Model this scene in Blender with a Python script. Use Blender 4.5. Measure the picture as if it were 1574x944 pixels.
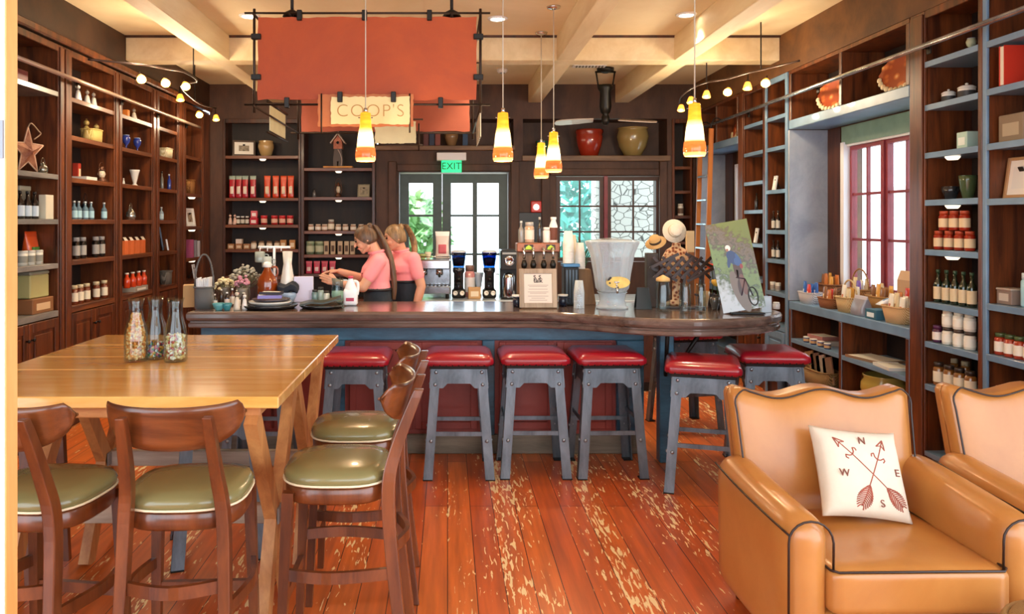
import bpy, bmesh, math, random
from mathutils import Vector, Matrix, Euler
random.seed(7)
PI = math.pi
C = bpy.context.scene.collection
SC = bpy.context.scene
for o in list(bpy.data.objects): bpy.data.objects.remove(o)

# ---------------------------------------------------------------- camera, light, exposure
F, CX, CY, EYE = 1180.0, 688.0, 342.0, 1.7        # focal length in pixels, vanishing point, eye height
cam = bpy.data.objects.new('camera', bpy.data.cameras.new('camera')); C.objects.link(cam)
cam.location = (0, 0, EYE); cam.rotation_euler = (PI/2, 0, 0)
cam.data.sensor_width = 36; cam.data.lens = F/1574*36
cam.data.shift_x = (787-CX)/1574; cam.data.shift_y = (CY-472)/1574
cam.data.clip_start = 0.05
SC.camera = cam
SC.view_settings.view_transform = 'Standard'; SC.view_settings.look = 'None'
SC.view_settings.gamma = 1; SC.view_settings.use_curve_mapping = False
SC.view_settings.exposure = 0.5
W = bpy.data.worlds.new('daylight'); SC.world = W; W.use_nodes = True
WORLD_STRENGTH = 3.6
W.node_tree.nodes['Background'].inputs[0].default_value = (0.80, 0.90, 1.0, 1)
W.node_tree.nodes['Background'].inputs[1].default_value = WORLD_STRENGTH
PENDANT_W, TRACK_W, DOWN_W = 11.0, 7.0, 80.0
SC.cycles.transparent_max_bounces = 40; SC.cycles.max_bounces = 14; SC.cycles.transmission_bounces = 14; SC.cycles.diffuse_bounces = 6
sun = bpy.data.objects.new('sun', bpy.data.lights.new('sun', 'SUN')); C.objects.link(sun)
sun.data.energy = 5.0; sun.data.angle = .02; sun.data.color = (1, .96, .88); sun.rotation_euler = Vector((.62, .28, -1)).to_track_quat('-Z', 'Y').to_euler()
WARM = (1.0, 0.74, 0.42)

# ---------------------------------------------------------------- helpers
def px_x(px, Y): return (px-CX)*Y/F
def px_z(py, Y): return EYE-(py-CY)*Y/F
def lin(c): return c/12.92 if c <= .04045 else ((c+.055)/1.055)**2.4
def hexc(h):
    return tuple(lin(int(h[i:i+2], 16)/255) for i in (0, 2, 4)) + (1,)
MATS = {}
def mat(name, col, rough=.5, metal=0, var=0, vs=9, bump=0, bs=60, emit=None, es=0, coat=0, spec=.5, sub=0):
    if name in MATS: return MATS[name]
    m = bpy.data.materials.new(name); m.use_nodes = True; nt = m.node_tree; b = nt.nodes['Principled BSDF']
    c = hexc(col)
    b.inputs['Base Color'].default_value = c
    b.inputs['Roughness'].default_value = rough; b.inputs['Metallic'].default_value = metal
    b.inputs['Coat Weight'].default_value = coat; b.inputs['Specular IOR Level'].default_value = spec
    if emit:
        b.inputs['Emission Color'].default_value = hexc(emit); b.inputs['Emission Strength'].default_value = es
    if var or bump:
        tc = nt.nodes.new('ShaderNodeTexCoord'); n = nt.nodes.new('ShaderNodeTexNoise')
        n.inputs['Scale'].default_value = vs; n.inputs['Detail'].default_value = 4
        nt.links.new(tc.outputs['Object'], n.inputs['Vector'])
        if var:
            r = nt.nodes.new('ShaderNodeValToRGB')
            r.color_ramp.elements[0].position = .3; r.color_ramp.elements[1].position = .7
            r.color_ramp.elements[0].color = tuple(x*(1-var) for x in c[:3])+(1,)
            r.color_ramp.elements[1].color = tuple(min(1, x*(1+var)) for x in c[:3])+(1,)
            nt.links.new(n.outputs['Fac'], r.inputs['Fac']); nt.links.new(r.outputs[0], b.inputs['Base Color'])
        if bump:
            n2 = nt.nodes.new('ShaderNodeTexNoise'); n2.inputs['Scale'].default_value = bs
            nt.links.new(tc.outputs['Object'], n2.inputs['Vector'])
            bp = nt.nodes.new('ShaderNodeBump'); bp.inputs['Strength'].default_value = bump; bp.inputs['Distance'].default_value = .01
            nt.links.new(n2.outputs['Fac'], bp.inputs['Height']); nt.links.new(bp.outputs[0], b.inputs['Normal'])
    MATS[name] = m
    return m
def ramp2(name, c1, c2, scale=(1, 1, 1), rough=.5, kind='noise', bump=.05, coat=0, lo=.35, hi=.65, c3=None, metal=0):
    """two (three) colours mixed by a stretched noise (wood, weathered metal) or a voronoi / wave / checker pattern"""
    if name in MATS: return MATS[name]
    m = bpy.data.materials.new(name); m.use_nodes = True; nt = m.node_tree; b = nt.nodes['Principled BSDF']
    tc = nt.nodes.new('ShaderNodeTexCoord'); mp = nt.nodes.new('ShaderNodeMapping'); mp.inputs['Scale'].default_value = scale
    nt.links.new(tc.outputs['Object'], mp.inputs['Vector'])
    if kind == 'noise':
        n = nt.nodes.new('ShaderNodeTexNoise'); n.inputs['Scale'].default_value = 1; n.inputs['Detail'].default_value = 7
        n.inputs['Roughness'].default_value = .65; n.inputs['Distortion'].default_value = .4; out = n.outputs['Fac']
    elif kind == 'stones':
        n = nt.nodes.new('ShaderNodeTexVoronoi'); n.feature = 'DISTANCE_TO_EDGE'; n.inputs['Scale'].default_value = 1; out = n.outputs['Distance']
    elif kind == 'voronoi':
        n = nt.nodes.new('ShaderNodeTexVoronoi'); n.inputs['Scale'].default_value = 1; out = n.outputs['Distance']
    elif kind == 'wave':
        n = nt.nodes.new('ShaderNodeTexWave'); n.inputs['Scale'].default_value = 1; n.inputs['Distortion'].default_value = 3; out = n.outputs['Fac']
    else:
        n = nt.nodes.new('ShaderNodeTexChecker'); n.inputs['Scale'].default_value = 1; out = n.outputs['Fac']
    nt.links.new(mp.outputs[0], n.inputs['Vector'])
    r = nt.nodes.new('ShaderNodeValToRGB'); e = r.color_ramp.elements
    e[0].position, e[1].position = lo, hi; e[0].color, e[1].color = hexc(c1), hexc(c2)
    if c3: x = e.new((lo+hi)/2); x.color = hexc(c3)
    nt.links.new(out, r.inputs['Fac']); nt.links.new(r.outputs[0], b.inputs['Base Color'])
    if bump:
        bp = nt.nodes.new('ShaderNodeBump'); bp.inputs['Strength'].default_value = bump; bp.inputs['Distance'].default_value = .004
        nt.links.new(out, bp.inputs['Height']); nt.links.new(bp.outputs[0], b.inputs['Normal'])
    b.inputs['Roughness'].default_value = rough; b.inputs['Coat Weight'].default_value = coat; b.inputs['Metallic'].default_value = metal
    b.inputs['Coat Roughness'].default_value = .15
    MATS[name] = m
    return m
def glassy(name, col='FFFFFF', rough=0.0, ior=1.45):
    if name in MATS: return MATS[name]
    m = bpy.data.materials.new(name); m.use_nodes = True; b = m.node_tree.nodes['Principled BSDF']
    b.inputs['Base Color'].default_value = hexc(col); b.inputs['Roughness'].default_value = rough
    b.inputs['Transmission Weight'].default_value = 1; b.inputs['IOR'].default_value = ior
    MATS[name] = m
    return m
def thin_glass(name, col='F4FAFA', refl=.10):
    if name in MATS: return MATS[name]
    m = bpy.data.materials.new(name); m.use_nodes = True; nt = m.node_tree; nt.nodes.clear()
    o = nt.nodes.new('ShaderNodeOutputMaterial'); mx = nt.nodes.new('ShaderNodeMixShader')
    t = nt.nodes.new('ShaderNodeBsdfTransparent'); g = nt.nodes.new('ShaderNodeBsdfGlossy')
    t.inputs[0].default_value = hexc(col); g.inputs['Roughness'].default_value = .03
    lw = nt.nodes.new('ShaderNodeLayerWeight'); lw.inputs['Blend'].default_value = refl
    pw = nt.nodes.new('ShaderNodeMath'); pw.operation = 'POWER'; pw.inputs[1].default_value = 3.5; nt.links.new(lw.outputs['Facing'], pw.inputs[0])
    lw.inputs['Blend'].default_value = .5; ma = nt.nodes.new('ShaderNodeMath'); ma.operation = 'MULTIPLY_ADD'; ma.inputs[1].default_value = .35+refl*.6; ma.inputs[2].default_value = .02+refl*.08
    nt.links.new(pw.outputs[0], ma.inputs[0]); nt.links.new(ma.outputs[0], mx.inputs[0]); nt.links.new(t.outputs[0], mx.inputs[1]); nt.links.new(g.outputs[0], mx.inputs[2])
    nt.links.new(mx.outputs[0], o.inputs[0]); MATS[name] = m
    return m

class MB:
    """collects shapes in one bmesh; build() links them as ONE mesh object"""
    def __init__(s): s.b = bmesh.new(); s.mi = 0
    def _fin(s, faces, smooth):
        for f in faces: f.material_index = s.mi; f.smooth = smooth
        return s
    def box(s, x0, x1, y0, y1, z0, z1, bev=0, seg=1):
        r = bmesh.ops.create_cube(s.b, size=1)
        vs = r['verts']
        for v in vs:
            v.co = Vector(((x0+x1)/2+v.co.x*(x1-x0), (y0+y1)/2+v.co.y*(y1-y0), (z0+z1)/2+v.co.z*(z1-z0)))
        fs = set(f for v in vs for f in v.link_faces)
        if bev:
            es = set(e for v in vs for e in v.link_edges)
            q = bmesh.ops.bevel(s.b, geom=list(es), offset=bev, segments=seg, affect='EDGES', profile=.5)
            fs = set(f for f in fs if f.is_valid) | set(q['faces'])
        return s._fin(fs, False)
    def rbox(s, w, d, h, r, n=8, fn=None, at=(0, 0, 0), smooth=True):
        """box with rounded edges, subdivided; fn deforms each point given in box coordinates (z from 0 to h)"""
        vs = {}
        def vert(i, j, k):
            key = (i, j, k)
            if key not in vs:
                p = Vector(((i/n-.5)*w, (j/n-.5)*d, (k/n-.5)*h))
                q = Vector((max(-w/2+r, min(w/2-r, p.x)), max(-d/2+r, min(d/2-r, p.y)), max(-h/2+r, min(h/2-r, p.z))))
                dv = p-q
                if dv.length > 1e-9:
                    m = max(abs(dv.x), abs(dv.y), abs(dv.z))
                    p = q+dv.normalized()*m
                p.z += h/2
                if fn: p = Vector(fn(p))
                vs[key] = s.b.verts.new(p+Vector(at))
            return vs[key]
        fs = []
        for a in range(n):
            for c in range(n):
                for quad in (((a, c, 0), (a, c+1, 0), (a+1, c+1, 0), (a+1, c, 0)), ((a, c, n), (a+1, c, n), (a+1, c+1, n), (a, c+1, n)),
                             ((a, 0, c), (a+1, 0, c), (a+1, 0, c+1), (a, 0, c+1)), ((a, n, c), (a, n, c+1), (a+1, n, c+1), (a+1, n, c)),
                             ((0, a, c), (0, a, c+1), (0, a+1, c+1), (0, a+1, c)), ((n, a, c), (n, a+1, c), (n, a+1, c+1), (n, a, c+1))):
                    fs.append(s.b.faces.new([vert(*q) for q in quad]))
        return s._fin(fs, smooth)
    def lathe(s, prof, seg=20, at=(0, 0, 0), sx=1, sy=1, smooth=True, mod=None, M=None):
        """prof: list of (radius, z)"""
        rows = []
        at = Vector(at)
        for r, z in prof:
            row = []
            if r < 1e-6:
                p = Vector((0, 0, z)); p = (M @ p if M else p)+at
                row = [s.b.verts.new(p)]
            else:
                for i in range(seg):
                    a = 2*PI*i/seg; rr = r*(mod(a, z) if mod else 1)
                    p = Vector((rr*math.cos(a)*sx, rr*math.sin(a)*sy, z)); p = (M @ p if M else p)+at
                    row.append(s.b.verts.new(p))
            rows.append(row)
        fs = []
        for A, B in zip(rows, rows[1:]):
            for i in range(seg):
                j = (i+1) % seg
                if len(A) == 1 and len(B) == 1: continue
                if len(A) == 1: fs.append(s.b.faces.new((A[0], B[j], B[i])))
                elif len(B) == 1: fs.append(s.b.faces.new((A[i], A[j], B[0])))
                else: fs.append(s.b.faces.new((A[i], A[j], B[j], B[i])))
        return s._fin(fs, smooth)
    def cyl(s, x, y, z0, z1, r, seg=16, r2=None):
        r2 = r if r2 is None else r2
        s.lathe([(0, z0), (r, z0)], seg, (x, y, 0), smooth=False); s.lathe([(r, z0), (r2, z1)], seg, (x, y, 0)); s.lathe([(r2, z1), (0, z1)], seg, (x, y, 0), smooth=False)
        bmesh.ops.remove_doubles(s.b, verts=s.b.verts, dist=1e-6)
        return s
    def rod(s, p0, p1, r, seg=8, r2=None):
        return s.tube([p0, p1], r, seg, r2=r2)
    def tube(s, pts, r, seg=8, closed=False, r2=None, flat=None):
        """round (or flat: (width, height)) section swept along a polyline"""
        pts = [Vector(p) for p in pts]; n = len(pts); rows = []
        up = Vector((0, 0, 1)); last = None
        for i, p in enumerate(pts):
            if closed: t = pts[(i+1) % n]-pts[i-1]
            else: t = pts[min(i+1, n-1)]-pts[max(i-1, 0)]
            t.normalize()
            if last is None:
                a = t.cross(up)
                if a.length < .1: a = t.cross(Vector((1, 0, 0)))
            else: a = last-t*last.dot(t)
            a.normalize(); bb = t.cross(a); last = a
            if r2 is not None and n > 1: rr = r+(r2-r)*i/(n-1)
            else: rr = r
            row = []
            if flat:
                bb = up-t*up.dot(t); bb.normalize(); a = bb.cross(t)
                for u, v in ((-1, -1), (1, -1), (1, 1), (-1, 1)):
                    row.append(s.b.verts.new(p+a*u*flat[0]/2+bb*v*flat[1]/2))
            else:
                for k in range(seg):
                    an = 2*PI*k/seg
                    row.append(s.b.verts.new(p+a*math.cos(an)*rr+bb*math.sin(an)*rr))
            rows.append(row)
        fs = []; m = len(rows[0])
        pairs = list(zip(rows, rows[1:]))
        if closed: pairs.append((rows[-1], rows[0]))
        for A, B in pairs:
            for k in range(m): fs.append(s.b.faces.new((A[k], A[(k+1) % m], B[(k+1) % m], B[k])))
        if not closed: fs += [s.b.faces.new(rows[0][::-1]), s.b.faces.new(rows[-1])]
        return s._fin(fs, not flat)
    def bar(s, p0, p1, w, d, w2=None, d2=None, ref=(0, 1, 0)):
        """rectangular stick from p0 to p1; w across, d along ref"""
        p0, p1 = Vector(p0), Vector(p1); t = (p1-p0).normalized(); rf = Vector(ref); dd = (rf-t*rf.dot(t)).normalized(); ww = t.cross(dd)
        w2 = w if w2 is None else w2; d2 = d if d2 is None else d2
        A = [s.b.verts.new(p0+ww*u*w/2+dd*v*d/2) for u, v in ((-1, -1), (1, -1), (1, 1), (-1, 1))]
        B = [s.b.verts.new(p1+ww*u*w2/2+dd*v*d2/2) for u, v in ((-1, -1), (1, -1), (1, 1), (-1, 1))]
        fs = [s.b.faces.new((A[k], A[(k+1) % 4], B[(k+1) % 4], B[k])) for k in range(4)]+[s.b.faces.new(A[::-1]), s.b.faces.new(B)]
        return s._fin(fs, False)
    def ball(s, x, y, z, r, sx=1, sy=1, sz=1, u=12, v=8, M=None):
        prof = [(r*math.sin(PI*i/v), -r*math.cos(PI*i/v)*sz) for i in range(v+1)]
        return s.lathe(prof, u, (x, y, z), sx, sy, M=M)
    def poly(s, pts, thick=None, d=(0, 0, 1)):
        """flat polygon; with thick it is extruded along d"""
        A = [s.b.verts.new(Vector(p)) for p in pts]
        if not thick: return s._fin([s.b.faces.new(A)], False)
        B = [s.b.verts.new(Vector(p)+Vector(d)*thick) for p in pts]; n = len(pts)
        fs = [s.b.faces.new(A[::-1]), s.b.faces.new(B)]+[s.b.faces.new((A[k], A[(k+1) % n], B[(k+1) % n], B[k])) for k in range(n)]
        return s._fin(fs, False)
    def xf(s, M):
        bmesh.ops.transform(s.b, matrix=M, verts=s.b.verts); return s
    def build(s, name, m, parent=None, loc=None, rot=None, bevel=0, subsurf=0, weld=False):
        if weld: bmesh.ops.remove_doubles(s.b, verts=s.b.verts, dist=1e-5)
        bmesh.ops.recalc_face_normals(s.b, faces=s.b.faces)
        me = bpy.data.meshes.new(name); s.b.to_mesh(me); s.b.free()
        for x in (m if isinstance(m, (list, tuple)) else [m]): me.materials.append(x)
        o = bpy.data.objects.new(name, me); C.objects.link(o)
        if parent: o.parent = parent
        if loc: o.location = loc
        if rot: o.rotation_euler = rot
        if bevel:
            q = o.modifiers.new('bevel', 'BEVEL'); q.width = bevel; q.segments = 2; q.limit_method = 'ANGLE'
        if subsurf:
            q = o.modifiers.new('subsurf', 'SUBSURF'); q.levels = q.render_levels = subsurf
        return o
def tag(o, label=None, cat=None, group=None, kind=None):
    if label: o['label'] = label
    if cat: o['category'] = cat
    if group: o['group'] = group
    if kind: o['kind'] = kind
    return o
def thing(name, label, cat, loc=(0, 0, 0), rz=0, group=None):
    o = bpy.data.objects.new(name, None); C.objects.link(o); o.empty_display_size = .05
    o.location = loc; o.rotation_euler = (0, 0, rz)
    return tag(o, label, cat, group)
def copy_tree(o, parent=None):
    c = o.copy(); C.objects.link(c)
    if parent: c.parent = parent
    for ch in list(o.children): copy_tree(ch, c)
    return c
def struct(name, mb, m, **k):
    o = mb.build(name, m, **k)
    if not o.parent: o['kind'] = 'structure'
    return o
def catmull(P, n=8, closed=False):
    out = []; N = len(P); P = [Vector(p) for p in P]
    rng = range(N) if closed else range(N-1)
    for i in rng:
        g = lambda k: P[k % N] if closed else P[max(0, min(N-1, k))]
        a, b, c, d = g(i-1), g(i), g(i+1), g(i+2)
        for t in range(n):
            t /= n
            out.append(.5*((2*b)+(c-a)*t+(2*a-5*b+4*c-d)*t*t+(3*b-a-3*c+d)*t**3))
    if not closed: out.append(P[-1])
    return out
def text_mesh(txt, size, name, m, parent, loc, rot, depth=.002, align='CENTER', space=1.0, off=0):
    cu = bpy.data.curves.new(name, 'FONT'); cu.body = txt; cu.size = size; cu.extrude = depth; cu.align_x = align; cu.align_y = 'CENTER'
    cu.space_character = space; cu.offset = off
    o = bpy.data.objects.new('tmp', cu); C.objects.link(o); bpy.context.view_layer.update()
    me = bpy.data.meshes.new_from_object(o.evaluated_get(bpy.context.evaluated_depsgraph_get()))
    bpy.data.objects.remove(o); bpy.data.curves.remove(cu)
    me.name = name; me.materials.clear(); me.materials.append(m)
    r = bpy.data.objects.new(name, me); C.objects.link(r); r.parent = parent; r.location = loc; r.rotation_euler = rot
    return r
ORD = ['first', 'second', 'third', 'fourth', 'fifth', 'sixth', 'seventh', 'eighth', 'ninth', 'tenth']

# ---------------------------------------------------------------- materials
dark_wood = ramp2('dark_wood', '2C1409', '572C13', (14, 14, 1.6), .42, bump=.04, coat=.15)
case_wood = ramp2('case_wood', '3A1A0B', '7A3F1B', (16, 16, 1.5), .38, bump=.04, coat=.2)
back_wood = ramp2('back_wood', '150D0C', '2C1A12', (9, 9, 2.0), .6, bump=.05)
shelf_wood = ramp2('shelf_wood', '4A2511', '8A4D25', (1.5, 16, 16), .4, bump=.03, coat=.2)
daylit_blue = mat('daylit_blue_wood', '6E8CA8', .38, var=.12, vs=6, coat=.2)  # brown wood with the blue of reflected daylight put into its colour
daylit_grey_edge = ramp2('daylit_grey_edge', '6E6A66', '918980', (3, 16, 16), .4, bump=.02, coat=.2)  # grey daylight reflection on the wood, put into its colour
brown_wall = ramp2('brown_wall', '3A241B', '5C3C2A', (3, 3, 1.1), .6, bump=.05)
soffit_dark = ramp2('soffit_dark', '2E1B10', '452A18', (3, 3, 3), .6, bump=.05)
soffit_m = ramp2('soffit_wash', '4A2C14', '6E451F', (3, 3, 3), .6, bump=.05)
plaster = ramp2('grey_plaster', '8792A4', 'A9B2BF', (2.5, 2.5, 2.0), .7, bump=.03)
ceil_m = ramp2('ceiling_paint', 'DECBA3', 'ECDCBA', (.8, .8, .8), .8, bump=0)
beam_m = ramp2('beam_wood', 'DDC598', 'ECD9B2', (6, 1.0, 6), .6, bump=.03)
white_trim = mat('white_trim', 'ECECF0', .4)
red_frame = mat('red_window_paint', '8A343C', .4, var=.15)
black = mat('black_metal', '16130F', .4, metal=.3)
iron = mat('dark_iron', '201712', .5, metal=.5)
steel = ramp2('steel', '8F959B', 'C6CACF', (5, 5, 5), .25, bump=0, metal=.9)
chrome = mat('chrome', 'D5D8DC', .15, metal=1)
whitec = mat('white_ceramic', 'EDEAE4', .25, coat=.4)
cream = mat('cream', 'E9DDBC', .5, var=.06)
pane_m = thin_glass('window_glass')
clear = thin_glass('clear_glass', 'F2F8F8', .30)
def frosted(name, col, f=.45):
    m = bpy.data.materials.new(name); m.use_nodes = True; nt = m.node_tree; b = nt.nodes['Principled BSDF']; b.inputs['Base Color'].default_value = hexc(col); b.inputs['Roughness'].default_value = .08; b.inputs['Coat Weight'].default_value = .6
    mx = nt.nodes.new('ShaderNodeMixShader'); t = nt.nodes.new('ShaderNodeBsdfTransparent'); t.inputs[0].default_value = hexc('F4F8FA'); lw = nt.nodes.new('ShaderNodeLayerWeight'); lw.inputs['Blend'].default_value = .5
    ma = nt.nodes.new('ShaderNodeMath'); ma.operation = 'MULTIPLY_ADD'; ma.use_clamp = True; ma.inputs[1].default_value = .55; ma.inputs[2].default_value = f
    nt.links.new(lw.outputs['Facing'], ma.inputs[0]); nt.links.new(ma.outputs[0], mx.inputs[0]); nt.links.new(t.outputs[0], mx.inputs[1]); nt.links.new(b.outputs[0], mx.inputs[2]); nt.links.new(mx.outputs[0], nt.nodes['Material Output'].inputs[0])
    return m
# ================================================================ THE SETTING
def floor_mat():
    m = bpy.data.materials.new('worn_red_boards'); m.use_nodes = True; nt = m.node_tree; b = nt.nodes['Principled BSDF']
    N = lambda t: nt.nodes.new(t); L = nt.links.new
    tc = N('ShaderNodeTexCoord')
    mp = N('ShaderNodeMapping'); mp.inputs['Rotation'].default_value = (0, 0, PI/2); L(tc.outputs['Object'], mp.inputs[0])
    br = N('ShaderNodeTexBrick'); br.offset = .37; br.inputs['Scale'].default_value = 1
    br.inputs['Brick Width'].default_value = 2.3; br.inputs['Row Height'].default_value = .135; br.inputs['Mortar Size'].default_value = .0022
    br.inputs['Color1'].default_value = hexc('DC742E'); br.inputs['Color2'].default_value = hexc('C65A20'); br.inputs['Mortar'].default_value = hexc('3A1408')
    L(mp.outputs[0], br.inputs['Vector'])
    g = N('ShaderNodeMapping'); g.inputs['Scale'].default_value = (26, 1.6, 1); L(tc.outputs['Object'], g.inputs[0])
    gn = N('ShaderNodeTexNoise'); gn.inputs['Scale'].default_value = 1; gn.inputs['Detail'].default_value = 6; L(g.outputs[0], gn.inputs['Vector'])
    mx = N('ShaderNodeMix'); mx.data_type = 'RGBA'; mx.blend_type = 'MULTIPLY'; mx.inputs[0].default_value = .55
    rr = N('ShaderNodeValToRGB'); rr.color_ramp.elements[0].position = .3; rr.color_ramp.elements[0].color = (.45, .4, .35, 1); rr.color_ramp.elements[1].position = .65; rr.color_ramp.elements[1].color = (1.15, 1.1, 1.05, 1)
    L(gn.outputs['Fac'], rr.inputs[0]); L(br.outputs['Color'], mx.inputs[6]); L(rr.outputs[0], mx.inputs[7])
    # worn-through flecks, stretched along the boards and gathered in patches and on certain boards
    f = N('ShaderNodeMapping'); f.inputs['Scale'].default_value = (58, 9.5, 1); L(tc.outputs['Object'], f.inputs[0])
    fn = N('ShaderNodeTexNoise'); fn.inputs['Scale'].default_value = 1; fn.inputs['Detail'].default_value = 2.5; fn.inputs['Distortion'].default_value = .6; L(f.outputs[0], fn.inputs['Vector'])
    p = N('ShaderNodeMapping'); p.inputs['Scale'].default_value = (3.4, .55, 1); p.inputs['Location'].default_value = (.45, .2, 0); L(tc.outputs['Object'], p.inputs[0])
    pn = N('ShaderNodeTexNoise'); pn.inputs['Scale'].default_value = 1; pn.inputs['Detail'].default_value = 1; L(p.outputs[0], pn.inputs['Vector'])
    pr = N('ShaderNodeMapRange'); pr.inputs[1].default_value = .38; pr.inputs[2].default_value = .68; pr.inputs[3].default_value = -.07; pr.inputs[4].default_value = .10; L(pn.outputs['Fac'], pr.inputs[0])
    sx = N('ShaderNodeSeparateXYZ'); L(tc.outputs['Object'], sx.inputs[0]); dv = N('ShaderNodeMath'); dv.operation = 'DIVIDE'; dv.inputs[1].default_value = .135; L(sx.outputs[0], dv.inputs[0])
    fl = N('ShaderNodeMath'); fl.operation = 'FLOOR'; L(dv.outputs[0], fl.inputs[0]); wn = N('ShaderNodeTexWhiteNoise'); wn.noise_dimensions = '1D'; L(fl.outputs[0], wn.inputs['W'])
    wr = N('ShaderNodeMapRange'); wr.inputs[3].default_value = -.085; wr.inputs[4].default_value = .085; L(wn.outputs[0], wr.inputs[0]); a0 = N('ShaderNodeMath'); a0.operation = 'ADD'; L(wr.outputs[0], a0.inputs[0]); L(fn.outputs['Fac'], a0.inputs[1])
    ad = N('ShaderNodeMath'); ad.operation = 'ADD'; L(a0.outputs[0], ad.inputs[0]); L(pr.outputs[0], ad.inputs[1])
    th = N('ShaderNodeValToRGB'); th.color_ramp.elements[0].position = .635; th.color_ramp.elements[1].position = .67; L(ad.outputs[0], th.inputs[0])
    m2 = N('ShaderNodeMix'); m2.data_type = 'RGBA'; L(th.outputs[0], m2.inputs[0]); L(mx.outputs[2], m2.inputs[6]); m2.inputs[7].default_value = hexc('F6DCA6')
    L(m2.outputs[2], b.inputs['Base Color'])
    b.inputs['Roughness'].default_value = .34; b.inputs['Coat Weight'].default_value = .25; b.inputs['Coat Roughness'].default_value = .2
    bp = N('ShaderNodeBump'); bp.inputs['Strength'].default_value = .12; bp.inputs['Distance'].default_value = .004; L(br.outputs['Fac'], bp.inputs['Height']); bp.invert = True; L(bp.outputs[0], b.inputs['Normal'])
    return m
struct('floor', MB().box(-3.9, 4.2, -2.5, 10.6, -.1, 0), floor_mat())
struct('ceiling', MB().box(-3.6, 3.8, -2.5, 10.5, 3.5, 3.6), ceil_m)
# timber grid under the ceiling
mb = MB(); mb.box(-3.1, 3.2, 7.39, 7.60, 3.26, 3.5, .006); struct('trim_1', mb, beam_m)
for i, (xa, xb) in enumerate(((-2.28, -2.10), (1.05, 1.22), (2.18, 2.36))):
    mb = MB(); mb.box(xa, xb, 3.5, 7.389, 3.26, 3.5, .006); mb.box(xa, xb, 7.601, 9.99, 3.26, 3.5, .006)
    struct('trim_%d' % (i+2), mb, beam_m)
mb = MB(); mb.box(-3.1, 3.2, 7.375, 7.389, 3.478, 3.5); struct('trim_5', mb, dark_wood)  # dark strip standing in for the shadow gap above the cross beam
# walls
mb = MB(); mb.box(-3.62, -3.47, .6, 10.5, 0, 3.5); mb.box(-3.47, -3.1, 2.6, 10.0, 3.16, 3.5); struct('wall_left', mb, soffit_dark)
mb = MB(); mb.box(-3.6, 3.8, -2.5, -2.35, 0, 1.0); struct('unseen_light_block', mb, mat('light_block_mat', 'C9B8A0', .7))  # unseen low wall added behind the camera to block low-angle daylight
mb = MB(); mb.box(-3.099, -3.06, 2.6, 10.0, 3.13, 3.19, .01); struct('trim_6', mb, case_wood)
NY0, NY1 = 5.32, 7.2          # window recess in the right wall
MY0, MY1 = 8.47, 9.85         # second window recess
mb = MB()
mb.box(3.2, 3.75, 2.6, 10.0, 3.12, 3.5)
for y0, y1 in ((2.6, 5.72), (6.94, 8.70), (9.55, 10.5)): mb.box(3.6, 3.75, y0, y1, 0, 3.12)
for y0, y1 in ((5.72, 6.94), (8.70, 9.55)):
    mb.box(3.6, 3.75, y0, y1, 0, 1.08); mb.box(3.6, 3.75, y0, y1, 2.42, 3.12)
struct('wall_right', mb, soffit_m)
mb = MB(); mb.box(3.205, 3.585, NY1-.005, NY1+.028, .97, 2.565); mb.box(3.205, 3.585, MY1-.005, MY1+.03, .97, 2.565); mb.box(3.205, 3.585, NY0-.02, NY0+.005, .97, 2.565); struct('trim_7', mb, plaster)
mb = MB(); mb.box(3.56, 3.60, 6.96, 7.19, 1.0, 2.565); mb.box(3.56, 3.60, 9.58, 9.84, 1.0, 2.565); mb.box(3.575, 3.60, 5.33, 7.19, 2.45, 2.565); struct('trim_8', mb, dark_wood)
mb = MB(); mb.box(3.565, 3.61, 5.5, 6.95, 2.40, 2.56); struct('trim_9', mb, mat('sage_paint', '7FA08E', .5, var=.1))
# back wall: soffit, pier between door and window, lintels
DX0, DX1 = -.64, .80          # door opening
WX0, WX1 = 1.42, 2.80         # window opening
mb = MB()
mb.box(-3.1, 3.2, 10.0, 10.45, 3.05, 3.5)
mb.box(-3.6, -2.93, 10.0, 10.45, 0, 3.05)
mb.box(-.94, DX0, 10.05, 10.45, 0, 2.64); mb.box(DX1, WX0, 10.05, 10.45, 0, 2.50); mb.box(WX1, 2.90, 10.05, 10.45, 0, 2.50)
mb.box(DX0, DX1, 10.05, 10.45, 2.36, 2.64); mb.box(WX0, WX1, 10.05, 10.45, 2.31, 2.50); mb.box(WX0, WX1, 10.05, 10.45, 0, 1.18)
mb.box(-.94, 2.90, 10.40, 10.45, 2.50, 3.05)
mb.box(.86, .98, 10.0, 10.45, 2.5, 3.05); mb.box(2.86, 2.92, 10.0, 10.45, 0, 3.05); mb.box(3.2, 3.6, 10.0, 10.45, 0, 3.05)
struct('wall_back', mb, brown_wall)
mb = MB()
mb.box(-.95, .88, 9.97, 10.40, 2.64, 2.70, .006); mb.box(.97, 2.90, 9.97, 10.40, 2.50, 2.57, .006)
struct('trim_10', mb, ramp2('shelf_brown', '5F4330', '8A6A4C', (1.5, 12, 12), .5, bump=.03))
mb = MB()
for x in (-.72, .88, 1.28, 2.82): mb.box(x-.055, x+.055, 10.0, 10.049, 0, 2.498, .008)
mb.box(-.66, .82, 10.01, 10.049, 2.37, 2.46, .006); mb.box(1.34, 2.76, 10.01, 10.049, 2.315, 2.40, .006)
struct('trim_11', mb, brown_wall)

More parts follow.
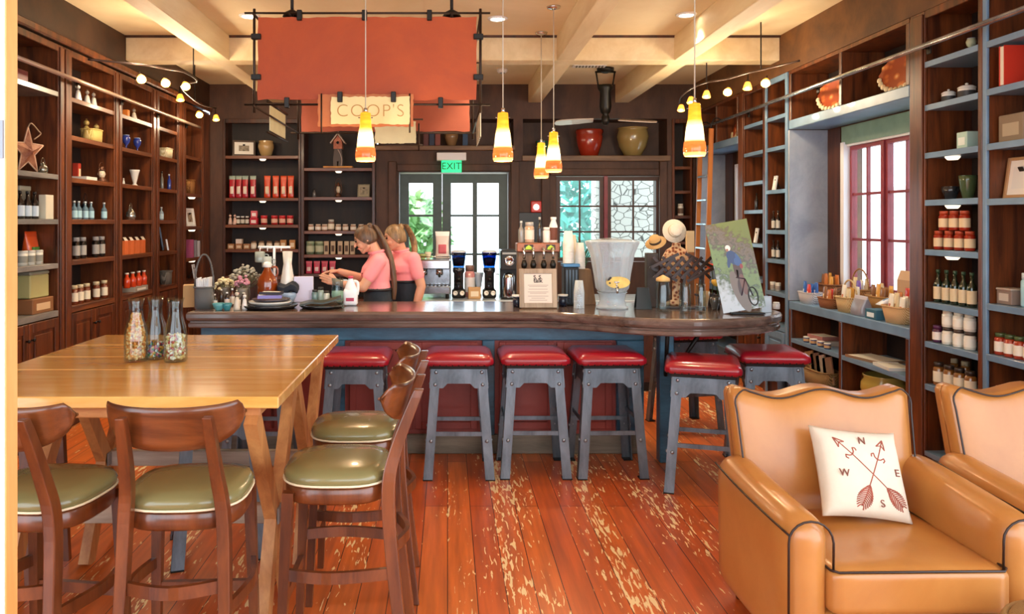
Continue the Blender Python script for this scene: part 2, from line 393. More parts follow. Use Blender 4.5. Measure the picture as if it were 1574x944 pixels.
def casement(root, x0, x1, z0, z1, cols, rows, frame_m, bar_m, t=.05, y=0):
    """sash with glazing bars in the XZ plane of root; the pane is a child"""
    f = MB()
    f.box(x0, x0+t, y-.025, y+.025, z0, z1); f.box(x1-t, x1, y-.025, y+.025, z0, z1)
    f.box(x0+t, x1-t, y-.025, y+.025, z0, z0+t); f.box(x0+t, x1-t, y-.025, y+.025, z1-t, z1)
    fo = f.build('sash', frame_m, root)
    b = MB()
    for i in range(1, cols):
        x = x0+t+(x1-x0-2*t)*i/cols; b.box(x-.011, x+.011, y-.014, y+.014, z0+t, z1-t)
    for i in range(1, rows):
        z = z0+t+(z1-z0-2*t)*i/rows; b.box(x0+t, x1-t, y-.0135, y+.0135, z-.011, z+.011)
    if cols > 1 or rows > 1: b.build('glazing_bar', bar_m, fo)
    p = MB(); p.box(x0+t, x1-t, y-.003, y+.003, z0+t, z1-t); p.build('pane', pane_m, fo)
def setting(name, loc, rz):
    o = bpy.data.objects.new(name, None); C.objects.link(o); o.location = loc; o.rotation_euler = (0, 0, rz); o['kind'] = 'structure'; return o
# right-hand windows (local x runs towards the camera)
w = setting('window_1', (3.63, 6.94, 0), -PI/2)
casement(w, .06, .58, 1.12, 2.38, 2, 3, red_frame, red_frame, .032); casement(w, .62, 1.16, 1.12, 2.38, 2, 3, red_frame, red_frame, .032)
mb = MB(); mb.box(.0, .058, -.08, .03, 1.08, 2.42); mb.box(1.162, 1.22, -.05, .03, 1.08, 2.42); mb.box(.058, 1.162, -.06, .03, 1.08, 1.118); mb.box(.058, 1.162, -.05, .03, 2.382, 2.42); mb.build('window_casing', white_trim, w)
mb = MB(); mb.box(.581, .619, -.04, .03, 1.119, 2.381); mb.build('mullion', red_frame, w)
w = setting('window_2', (3.63, 9.55, 0), -PI/2)
casement(w, .05, .80, 1.12, 2.38, 2, 3, red_frame, red_frame)
mb = MB(); mb.box(.0, .048, -.06, .03, 1.08, 2.42); mb.box(.802, .85, -.06, .03, 1.08, 2.42); mb.box(.048, .802, -.06, .03, 1.08, 1.118); mb.box(.048, .802, -.06, .03, 2.382, 2.42); mb.build('window_casing', white_trim, w)
brown_frame = mat('brown_sash', '4B2E22', .45, var=.15)
teal_frame = mat('teal_door_paint', '40504E', .45, var=.12)
w = setting('window_3', (0, 10.12, 0), 0); casement(w, 1.43, 2.05, 1.19, 2.30, 2, 3, brown_frame, brown_frame)
w = setting('window_4', (0, 10.12, 0), 0); casement(w, 2.10, 2.79, 1.19, 2.30, 2, 3, brown_frame, brown_frame)
mb = MB(); mb.box(2.051, 2.099, 10.06, 10.16, 1.18, 2.31); struct('trim_12', mb, red_frame)
# glazed back doors
def glazed_door(name, x0, x1, stile, cols):
    d = setting(name, (0, 10.15, 0), 0)
    f = MB(); z1 = 2.34
    f.box(x0, x0+stile, -.025, .025, .01, z1); f.box(x1-stile, x1, -.025, .025, .01, z1)
    f.box(x0+stile, x1-stile, -.025, .025, z1-.12, z1); f.box(x0+stile, x1-stile, -.025, .025, .01, .75)
    fr = f.build('door_frame', teal_frame, d)
    b = MB(); xa, xb = x0+stile, x1-stile
    for i in range(1, cols): x = xa+(xb-xa)*i/cols; b.box(x-.03, x+.03, -.02, .02, .75, z1-.12)
    for z in (1.28, 1.79): b.box(xa, xb, -.015, .015, z-.014, z+.014)
    b.build('glazing_bar', teal_frame, fr)
    p = MB(); p.box(xa, xb, -.003, .003, .75, z1-.12); p.build('pane', pane_m, d)
    k = MB(); k.rod((x1-stile/2, -.03, 1.02), (x1-stile/2, -.09, 1.02), .009); k.rod((x1-stile/2, -.09, 1.02), (x1-stile/2-.1, -.09, 1.02), .009); k.build('door_handle', chrome, d)
glazed_door('door_1', -.63, -.075, .12, 1); glazed_door('door_2', -.07, .79, .115, 2)
# the doorway the photograph looks through
mb = MB(); mb.box(-.98, -.6925, 1.20, 1.232, 0, 3.2); struct('trim_13', mb, mat('white_jamb', 'EDEAEA', .5))
mb = MB(); mb.box(-.6924, -.690, 1.2005, 1.2315, 0, 3.2); o = struct('trim_14', mb, ramp2('orange_lit_jamb', 'D08A45', 'E3A868', (12, 12, 1.2), .5))  # thin strip coloured as the orange-lit inner side of the jamb
mb = MB(); mb.box(-.72, -.6935, 1.197, 1.1995, 1.80, 1.86); mb.build('strike_plate', mat('grey_plate', '85878C', .4, metal=.6), o)
# outdoors, seen through the panes
stone_m = ramp2('stone_wall', '45433F', 'B4B2AC', (6.5, 3, 9), .9, kind='stones', bump=.2, lo=.01, hi=.055)
mb = MB(); mb.box(2.35, 4.2, 12.3, 12.6, 0, 3.2, .03); struct('wall_outside', mb, stone_m)
mb = MB(); mb.box(5.6, 5.7, 3.0, 10.2, 0, 2.15, .01); struct('wall_porch', mb, ramp2('white_siding', 'D4DBE4', 'F4F6FA', (1, .3, 9), .7, kind='wave', bump=.1))
mb = MB(); mb.box(-8, 12, 10.6, 26, -.12, -.02); struct('ground_outside', mb, mat('pale_paving', 'CFD3C4', .9, var=.1, vs=2))
def shrub(x, y, h, r, label, cols):
    t = thing('garden_tree', label, 'tree', (x, y, -.02))
    mb = MB(); mb.rod((0, 0, 0), (0, 0, h*.6), .07, 8, .04); mb.build('trunk', dark_wood, t)
    mb = MB(); rnd = random.Random(int(x*100))
    for i in range(900):
        a = rnd.uniform(0, 2*PI); u = rnd.uniform(-1, 1); q = rnd.uniform(.55, 1)
        c = Vector((math.cos(a)*math.sqrt(1-u*u)*r*q, math.sin(a)*math.sqrt(1-u*u)*r*q, h*.62+u*h*.4*q))
        d1 = Vector((rnd.uniform(-1, 1), rnd.uniform(-1, 1), rnd.uniform(-1, 1))).normalized(); d2 = d1.cross(Vector((rnd.uniform(-1, 1), rnd.uniform(-1, 1), rnd.uniform(-1, 1)))).normalized()
        mb.poly([c-d1*.15, c+d2*.07, c+d1*.15, c-d2*.07])
    mb.build('crown', cols, t)
shrub(2.2, 14.1, 3.3, 1.05, 'blue-green leafy tree outdoors beyond the first casement of the back window', mat('teal_leaf', '3FA596', .6, var=.4, vs=3))
shrub(-.75, 14.5, 2.3, .8, 'pale green tree outdoors beyond the glazed back door', mat('pale_leaf', '8DB87A', .6, var=.3, vs=3))
# ================================================================ BOOKCASES (local x along the wall, y into the wall, z up)
LX, RX, BY = -3.1, 3.2, 10.0
puck_m = mat('puck_light', 'FFFFFF', .4, emit='FFE9C8', es=1.2)
def bookcase(label, loc, rz, w, shelves, ztop=3.12, base=1.0, doors=2, stile=(.07, .07), depth=.34, stile_m=case_wood, side_m=case_wood,
             shelf_ms=None, back_m=back_wood, plinth=.14, lights=(), group='built-in bookcases', th=.035):
    t = thing('bookcase', label, 'bookcase', loc, rz, group)
    sm = shelf_ms or [shelf_wood, shelf_wood]
    a, b = stile
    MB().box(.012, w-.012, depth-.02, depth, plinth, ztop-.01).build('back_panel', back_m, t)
    for x0, x1 in ((.0, a), (w-b, w)):
        MB().box(x0+.002, x1-.002, .022, depth-.021, 0, ztop).build('side_panel', side_m, t)
        s = MB(); s.box(x0, x1, 0, .02, 0, ztop, .004)
        if x1-x0 > .06: s.box(x0+.012, x1-.012, -.012, .0, .02, ztop-.02, .004)
        s.build('stile', stile_m, t)
    MB().box(a, w-b, .0, .022, ztop-.055, ztop, .004).build('head_rail', stile_m, t)
    MB().box(a, w-b, .022, depth-.021, ztop-.02, ztop).build('top_panel', side_m, t)
    for i, z in enumerate(shelves):
        s = MB(); s.box(a, w-b, .012, depth-.021, z-th, z); s.mi = 1; s.box(a, w-b, .0, .0119, z-th-.004, z, .002)
        so = s.build('shelf', sm, t)
        if i in lights:
            q = MB(); q.lathe([(0, -.022), (.03, -.022), (.042, -.008), (.045, 0), (0, 0)], 16, (w/2, .06, z-th-.004)); q.build('puck_light', puck_m, so)
    if base:
        MB().box(a, w-b, .0, depth-.021, base-.045, base).build('worktop', sm[0], t)
        MB().box(a, w-b, .03, depth-.03, 0, plinth).build('plinth', dark_wood, t)
        n = doors
        for k in range(n):
            x0 = a+(w-a-b)*k/n+.006; x1 = a+(w-a-b)*(k+1)/n-.006; zb, zt = plinth+.01, base-.055
            d = MB(); d.box(x0, x1, .004, .024, zb, zt)
            for q in ((x0, x0+.06), (x1-.06, x1)): d.box(q[0], q[1], -.008, .004, zb, zt, .003)
            d.box(x0+.06, x1-.06, -.008, .004, zb, zb+.07, .003); d.box(x0+.06, x1-.06, -.008, .004, zt-.07, zt, .003)
            d.box(x0+.085, x1-.085, -.004, .006, zb+.095, zt-.095, .006)
            do = d.build('cabinet_door', stile_m, t)
            kx = x1-.03 if k % 2 == 0 else x0+.03
            MB().lathe([(0, 0), (.006, 0), (.006, .015), (.014, .02), (.012, .03), (0, .032)], 10, M=Matrix.Rotation(PI/2, 4, 'X')).build('knob', black, do, loc=(kx, -.008, zt-.12))
    else:
        MB().box(a, w-b, .02, depth-.021, 0, plinth).build('plinth', stile_m, t)
        MB().box(a, w-b, .0, depth-.021, plinth, plinth+.03).build('bottom_shelf', sm[0], t)
    return t
def left_case(label, y0, y1, **k): return bookcase(label, (LX, y0, 0), PI/2, y1-y0, **k)
def right_case(label, y0, y1, **k): return bookcase(label, (RX, y1, 0), -PI/2, y1-y0, **k)
LZ = [1.385, 1.725, 2.07, 2.42, 2.735]
g2 = [daylit_grey_edge, daylit_grey_edge]
left_case('brown wooden bookcase with grey shelves nearest the doorway, holding the rusty star', 5.15, 6.20, shelves=[1.375, 1.725, 2.08, 2.74], stile=(.07, .085), shelf_ms=g2)
left_case('brown bookcase holding the lantern and the row of silver bottles', 6.205, 7.225, shelves=LZ, stile=(.12, .075))
left_case('brown bookcase holding the white footed vase', 7.23, 8.15, shelves=LZ, stile=(.075, .09))
left_case('narrow brown bookcase holding the basket with upright handles', 8.155, 8.97, shelves=[1.05+.33, 1.725, 2.07, 2.42, 2.735], stile=(.09, .16))
left_case('corner bookcase at the end of the long wall, holding the white picture frame', 8.975, 9.985, shelves=[1.27, 1.65, 2.05, 2.5], stile=(.11, .30), lights=(0, 1, 2))
BZ = 3.05
bookcase('back-wall bookcase holding rows of red and orange bags', (-2.93, BY, 0), 0, 1.015, shelves=[1.35, 1.67, 2.02, 2.57], ztop=BZ, stile=(.035, .03), lights=(1, 2, 3), stile_m=dark_wood, side_m=dark_wood)
bookcase('back-wall bookcase with the little birdhouse on its top shelf', (-1.91, BY, 0), 0, .965, shelves=[1.03, 1.28, 1.59, 2.03, 2.41], ztop=BZ, base=.7, stile=(.04, .04), lights=(1, 2, 3, 4), stile_m=dark_wood, side_m=dark_wood)
bookcase('slim corner bookcase beside the wooden ladder', (2.925, BY, 0), 0, .265, shelves=[1.45, 1.79, 2.115, 2.43], ztop=BZ, base=1.0, doors=1, stile=(.035, .03))
gp = [daylit_blue, daylit_blue]
RZ = [.62, .905, 1.17, 1.52, 1.85, 2.165, 2.485, 2.775]
right_case('grey-edged bookcase packed with red jars, bottles and white jars', 4.60, 5.31, shelves=RZ, base=0, stile=(.16, .035), shelf_ms=gp, lights=(3, 4, 5), ztop=3.12)
right_case('grey-edged bookcase behind the second armchair, holding the cream framed notice', 3.62, 4.595, shelves=[.62, .92, 1.22, 1.84, 2.166, 2.49, 2.775], base=0, stile=(.035, .07), stile_m=daylit_blue, shelf_ms=gp)
right_case('grey-edged bookcase beyond the window recess with rows of small bottles', 7.235, 7.745, shelves=[1.02, 1.34, 1.625, 2.02, 2.44, 2.74], base=.7, doors=1, stile=(.03, .05), stile_m=daylit_blue, shelf_ms=gp)
right_case('grey-edged bookcase with a leaning white card, behind the cyclist poster', 7.75, 8.44, shelves=[1.12, 1.48, 1.83, 2.13, 2.44, 2.74], base=.7, doors=1, stile=(.15, .05), shelf_ms=gp)
# window bench with cubbies, and the cubbies over each recess
def bench(label, y0, y1, n):
    w = y1-y0; t = thing('window_bench', label, 'shelf unit', (RX, y1, 0), -PI/2)
    MB().box(.002, w-.002, .0, .385, .89, .965, .006).build('worktop', daylit_blue, t)
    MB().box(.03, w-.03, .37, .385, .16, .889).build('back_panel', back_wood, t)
    MB().box(.03, w-.03, .03, .369, .0, .16).build('plinth', daylit_blue, t)
    MB().box(.03, w-.03, .0, .369, .161, .25, .004).build('bottom_shelf', daylit_blue, t)
    for i in range(n+1):
        x = .0+(w-.05)*i/n
        s = MB(); s.box(x+.003, x+.047, .012, .369, .251 if 0 < i < n else 0, .889); s.mi = 1; s.box(x+.003, x+.047, .0, .0119, .251 if 0 < i < n else 0, .889, .003)
        s.build('divider' if 0 < i < n else 'side_panel', [case_wood, daylit_blue], t)
        if i < n:
            xx = x+.048; x2 = (w-.05)*(i+1)/n+.002
            s = MB(); s.box(xx, x2, .012, .369, .59, .622); s.mi = 1; s.box(xx, x2, .0, .0119, .586, .622, .002); s.build('shelf', gp, t)
    return t
bench('long grey-blue window bench with cubbies under the baskets', NY0, NY1, 2)
bench('far window bench in the recess behind the poster', MY0, MY1, 1)
def overhead(label, y0, y1, n):
    w = y1-y0; t = thing('overhead_cubby', label, 'shelf unit', (RX, y1, 0), -PI/2)
    MB().box(.002, w-.002, .0, .37, 2.57, 2.655, .006).build('shelf', daylit_blue if n == 2 else daylit_grey_edge, t)
    MB().box(.002, w-.002, .0, .37, 3.085, 3.115).build('head_rail', case_wood, t)
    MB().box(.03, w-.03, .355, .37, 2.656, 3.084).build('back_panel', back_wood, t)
    for i in range(n+1):
        x = (w-.045)*i/n
        s = MB(); s.box(x+.003, x+.042, .012, .354, 2.656, 3.084); s.mi = 1; s.box(x+.003, x+.042, 0, .0119, 2.656, 3.084, .003); s.build('divider' if 0 < i < n else 'side_panel', [case_wood, daylit_grey_edge], t)
    return t
overhead('pair of overhead cubbies above the big window, holding two orange platters', NY0, NY1, 2)
overhead('overhead cubbies above the far recess, holding a dark round plate', MY0, MY1, 2)
# ladder rails along both walls and the ladder
def ladder_rail(label, x, y0, y1, s):
    t = thing('ladder_rail', label, 'rail', (x, y0, 2.85))
    MB().rod((0, 0, 0), (0, y1-y0, 0), .017, 10).build('rail_tube', steel if s > 0 else mat('bronze_rail', 'B59A86', .35, metal=.5), t)
    n = 5
    for i in range(n):
        y = .25+(y1-y0-.5)*i/(n-1)
        m = MB(); m.rod((s*.0, y, 0), (s*.075, y, 0), .008); m.box(min(s*.07, s*.08), max(s*.07, s*.08), y-.025, y+.025, -.04, .04, .003); m.build('rail_bracket', iron, t)
ladder_rail('bronze ladder rail running along the wall of brown bookcases', -3.0, 5.2, 9.3, -1)
ladder_rail('steel ladder rail running along the window wall', 3.1, 3.3, 9.85, 1)
ld = thing('ladder', 'orange wooden library ladder hooked upright on the rail by the far window recess', 'ladder', (2.93, 8.82, 0))
lw = ramp2('ladder_wood', 'A65622', 'CE8440', (14, 14, 1.2), .4)
for y in (0, .37): MB().bar((.02, y, 0), (.10, y, 2.78), .05, .028, ref=(0, 1, 0)).build('stile', lw, ld)
for i in range(9):
    z = .28+i*.28; x = .02+.08*z/2.78; MB().box(x-.03, x+.03, .015, .355, z-.012, z+.012, .003).build('rung', steel if i % 1 == 0 else lw, ld)
for y in (0, .37): MB().tube([(.10, y, 2.74), (.10, y, 2.83), (.135, y, 2.895), (.175, y, 2.90), (.215, y, 2.875), (.225, y, 2.84)], .009, 6).build('hook', iron, ld)
# ================================================================ THE BAR
BT = 1.07
front = [(-1.84, 5.40), (-.6, 5.40), (.35, 5.40), (.68, 5.385), (.95, 5.26), (1.2, 5.09), (1.5, 4.99), (1.8, 5.0), (2.1, 5.12), (2.32, 5.33), (2.36, 5.55), (2.24, 5.76), (1.98, 5.90), (1.6, 6.0), (1.1, 6.12), (.5, 6.14), (-1.84, 6.14)]
cv = catmull([(x, y, 0) for x, y in front[:-1]], 6); outline = [(-1.84, 5.40)]+[(p.x, p.y) for p in cv if p.x > -1.83]+[(-1.84, 6.14)]
def inset(poly, d):
    n = len(poly); out = []
    for i in range(n):
        a, b, c = Vector(poly[i-1]), Vector(poly[i]), Vector(poly[(i+1) % n])
        e1, e2 = (b-a).normalized(), (c-b).normalized(); n1, n2 = Vector((-e1.y, e1.x)), Vector((-e2.y, e2.x))
        m = n1+n2; m = m/max(m.length_squared, .3)*2*1 if m.length > 1e-6 else n1
        out.append(tuple(b+m*d))
    return out
def profile_slab(mb, poly, prof):
    rings = []
    for d, z in prof:
        rings.append([mb.b.verts.new((x, y, z)) for x, y in inset(poly, d)])
    fs = []
    n = len(poly)
    for A, B in zip(rings, rings[1:]):
        for k in range(n): fs.append(mb.b.faces.new((A[k], A[(k+1) % n], B[(k+1) % n], B[k])))
    fs.append(mb.b.faces.new(rings[0][::-1])); fs.append(mb.b.faces.new(rings[-1]))
    mb._fin(fs, False); return mb
bar_top_m = ramp2('bar_top_wood', '4A3A32', '78645A', (1.6, 14, 14), .16, bump=.02, coat=.6)
bar_blue = ramp2('bar_blue_paint', '2E4E62', '4A7890', (2, 8, 8), .4, bump=.04, coat=.2)
bar_red = ramp2('bar_red_panel', '8A342C', 'A8463A', (2.5, 2.5, 1.2), .45, bump=.03, coat=.15)
bar_kick = ramp2('bar_kick', '6A6052', '8C8270', (1.5, 10, 10), .6)
bar = thing('bar_counter', 'long bar counter with dark wooden top and red panelled front, rounded at one end', 'bar counter', (0, 0, 0))
mb = MB(); profile_slab(mb, outline, [(.05, .955), (.02, .955), (.012, .965), (.012, .985), (.022, .992), (.022, 1.0), (.006, 1.012), (0, 1.026), (0, 1.052), (.008, 1.066), (.02, BT)]); mb.build('bar_top', bar_top_m, bar)
PY = 5.66
mb = MB(); mb.box(-1.80, 1.42, PY+.01, 6.02, .12, .954); mb.build('bar_body', bar_red, bar)
mb = MB(); mb.box(-1.81, 1.44, PY-.035, PY+.009, .835, .953, .006); mb.build('frieze', bar_blue, bar)
mb = MB(); mb.box(-1.82, 1.44, PY-.025, 6.03, 0, .14, .006); mb.build('kick_board', bar_kick, bar)
posts = [-1.78, -.80, .30, 1.32]
for x in posts:
    mb = MB(); mb.box(x-.045 if x < 1.3 else x-.08, x+.045 if x < 1.3 else x+.12, PY-.035, PY+.009, .141, .834, .005); mb.build('pilaster', bar_blue, bar)
for a, b in ((-1.70, -.87), (-.73, .23), (.37, 1.22)):
    for k in range(2):
        x0 = a+(b-a)*k/2+.01; x1 = a+(b-a)*(k+1)/2-.01
        mb = MB(); mb.box(x0, x1, PY-.006, PY+.009,   .18, .82, .003)
        for q in ((x0, x0+.05), (x1-.05, x1)): mb.box(q[0], q[1], PY-.02, PY-.006,   .18, .82, .003)
        mb.box(x0+.05, x1-.05, PY-.02, PY-.006, .18, .235, .003); mb.box(x0+.05, x1-.05, PY-.02, PY-.006, .765, .82, .003)
        mb.build('front_panel', bar_red, bar)
mb = MB(); mb.box(1.50, 1.60, 5.42, 5.52, 0, .954, .006); mb.build('support_post', bar_blue, bar)
for dx, dy in ((.16, .0), (.05, .13), (-.03, -.14), (.12, -.1)):
    MB().rod((1.55+dx*.35, 5.47+dy*.35, .62), (1.55+dx*1.7, 5.47+dy*1.7, .952), .014, 8).build('support_strut', iron, bar)
# back counter under the door and window
bc = thing('back_counter', 'low service counter with pale top behind the bar', 'counter', (0, 0, 0))
MB().box(-.42, 2.1, 7.66, 8.36, .88, .92, .006).build('worktop', mat('pale_worktop', 'AEBBC9', .25, var=.08, coat=.4), bc)
MB().box(-.40, 2.08, 7.69, 8.34, .10, .879).build('carcass', dark_wood, bc)
MB().box(-.38, 2.06, 7.74, 8.30, 0, .10).build('plinth', black, bc)
for k in range(4): MB().box(-.38+k*.615, .215+k*.615, 7.672, 7.689, .14, .86, .003).build('cabinet_door', dark_wood, bc)

# ================================================================ HANGING SIGN (a rod frame with clipped boards)
leather = ramp2('orange_hide', '9E3C0E', 'B84E10', (1.2, 1.2, 1.2), .55, bump=.03)
hide_pale = ramp2('terracotta_hide', '9C4A30', 'B05A3C', (1.5, 1.5, 1.5), .6, bump=.03)
parch = mat('parchment', 'E6D59A', .6, var=.08, vs=4, bump=.05)
rod_m = mat('sign_rod', '3A2A20', .45, metal=.6)
sg = thing('hanging_sign', 'large orange hanging sign on a rod frame with a cream shop-name board', 'sign', (0, 0, 0))
A, B = 5.50, 7.12; x0, x1, zt, zb = -1.385, .235, 3.20, 2.545
def wavy(x0, x1, z0, z1, y, amp=.006, seed=1, n=26):
    r = random.Random(seed); J = lambda: r.uniform(-amp, amp)
    p = [(x0+(x1-x0)*i/n, y, z0+J()) for i in range(n)]+[(x1+J(), y, z0+(z1-z0)*i/10) for i in range(10)]
    return p+[(x1-(x1-x0)*i/n, y, z1+J()) for i in range(n)]+[(x0+J(), y, z1-(z1-z0)*i/10) for i in range(10)]
def rods(y, zt, zb, x0, x1, ext=.07):
    for z in (zt, zb): MB().rod((x0-ext, y, z), (x1+ext, y, z), .008, 8).build('frame_rod', rod_m, sg)
    for x in (x0, x1): MB().rod((x, y, zb-.06), (x, y, zt+.03), .010, 8).build('frame_rod', rod_m, sg)
rods(A, zt, zb, x0, x1); rods(B, 3.18, 2.53, x0, x1)
for z in (zt, zb):
    for x in (x0, x1): MB().rod((x, A-.03, z-.012), (x, B+.03, z-.016), .008, 8).build('frame_rod', rod_m, sg)
MB().poly(wavy(x0+.025, x1-.025, zb+.035, zt-.03, A), .006, (0, 1, 0)).build('front_panel', leather, sg)
MB().poly(wavy(x0+.03, x1-.03, 2.545, 3.12, B, seed=4), .006, (0, 1, 0)).build('rear_panel', hide_pale, sg)
def clip(x, y, z, vert=True):
    m = MB()
    if vert: m.box(x-.018, x+.018, y-.02, y+.02, z-.045, z+.03, .004)
    else: m.box(x-.035, x+.035, y-.02, y+.02, z-.02, z+.02, .004)
    m.build('clip', black, sg)
for x in (-1.06, -.595, -.13): clip(x, A, zt-.01)
for x in (-1.15, -.05): clip(x, A, zb+.02)
for z in (3.03, 2.74): clip(x0+.015, A, z, False); clip(x1-.015, A, z, False)
# shop-name board in front
YA = A-.035
m = MB(); m.poly(wavy(-.925, -.245, 2.385, 2.615, YA+.012, seed=9, amp=.004), .008, (0, 1, 0)); m.build('name_backing', ramp2('backing_hide', 'B0602E', 'C8783E', (2, 2, 2), .55), sg)
nb = MB(); nb.poly(wavy(-.83, -.27, 2.40, 2.595, YA, seed=11, amp=.004), .006, (0, 1, 0)); nbo = nb.build('name_board', parch, sg)
text_mesh("COOP'S", .128, 'lettering', mat('letter_tan', 'B98B4A', .6), nbo, (-.55, YA-.0015, 2.492), (PI/2, 0, 0), .0012, off=-.0025, space=1.12)
for x in (-.765, -.385): clip(x, YA, 2.60)
for x in (-.90, -.27): MB().rod((x, YA+.012, 2.34), (x, YA+.012, 2.62), .006, 8).build('frame_rod', rod_m, sg)
# lower blank board, the tilted side board and the striped side panel
MB().poly(wavy(-.62, -.27, 2.375, 2.56, 6.55, seed=13, amp=.004), .006, (0, 1, 0)).build('lower_board', mat('pale_parchment', 'DAD4AC', .6, var=.06), sg)
for z in (2.58, 2.36): MB().rod((-.78, 6.55, z), (-.21, 6.55, z), .007, 8).build('frame_rod', rod_m, sg)
for x in (-.70, -.245): MB().rod((x, 6.55, 2.31), (x, 6.55, zb), .007, 8).build('frame_rod', rod_m, sg)
m = MB(); m.poly([(x0-.03, 6.12+(q[0]*.58), 2.43+q[1]*.205) for q in ((0, .02), (1, 0), (1.0, 1), (0, 1.0))], .006, (-1, 0, 0)); m.build('side_board', mat('pale_parchment', 'DAD4AC'), sg)
for z in (2.415, 2.655): MB().rod((x0-.033, 6.05, z), (x0-.033, 6.78, z), .011, 8).build('frame_rod', rod_m, sg)
m = MB(); m.poly([(x1+.004, 5.62+q[0]*.78, 2.33+q[1]*.24) for q in ((0, 0), (1, 0), (1, 1), (0, 1))], .006, (1, 0, 0)); m.build('side_board', ramp2('scribbled_board', '4A433A', 'D9D2BC', (20, 30, 8), .6, lo=.45, hi=.52), sg)
# hangers up to the ceiling
for x in (-1.13, .03):
    for y in (A+.08, B-.08):
        m = MB(); m.rod((x, y, zt-.01), (x, y, 3.49), .012, 8); m.lathe([(0, 0), (.075, 0), (.075, .02), (.02, .035), (0, .035)], 16, (x, y, 3.462)); m.build('hanger', iron, sg)
        MB().lathe([(.07, 0), (.05, .03), (.015, .05), (0, .05)], 12, (x, y, zt-.005)).build('clamp', iron, sg)
    MB().rod((x, A-.02, zt-.01), (x, B+.02, zt-.01), .008, 8).build('frame_rod', rod_m, sg)

# ================================================================ LAMPS
def point(parent, loc, power, col, r=.03, name='lamp_light'):
    l = bpy.data.lights.new(name, 'POINT'); l.energy = power; l.color = col; l.shadow_soft_size = r
    o = bpy.data.objects.new(name, l); C.objects.link(o); o.parent = parent; o.location = loc
    return o
def shade_mat(name, band):
    m = bpy.data.materials.new(name); m.use_nodes = True; nt = m.node_tree; b = nt.nodes['Principled BSDF']
    tc = nt.nodes.new('ShaderNodeTexCoord'); sp = nt.nodes.new('ShaderNodeSeparateXYZ'); nt.links.new(tc.outputs['Object'], sp.inputs[0])
    mr = nt.nodes.new('ShaderNodeMapRange'); mr.inputs[1].default_value = 0; mr.inputs[2].default_value = .33
    n = nt.nodes.new('ShaderNodeTexNoise'); n.inputs['Scale'].default_value = 9
    mp = nt.nodes.new('ShaderNodeMapping'); mp.inputs['Scale'].default_value = (1, 1, 5); nt.links.new(tc.outputs['Object'], mp.inputs[0]); nt.links.new(mp.outputs[0], n.inputs['Vector'])
    nt.links.new(sp.outputs['Z'], mr.inputs[0])
    def ramp(cols):
        r = nt.nodes.new('ShaderNodeValToRGB'); e = r.color_ramp.elements
        e[0].position, e[0].color = cols[0][0], cols[0][1]; e[1].position, e[1].color = cols[-1][0], cols[-1][1]
        for p, c in cols[1:-1]: x = e.new(p); x.color = c
        nt.links.new(mr.outputs[0], r.inputs[0]); return r
    base = ramp([(0, hexc('F0C070')), (.05, hexc('F2B860')), (.07, hexc(band)), (.27, hexc(band)), (.31, hexc('F8D27A')), (.62, hexc('F6C75E')), (.70, hexc('E79A22')), (1, hexc('D98A1C'))])
    nt.links.new(base.outputs[0], b.inputs['Base Color'])
    glow = ramp([(0, (1, .62, .22, 1)), (.06, (.9, .5, .16, 1)), (.08, (.75, .16, .03, 1)), (.27, (.8, .2, .04, 1)), (.32, (2.6, 1.75, .7, 1)), (.45, (3.4, 2.7, 1.4, 1)), (.60, (2.6, 1.7, .55, 1)), (.70, (1.0, .42, .03, 1)), (1, (.75, .28, .015, 1))])
    st = nt.nodes.new('ShaderNodeMapRange'); st.inputs[1].default_value = .35; st.inputs[2].default_value = .62; st.inputs[3].default_value = .75; st.inputs[4].default_value = 1.15; nt.links.new(n.outputs['Fac'], st.inputs[0])
    nt.links.new(glow.outputs[0], b.inputs['Emission Color']); nt.links.new(st.outputs[0], b.inputs['Emission Strength'])
    b.inputs['Roughness'].default_value = .12
    return m
sh_red, sh_amber = shade_mat('pendant_glass_red', 'C8301A'), shade_mat('pendant_glass_amber', 'D2571C')
def pendant(x, y, label, sm, s=1.0):
    t = thing('pendant_lamp', label, 'lamp', (x, y, 2.12), 0, 'glowing glass pendants over the bar')
    MB().lathe([(.062, 0), (.069, .012), (.071, .045), (.066, .088), (.061, .094), (.052, .18), (.041, .24), (.036, .325), (.034, .332), (.0, .335)], 24).build('glass_shade', sm, t)
    m = MB(); m.lathe([(0, .335), (.014, .335), (.012, .365), (0, .366)], 12); m.rod((-.05, 0, .30), (.05, 0, .30), .004, 6); m.build('socket', chrome, t)
    MB().rod((0, 0, .366), (0, 0, 1.362), .0045, 6).build('cord', mat('clear_cord', 'C8C0AE', .4), t)
    MB().lathe([(0, 1.379), (.06, 1.379), (.055, 1.365), (.01, 1.352), (0, 1.352)], 16).build('canopy', chrome, t)
    MB().ball(0, 0, .10, .028, u=12, v=8).build('bulb', mat('bulb_glow', 'FFF3D8', .5, emit='FFE2A8', es=6), t)
    point(t, (0, 0, -.06), PENDANT_W, WARM, .05)
pendant(-.563, 5.27, 'orange glass pendant lamp with red band hanging in front of the shop-name board', sh_red)
pendant(.38, 5.27, 'orange glass pendant lamp hanging over the middle of the bar beside the hanging sign', sh_amber)
pendant(.887, 7.27, 'lowest and farthest glass pendant lamp, amber banded, over the service counter', sh_amber)
pendant(.884, 6.40, 'orange glass pendant lamp with red band close behind the lowest amber one', sh_red)
pendant(1.564, 4.86, 'orange glass pendant lamp with wavy bands over the rounded bar end', sh_amber)
spot_glass = mat('spot_amber_glass', 'E9A24A', .2, emit='FF9C32', es=1.6)
spot_bulb = mat('spot_bulb', 'FFFFFF', .3, emit='FFF0D0', es=40)
spot_dim = mat('spot_bulb_turned_away', 'FFF3DA', .3, emit='FFD898', es=5)
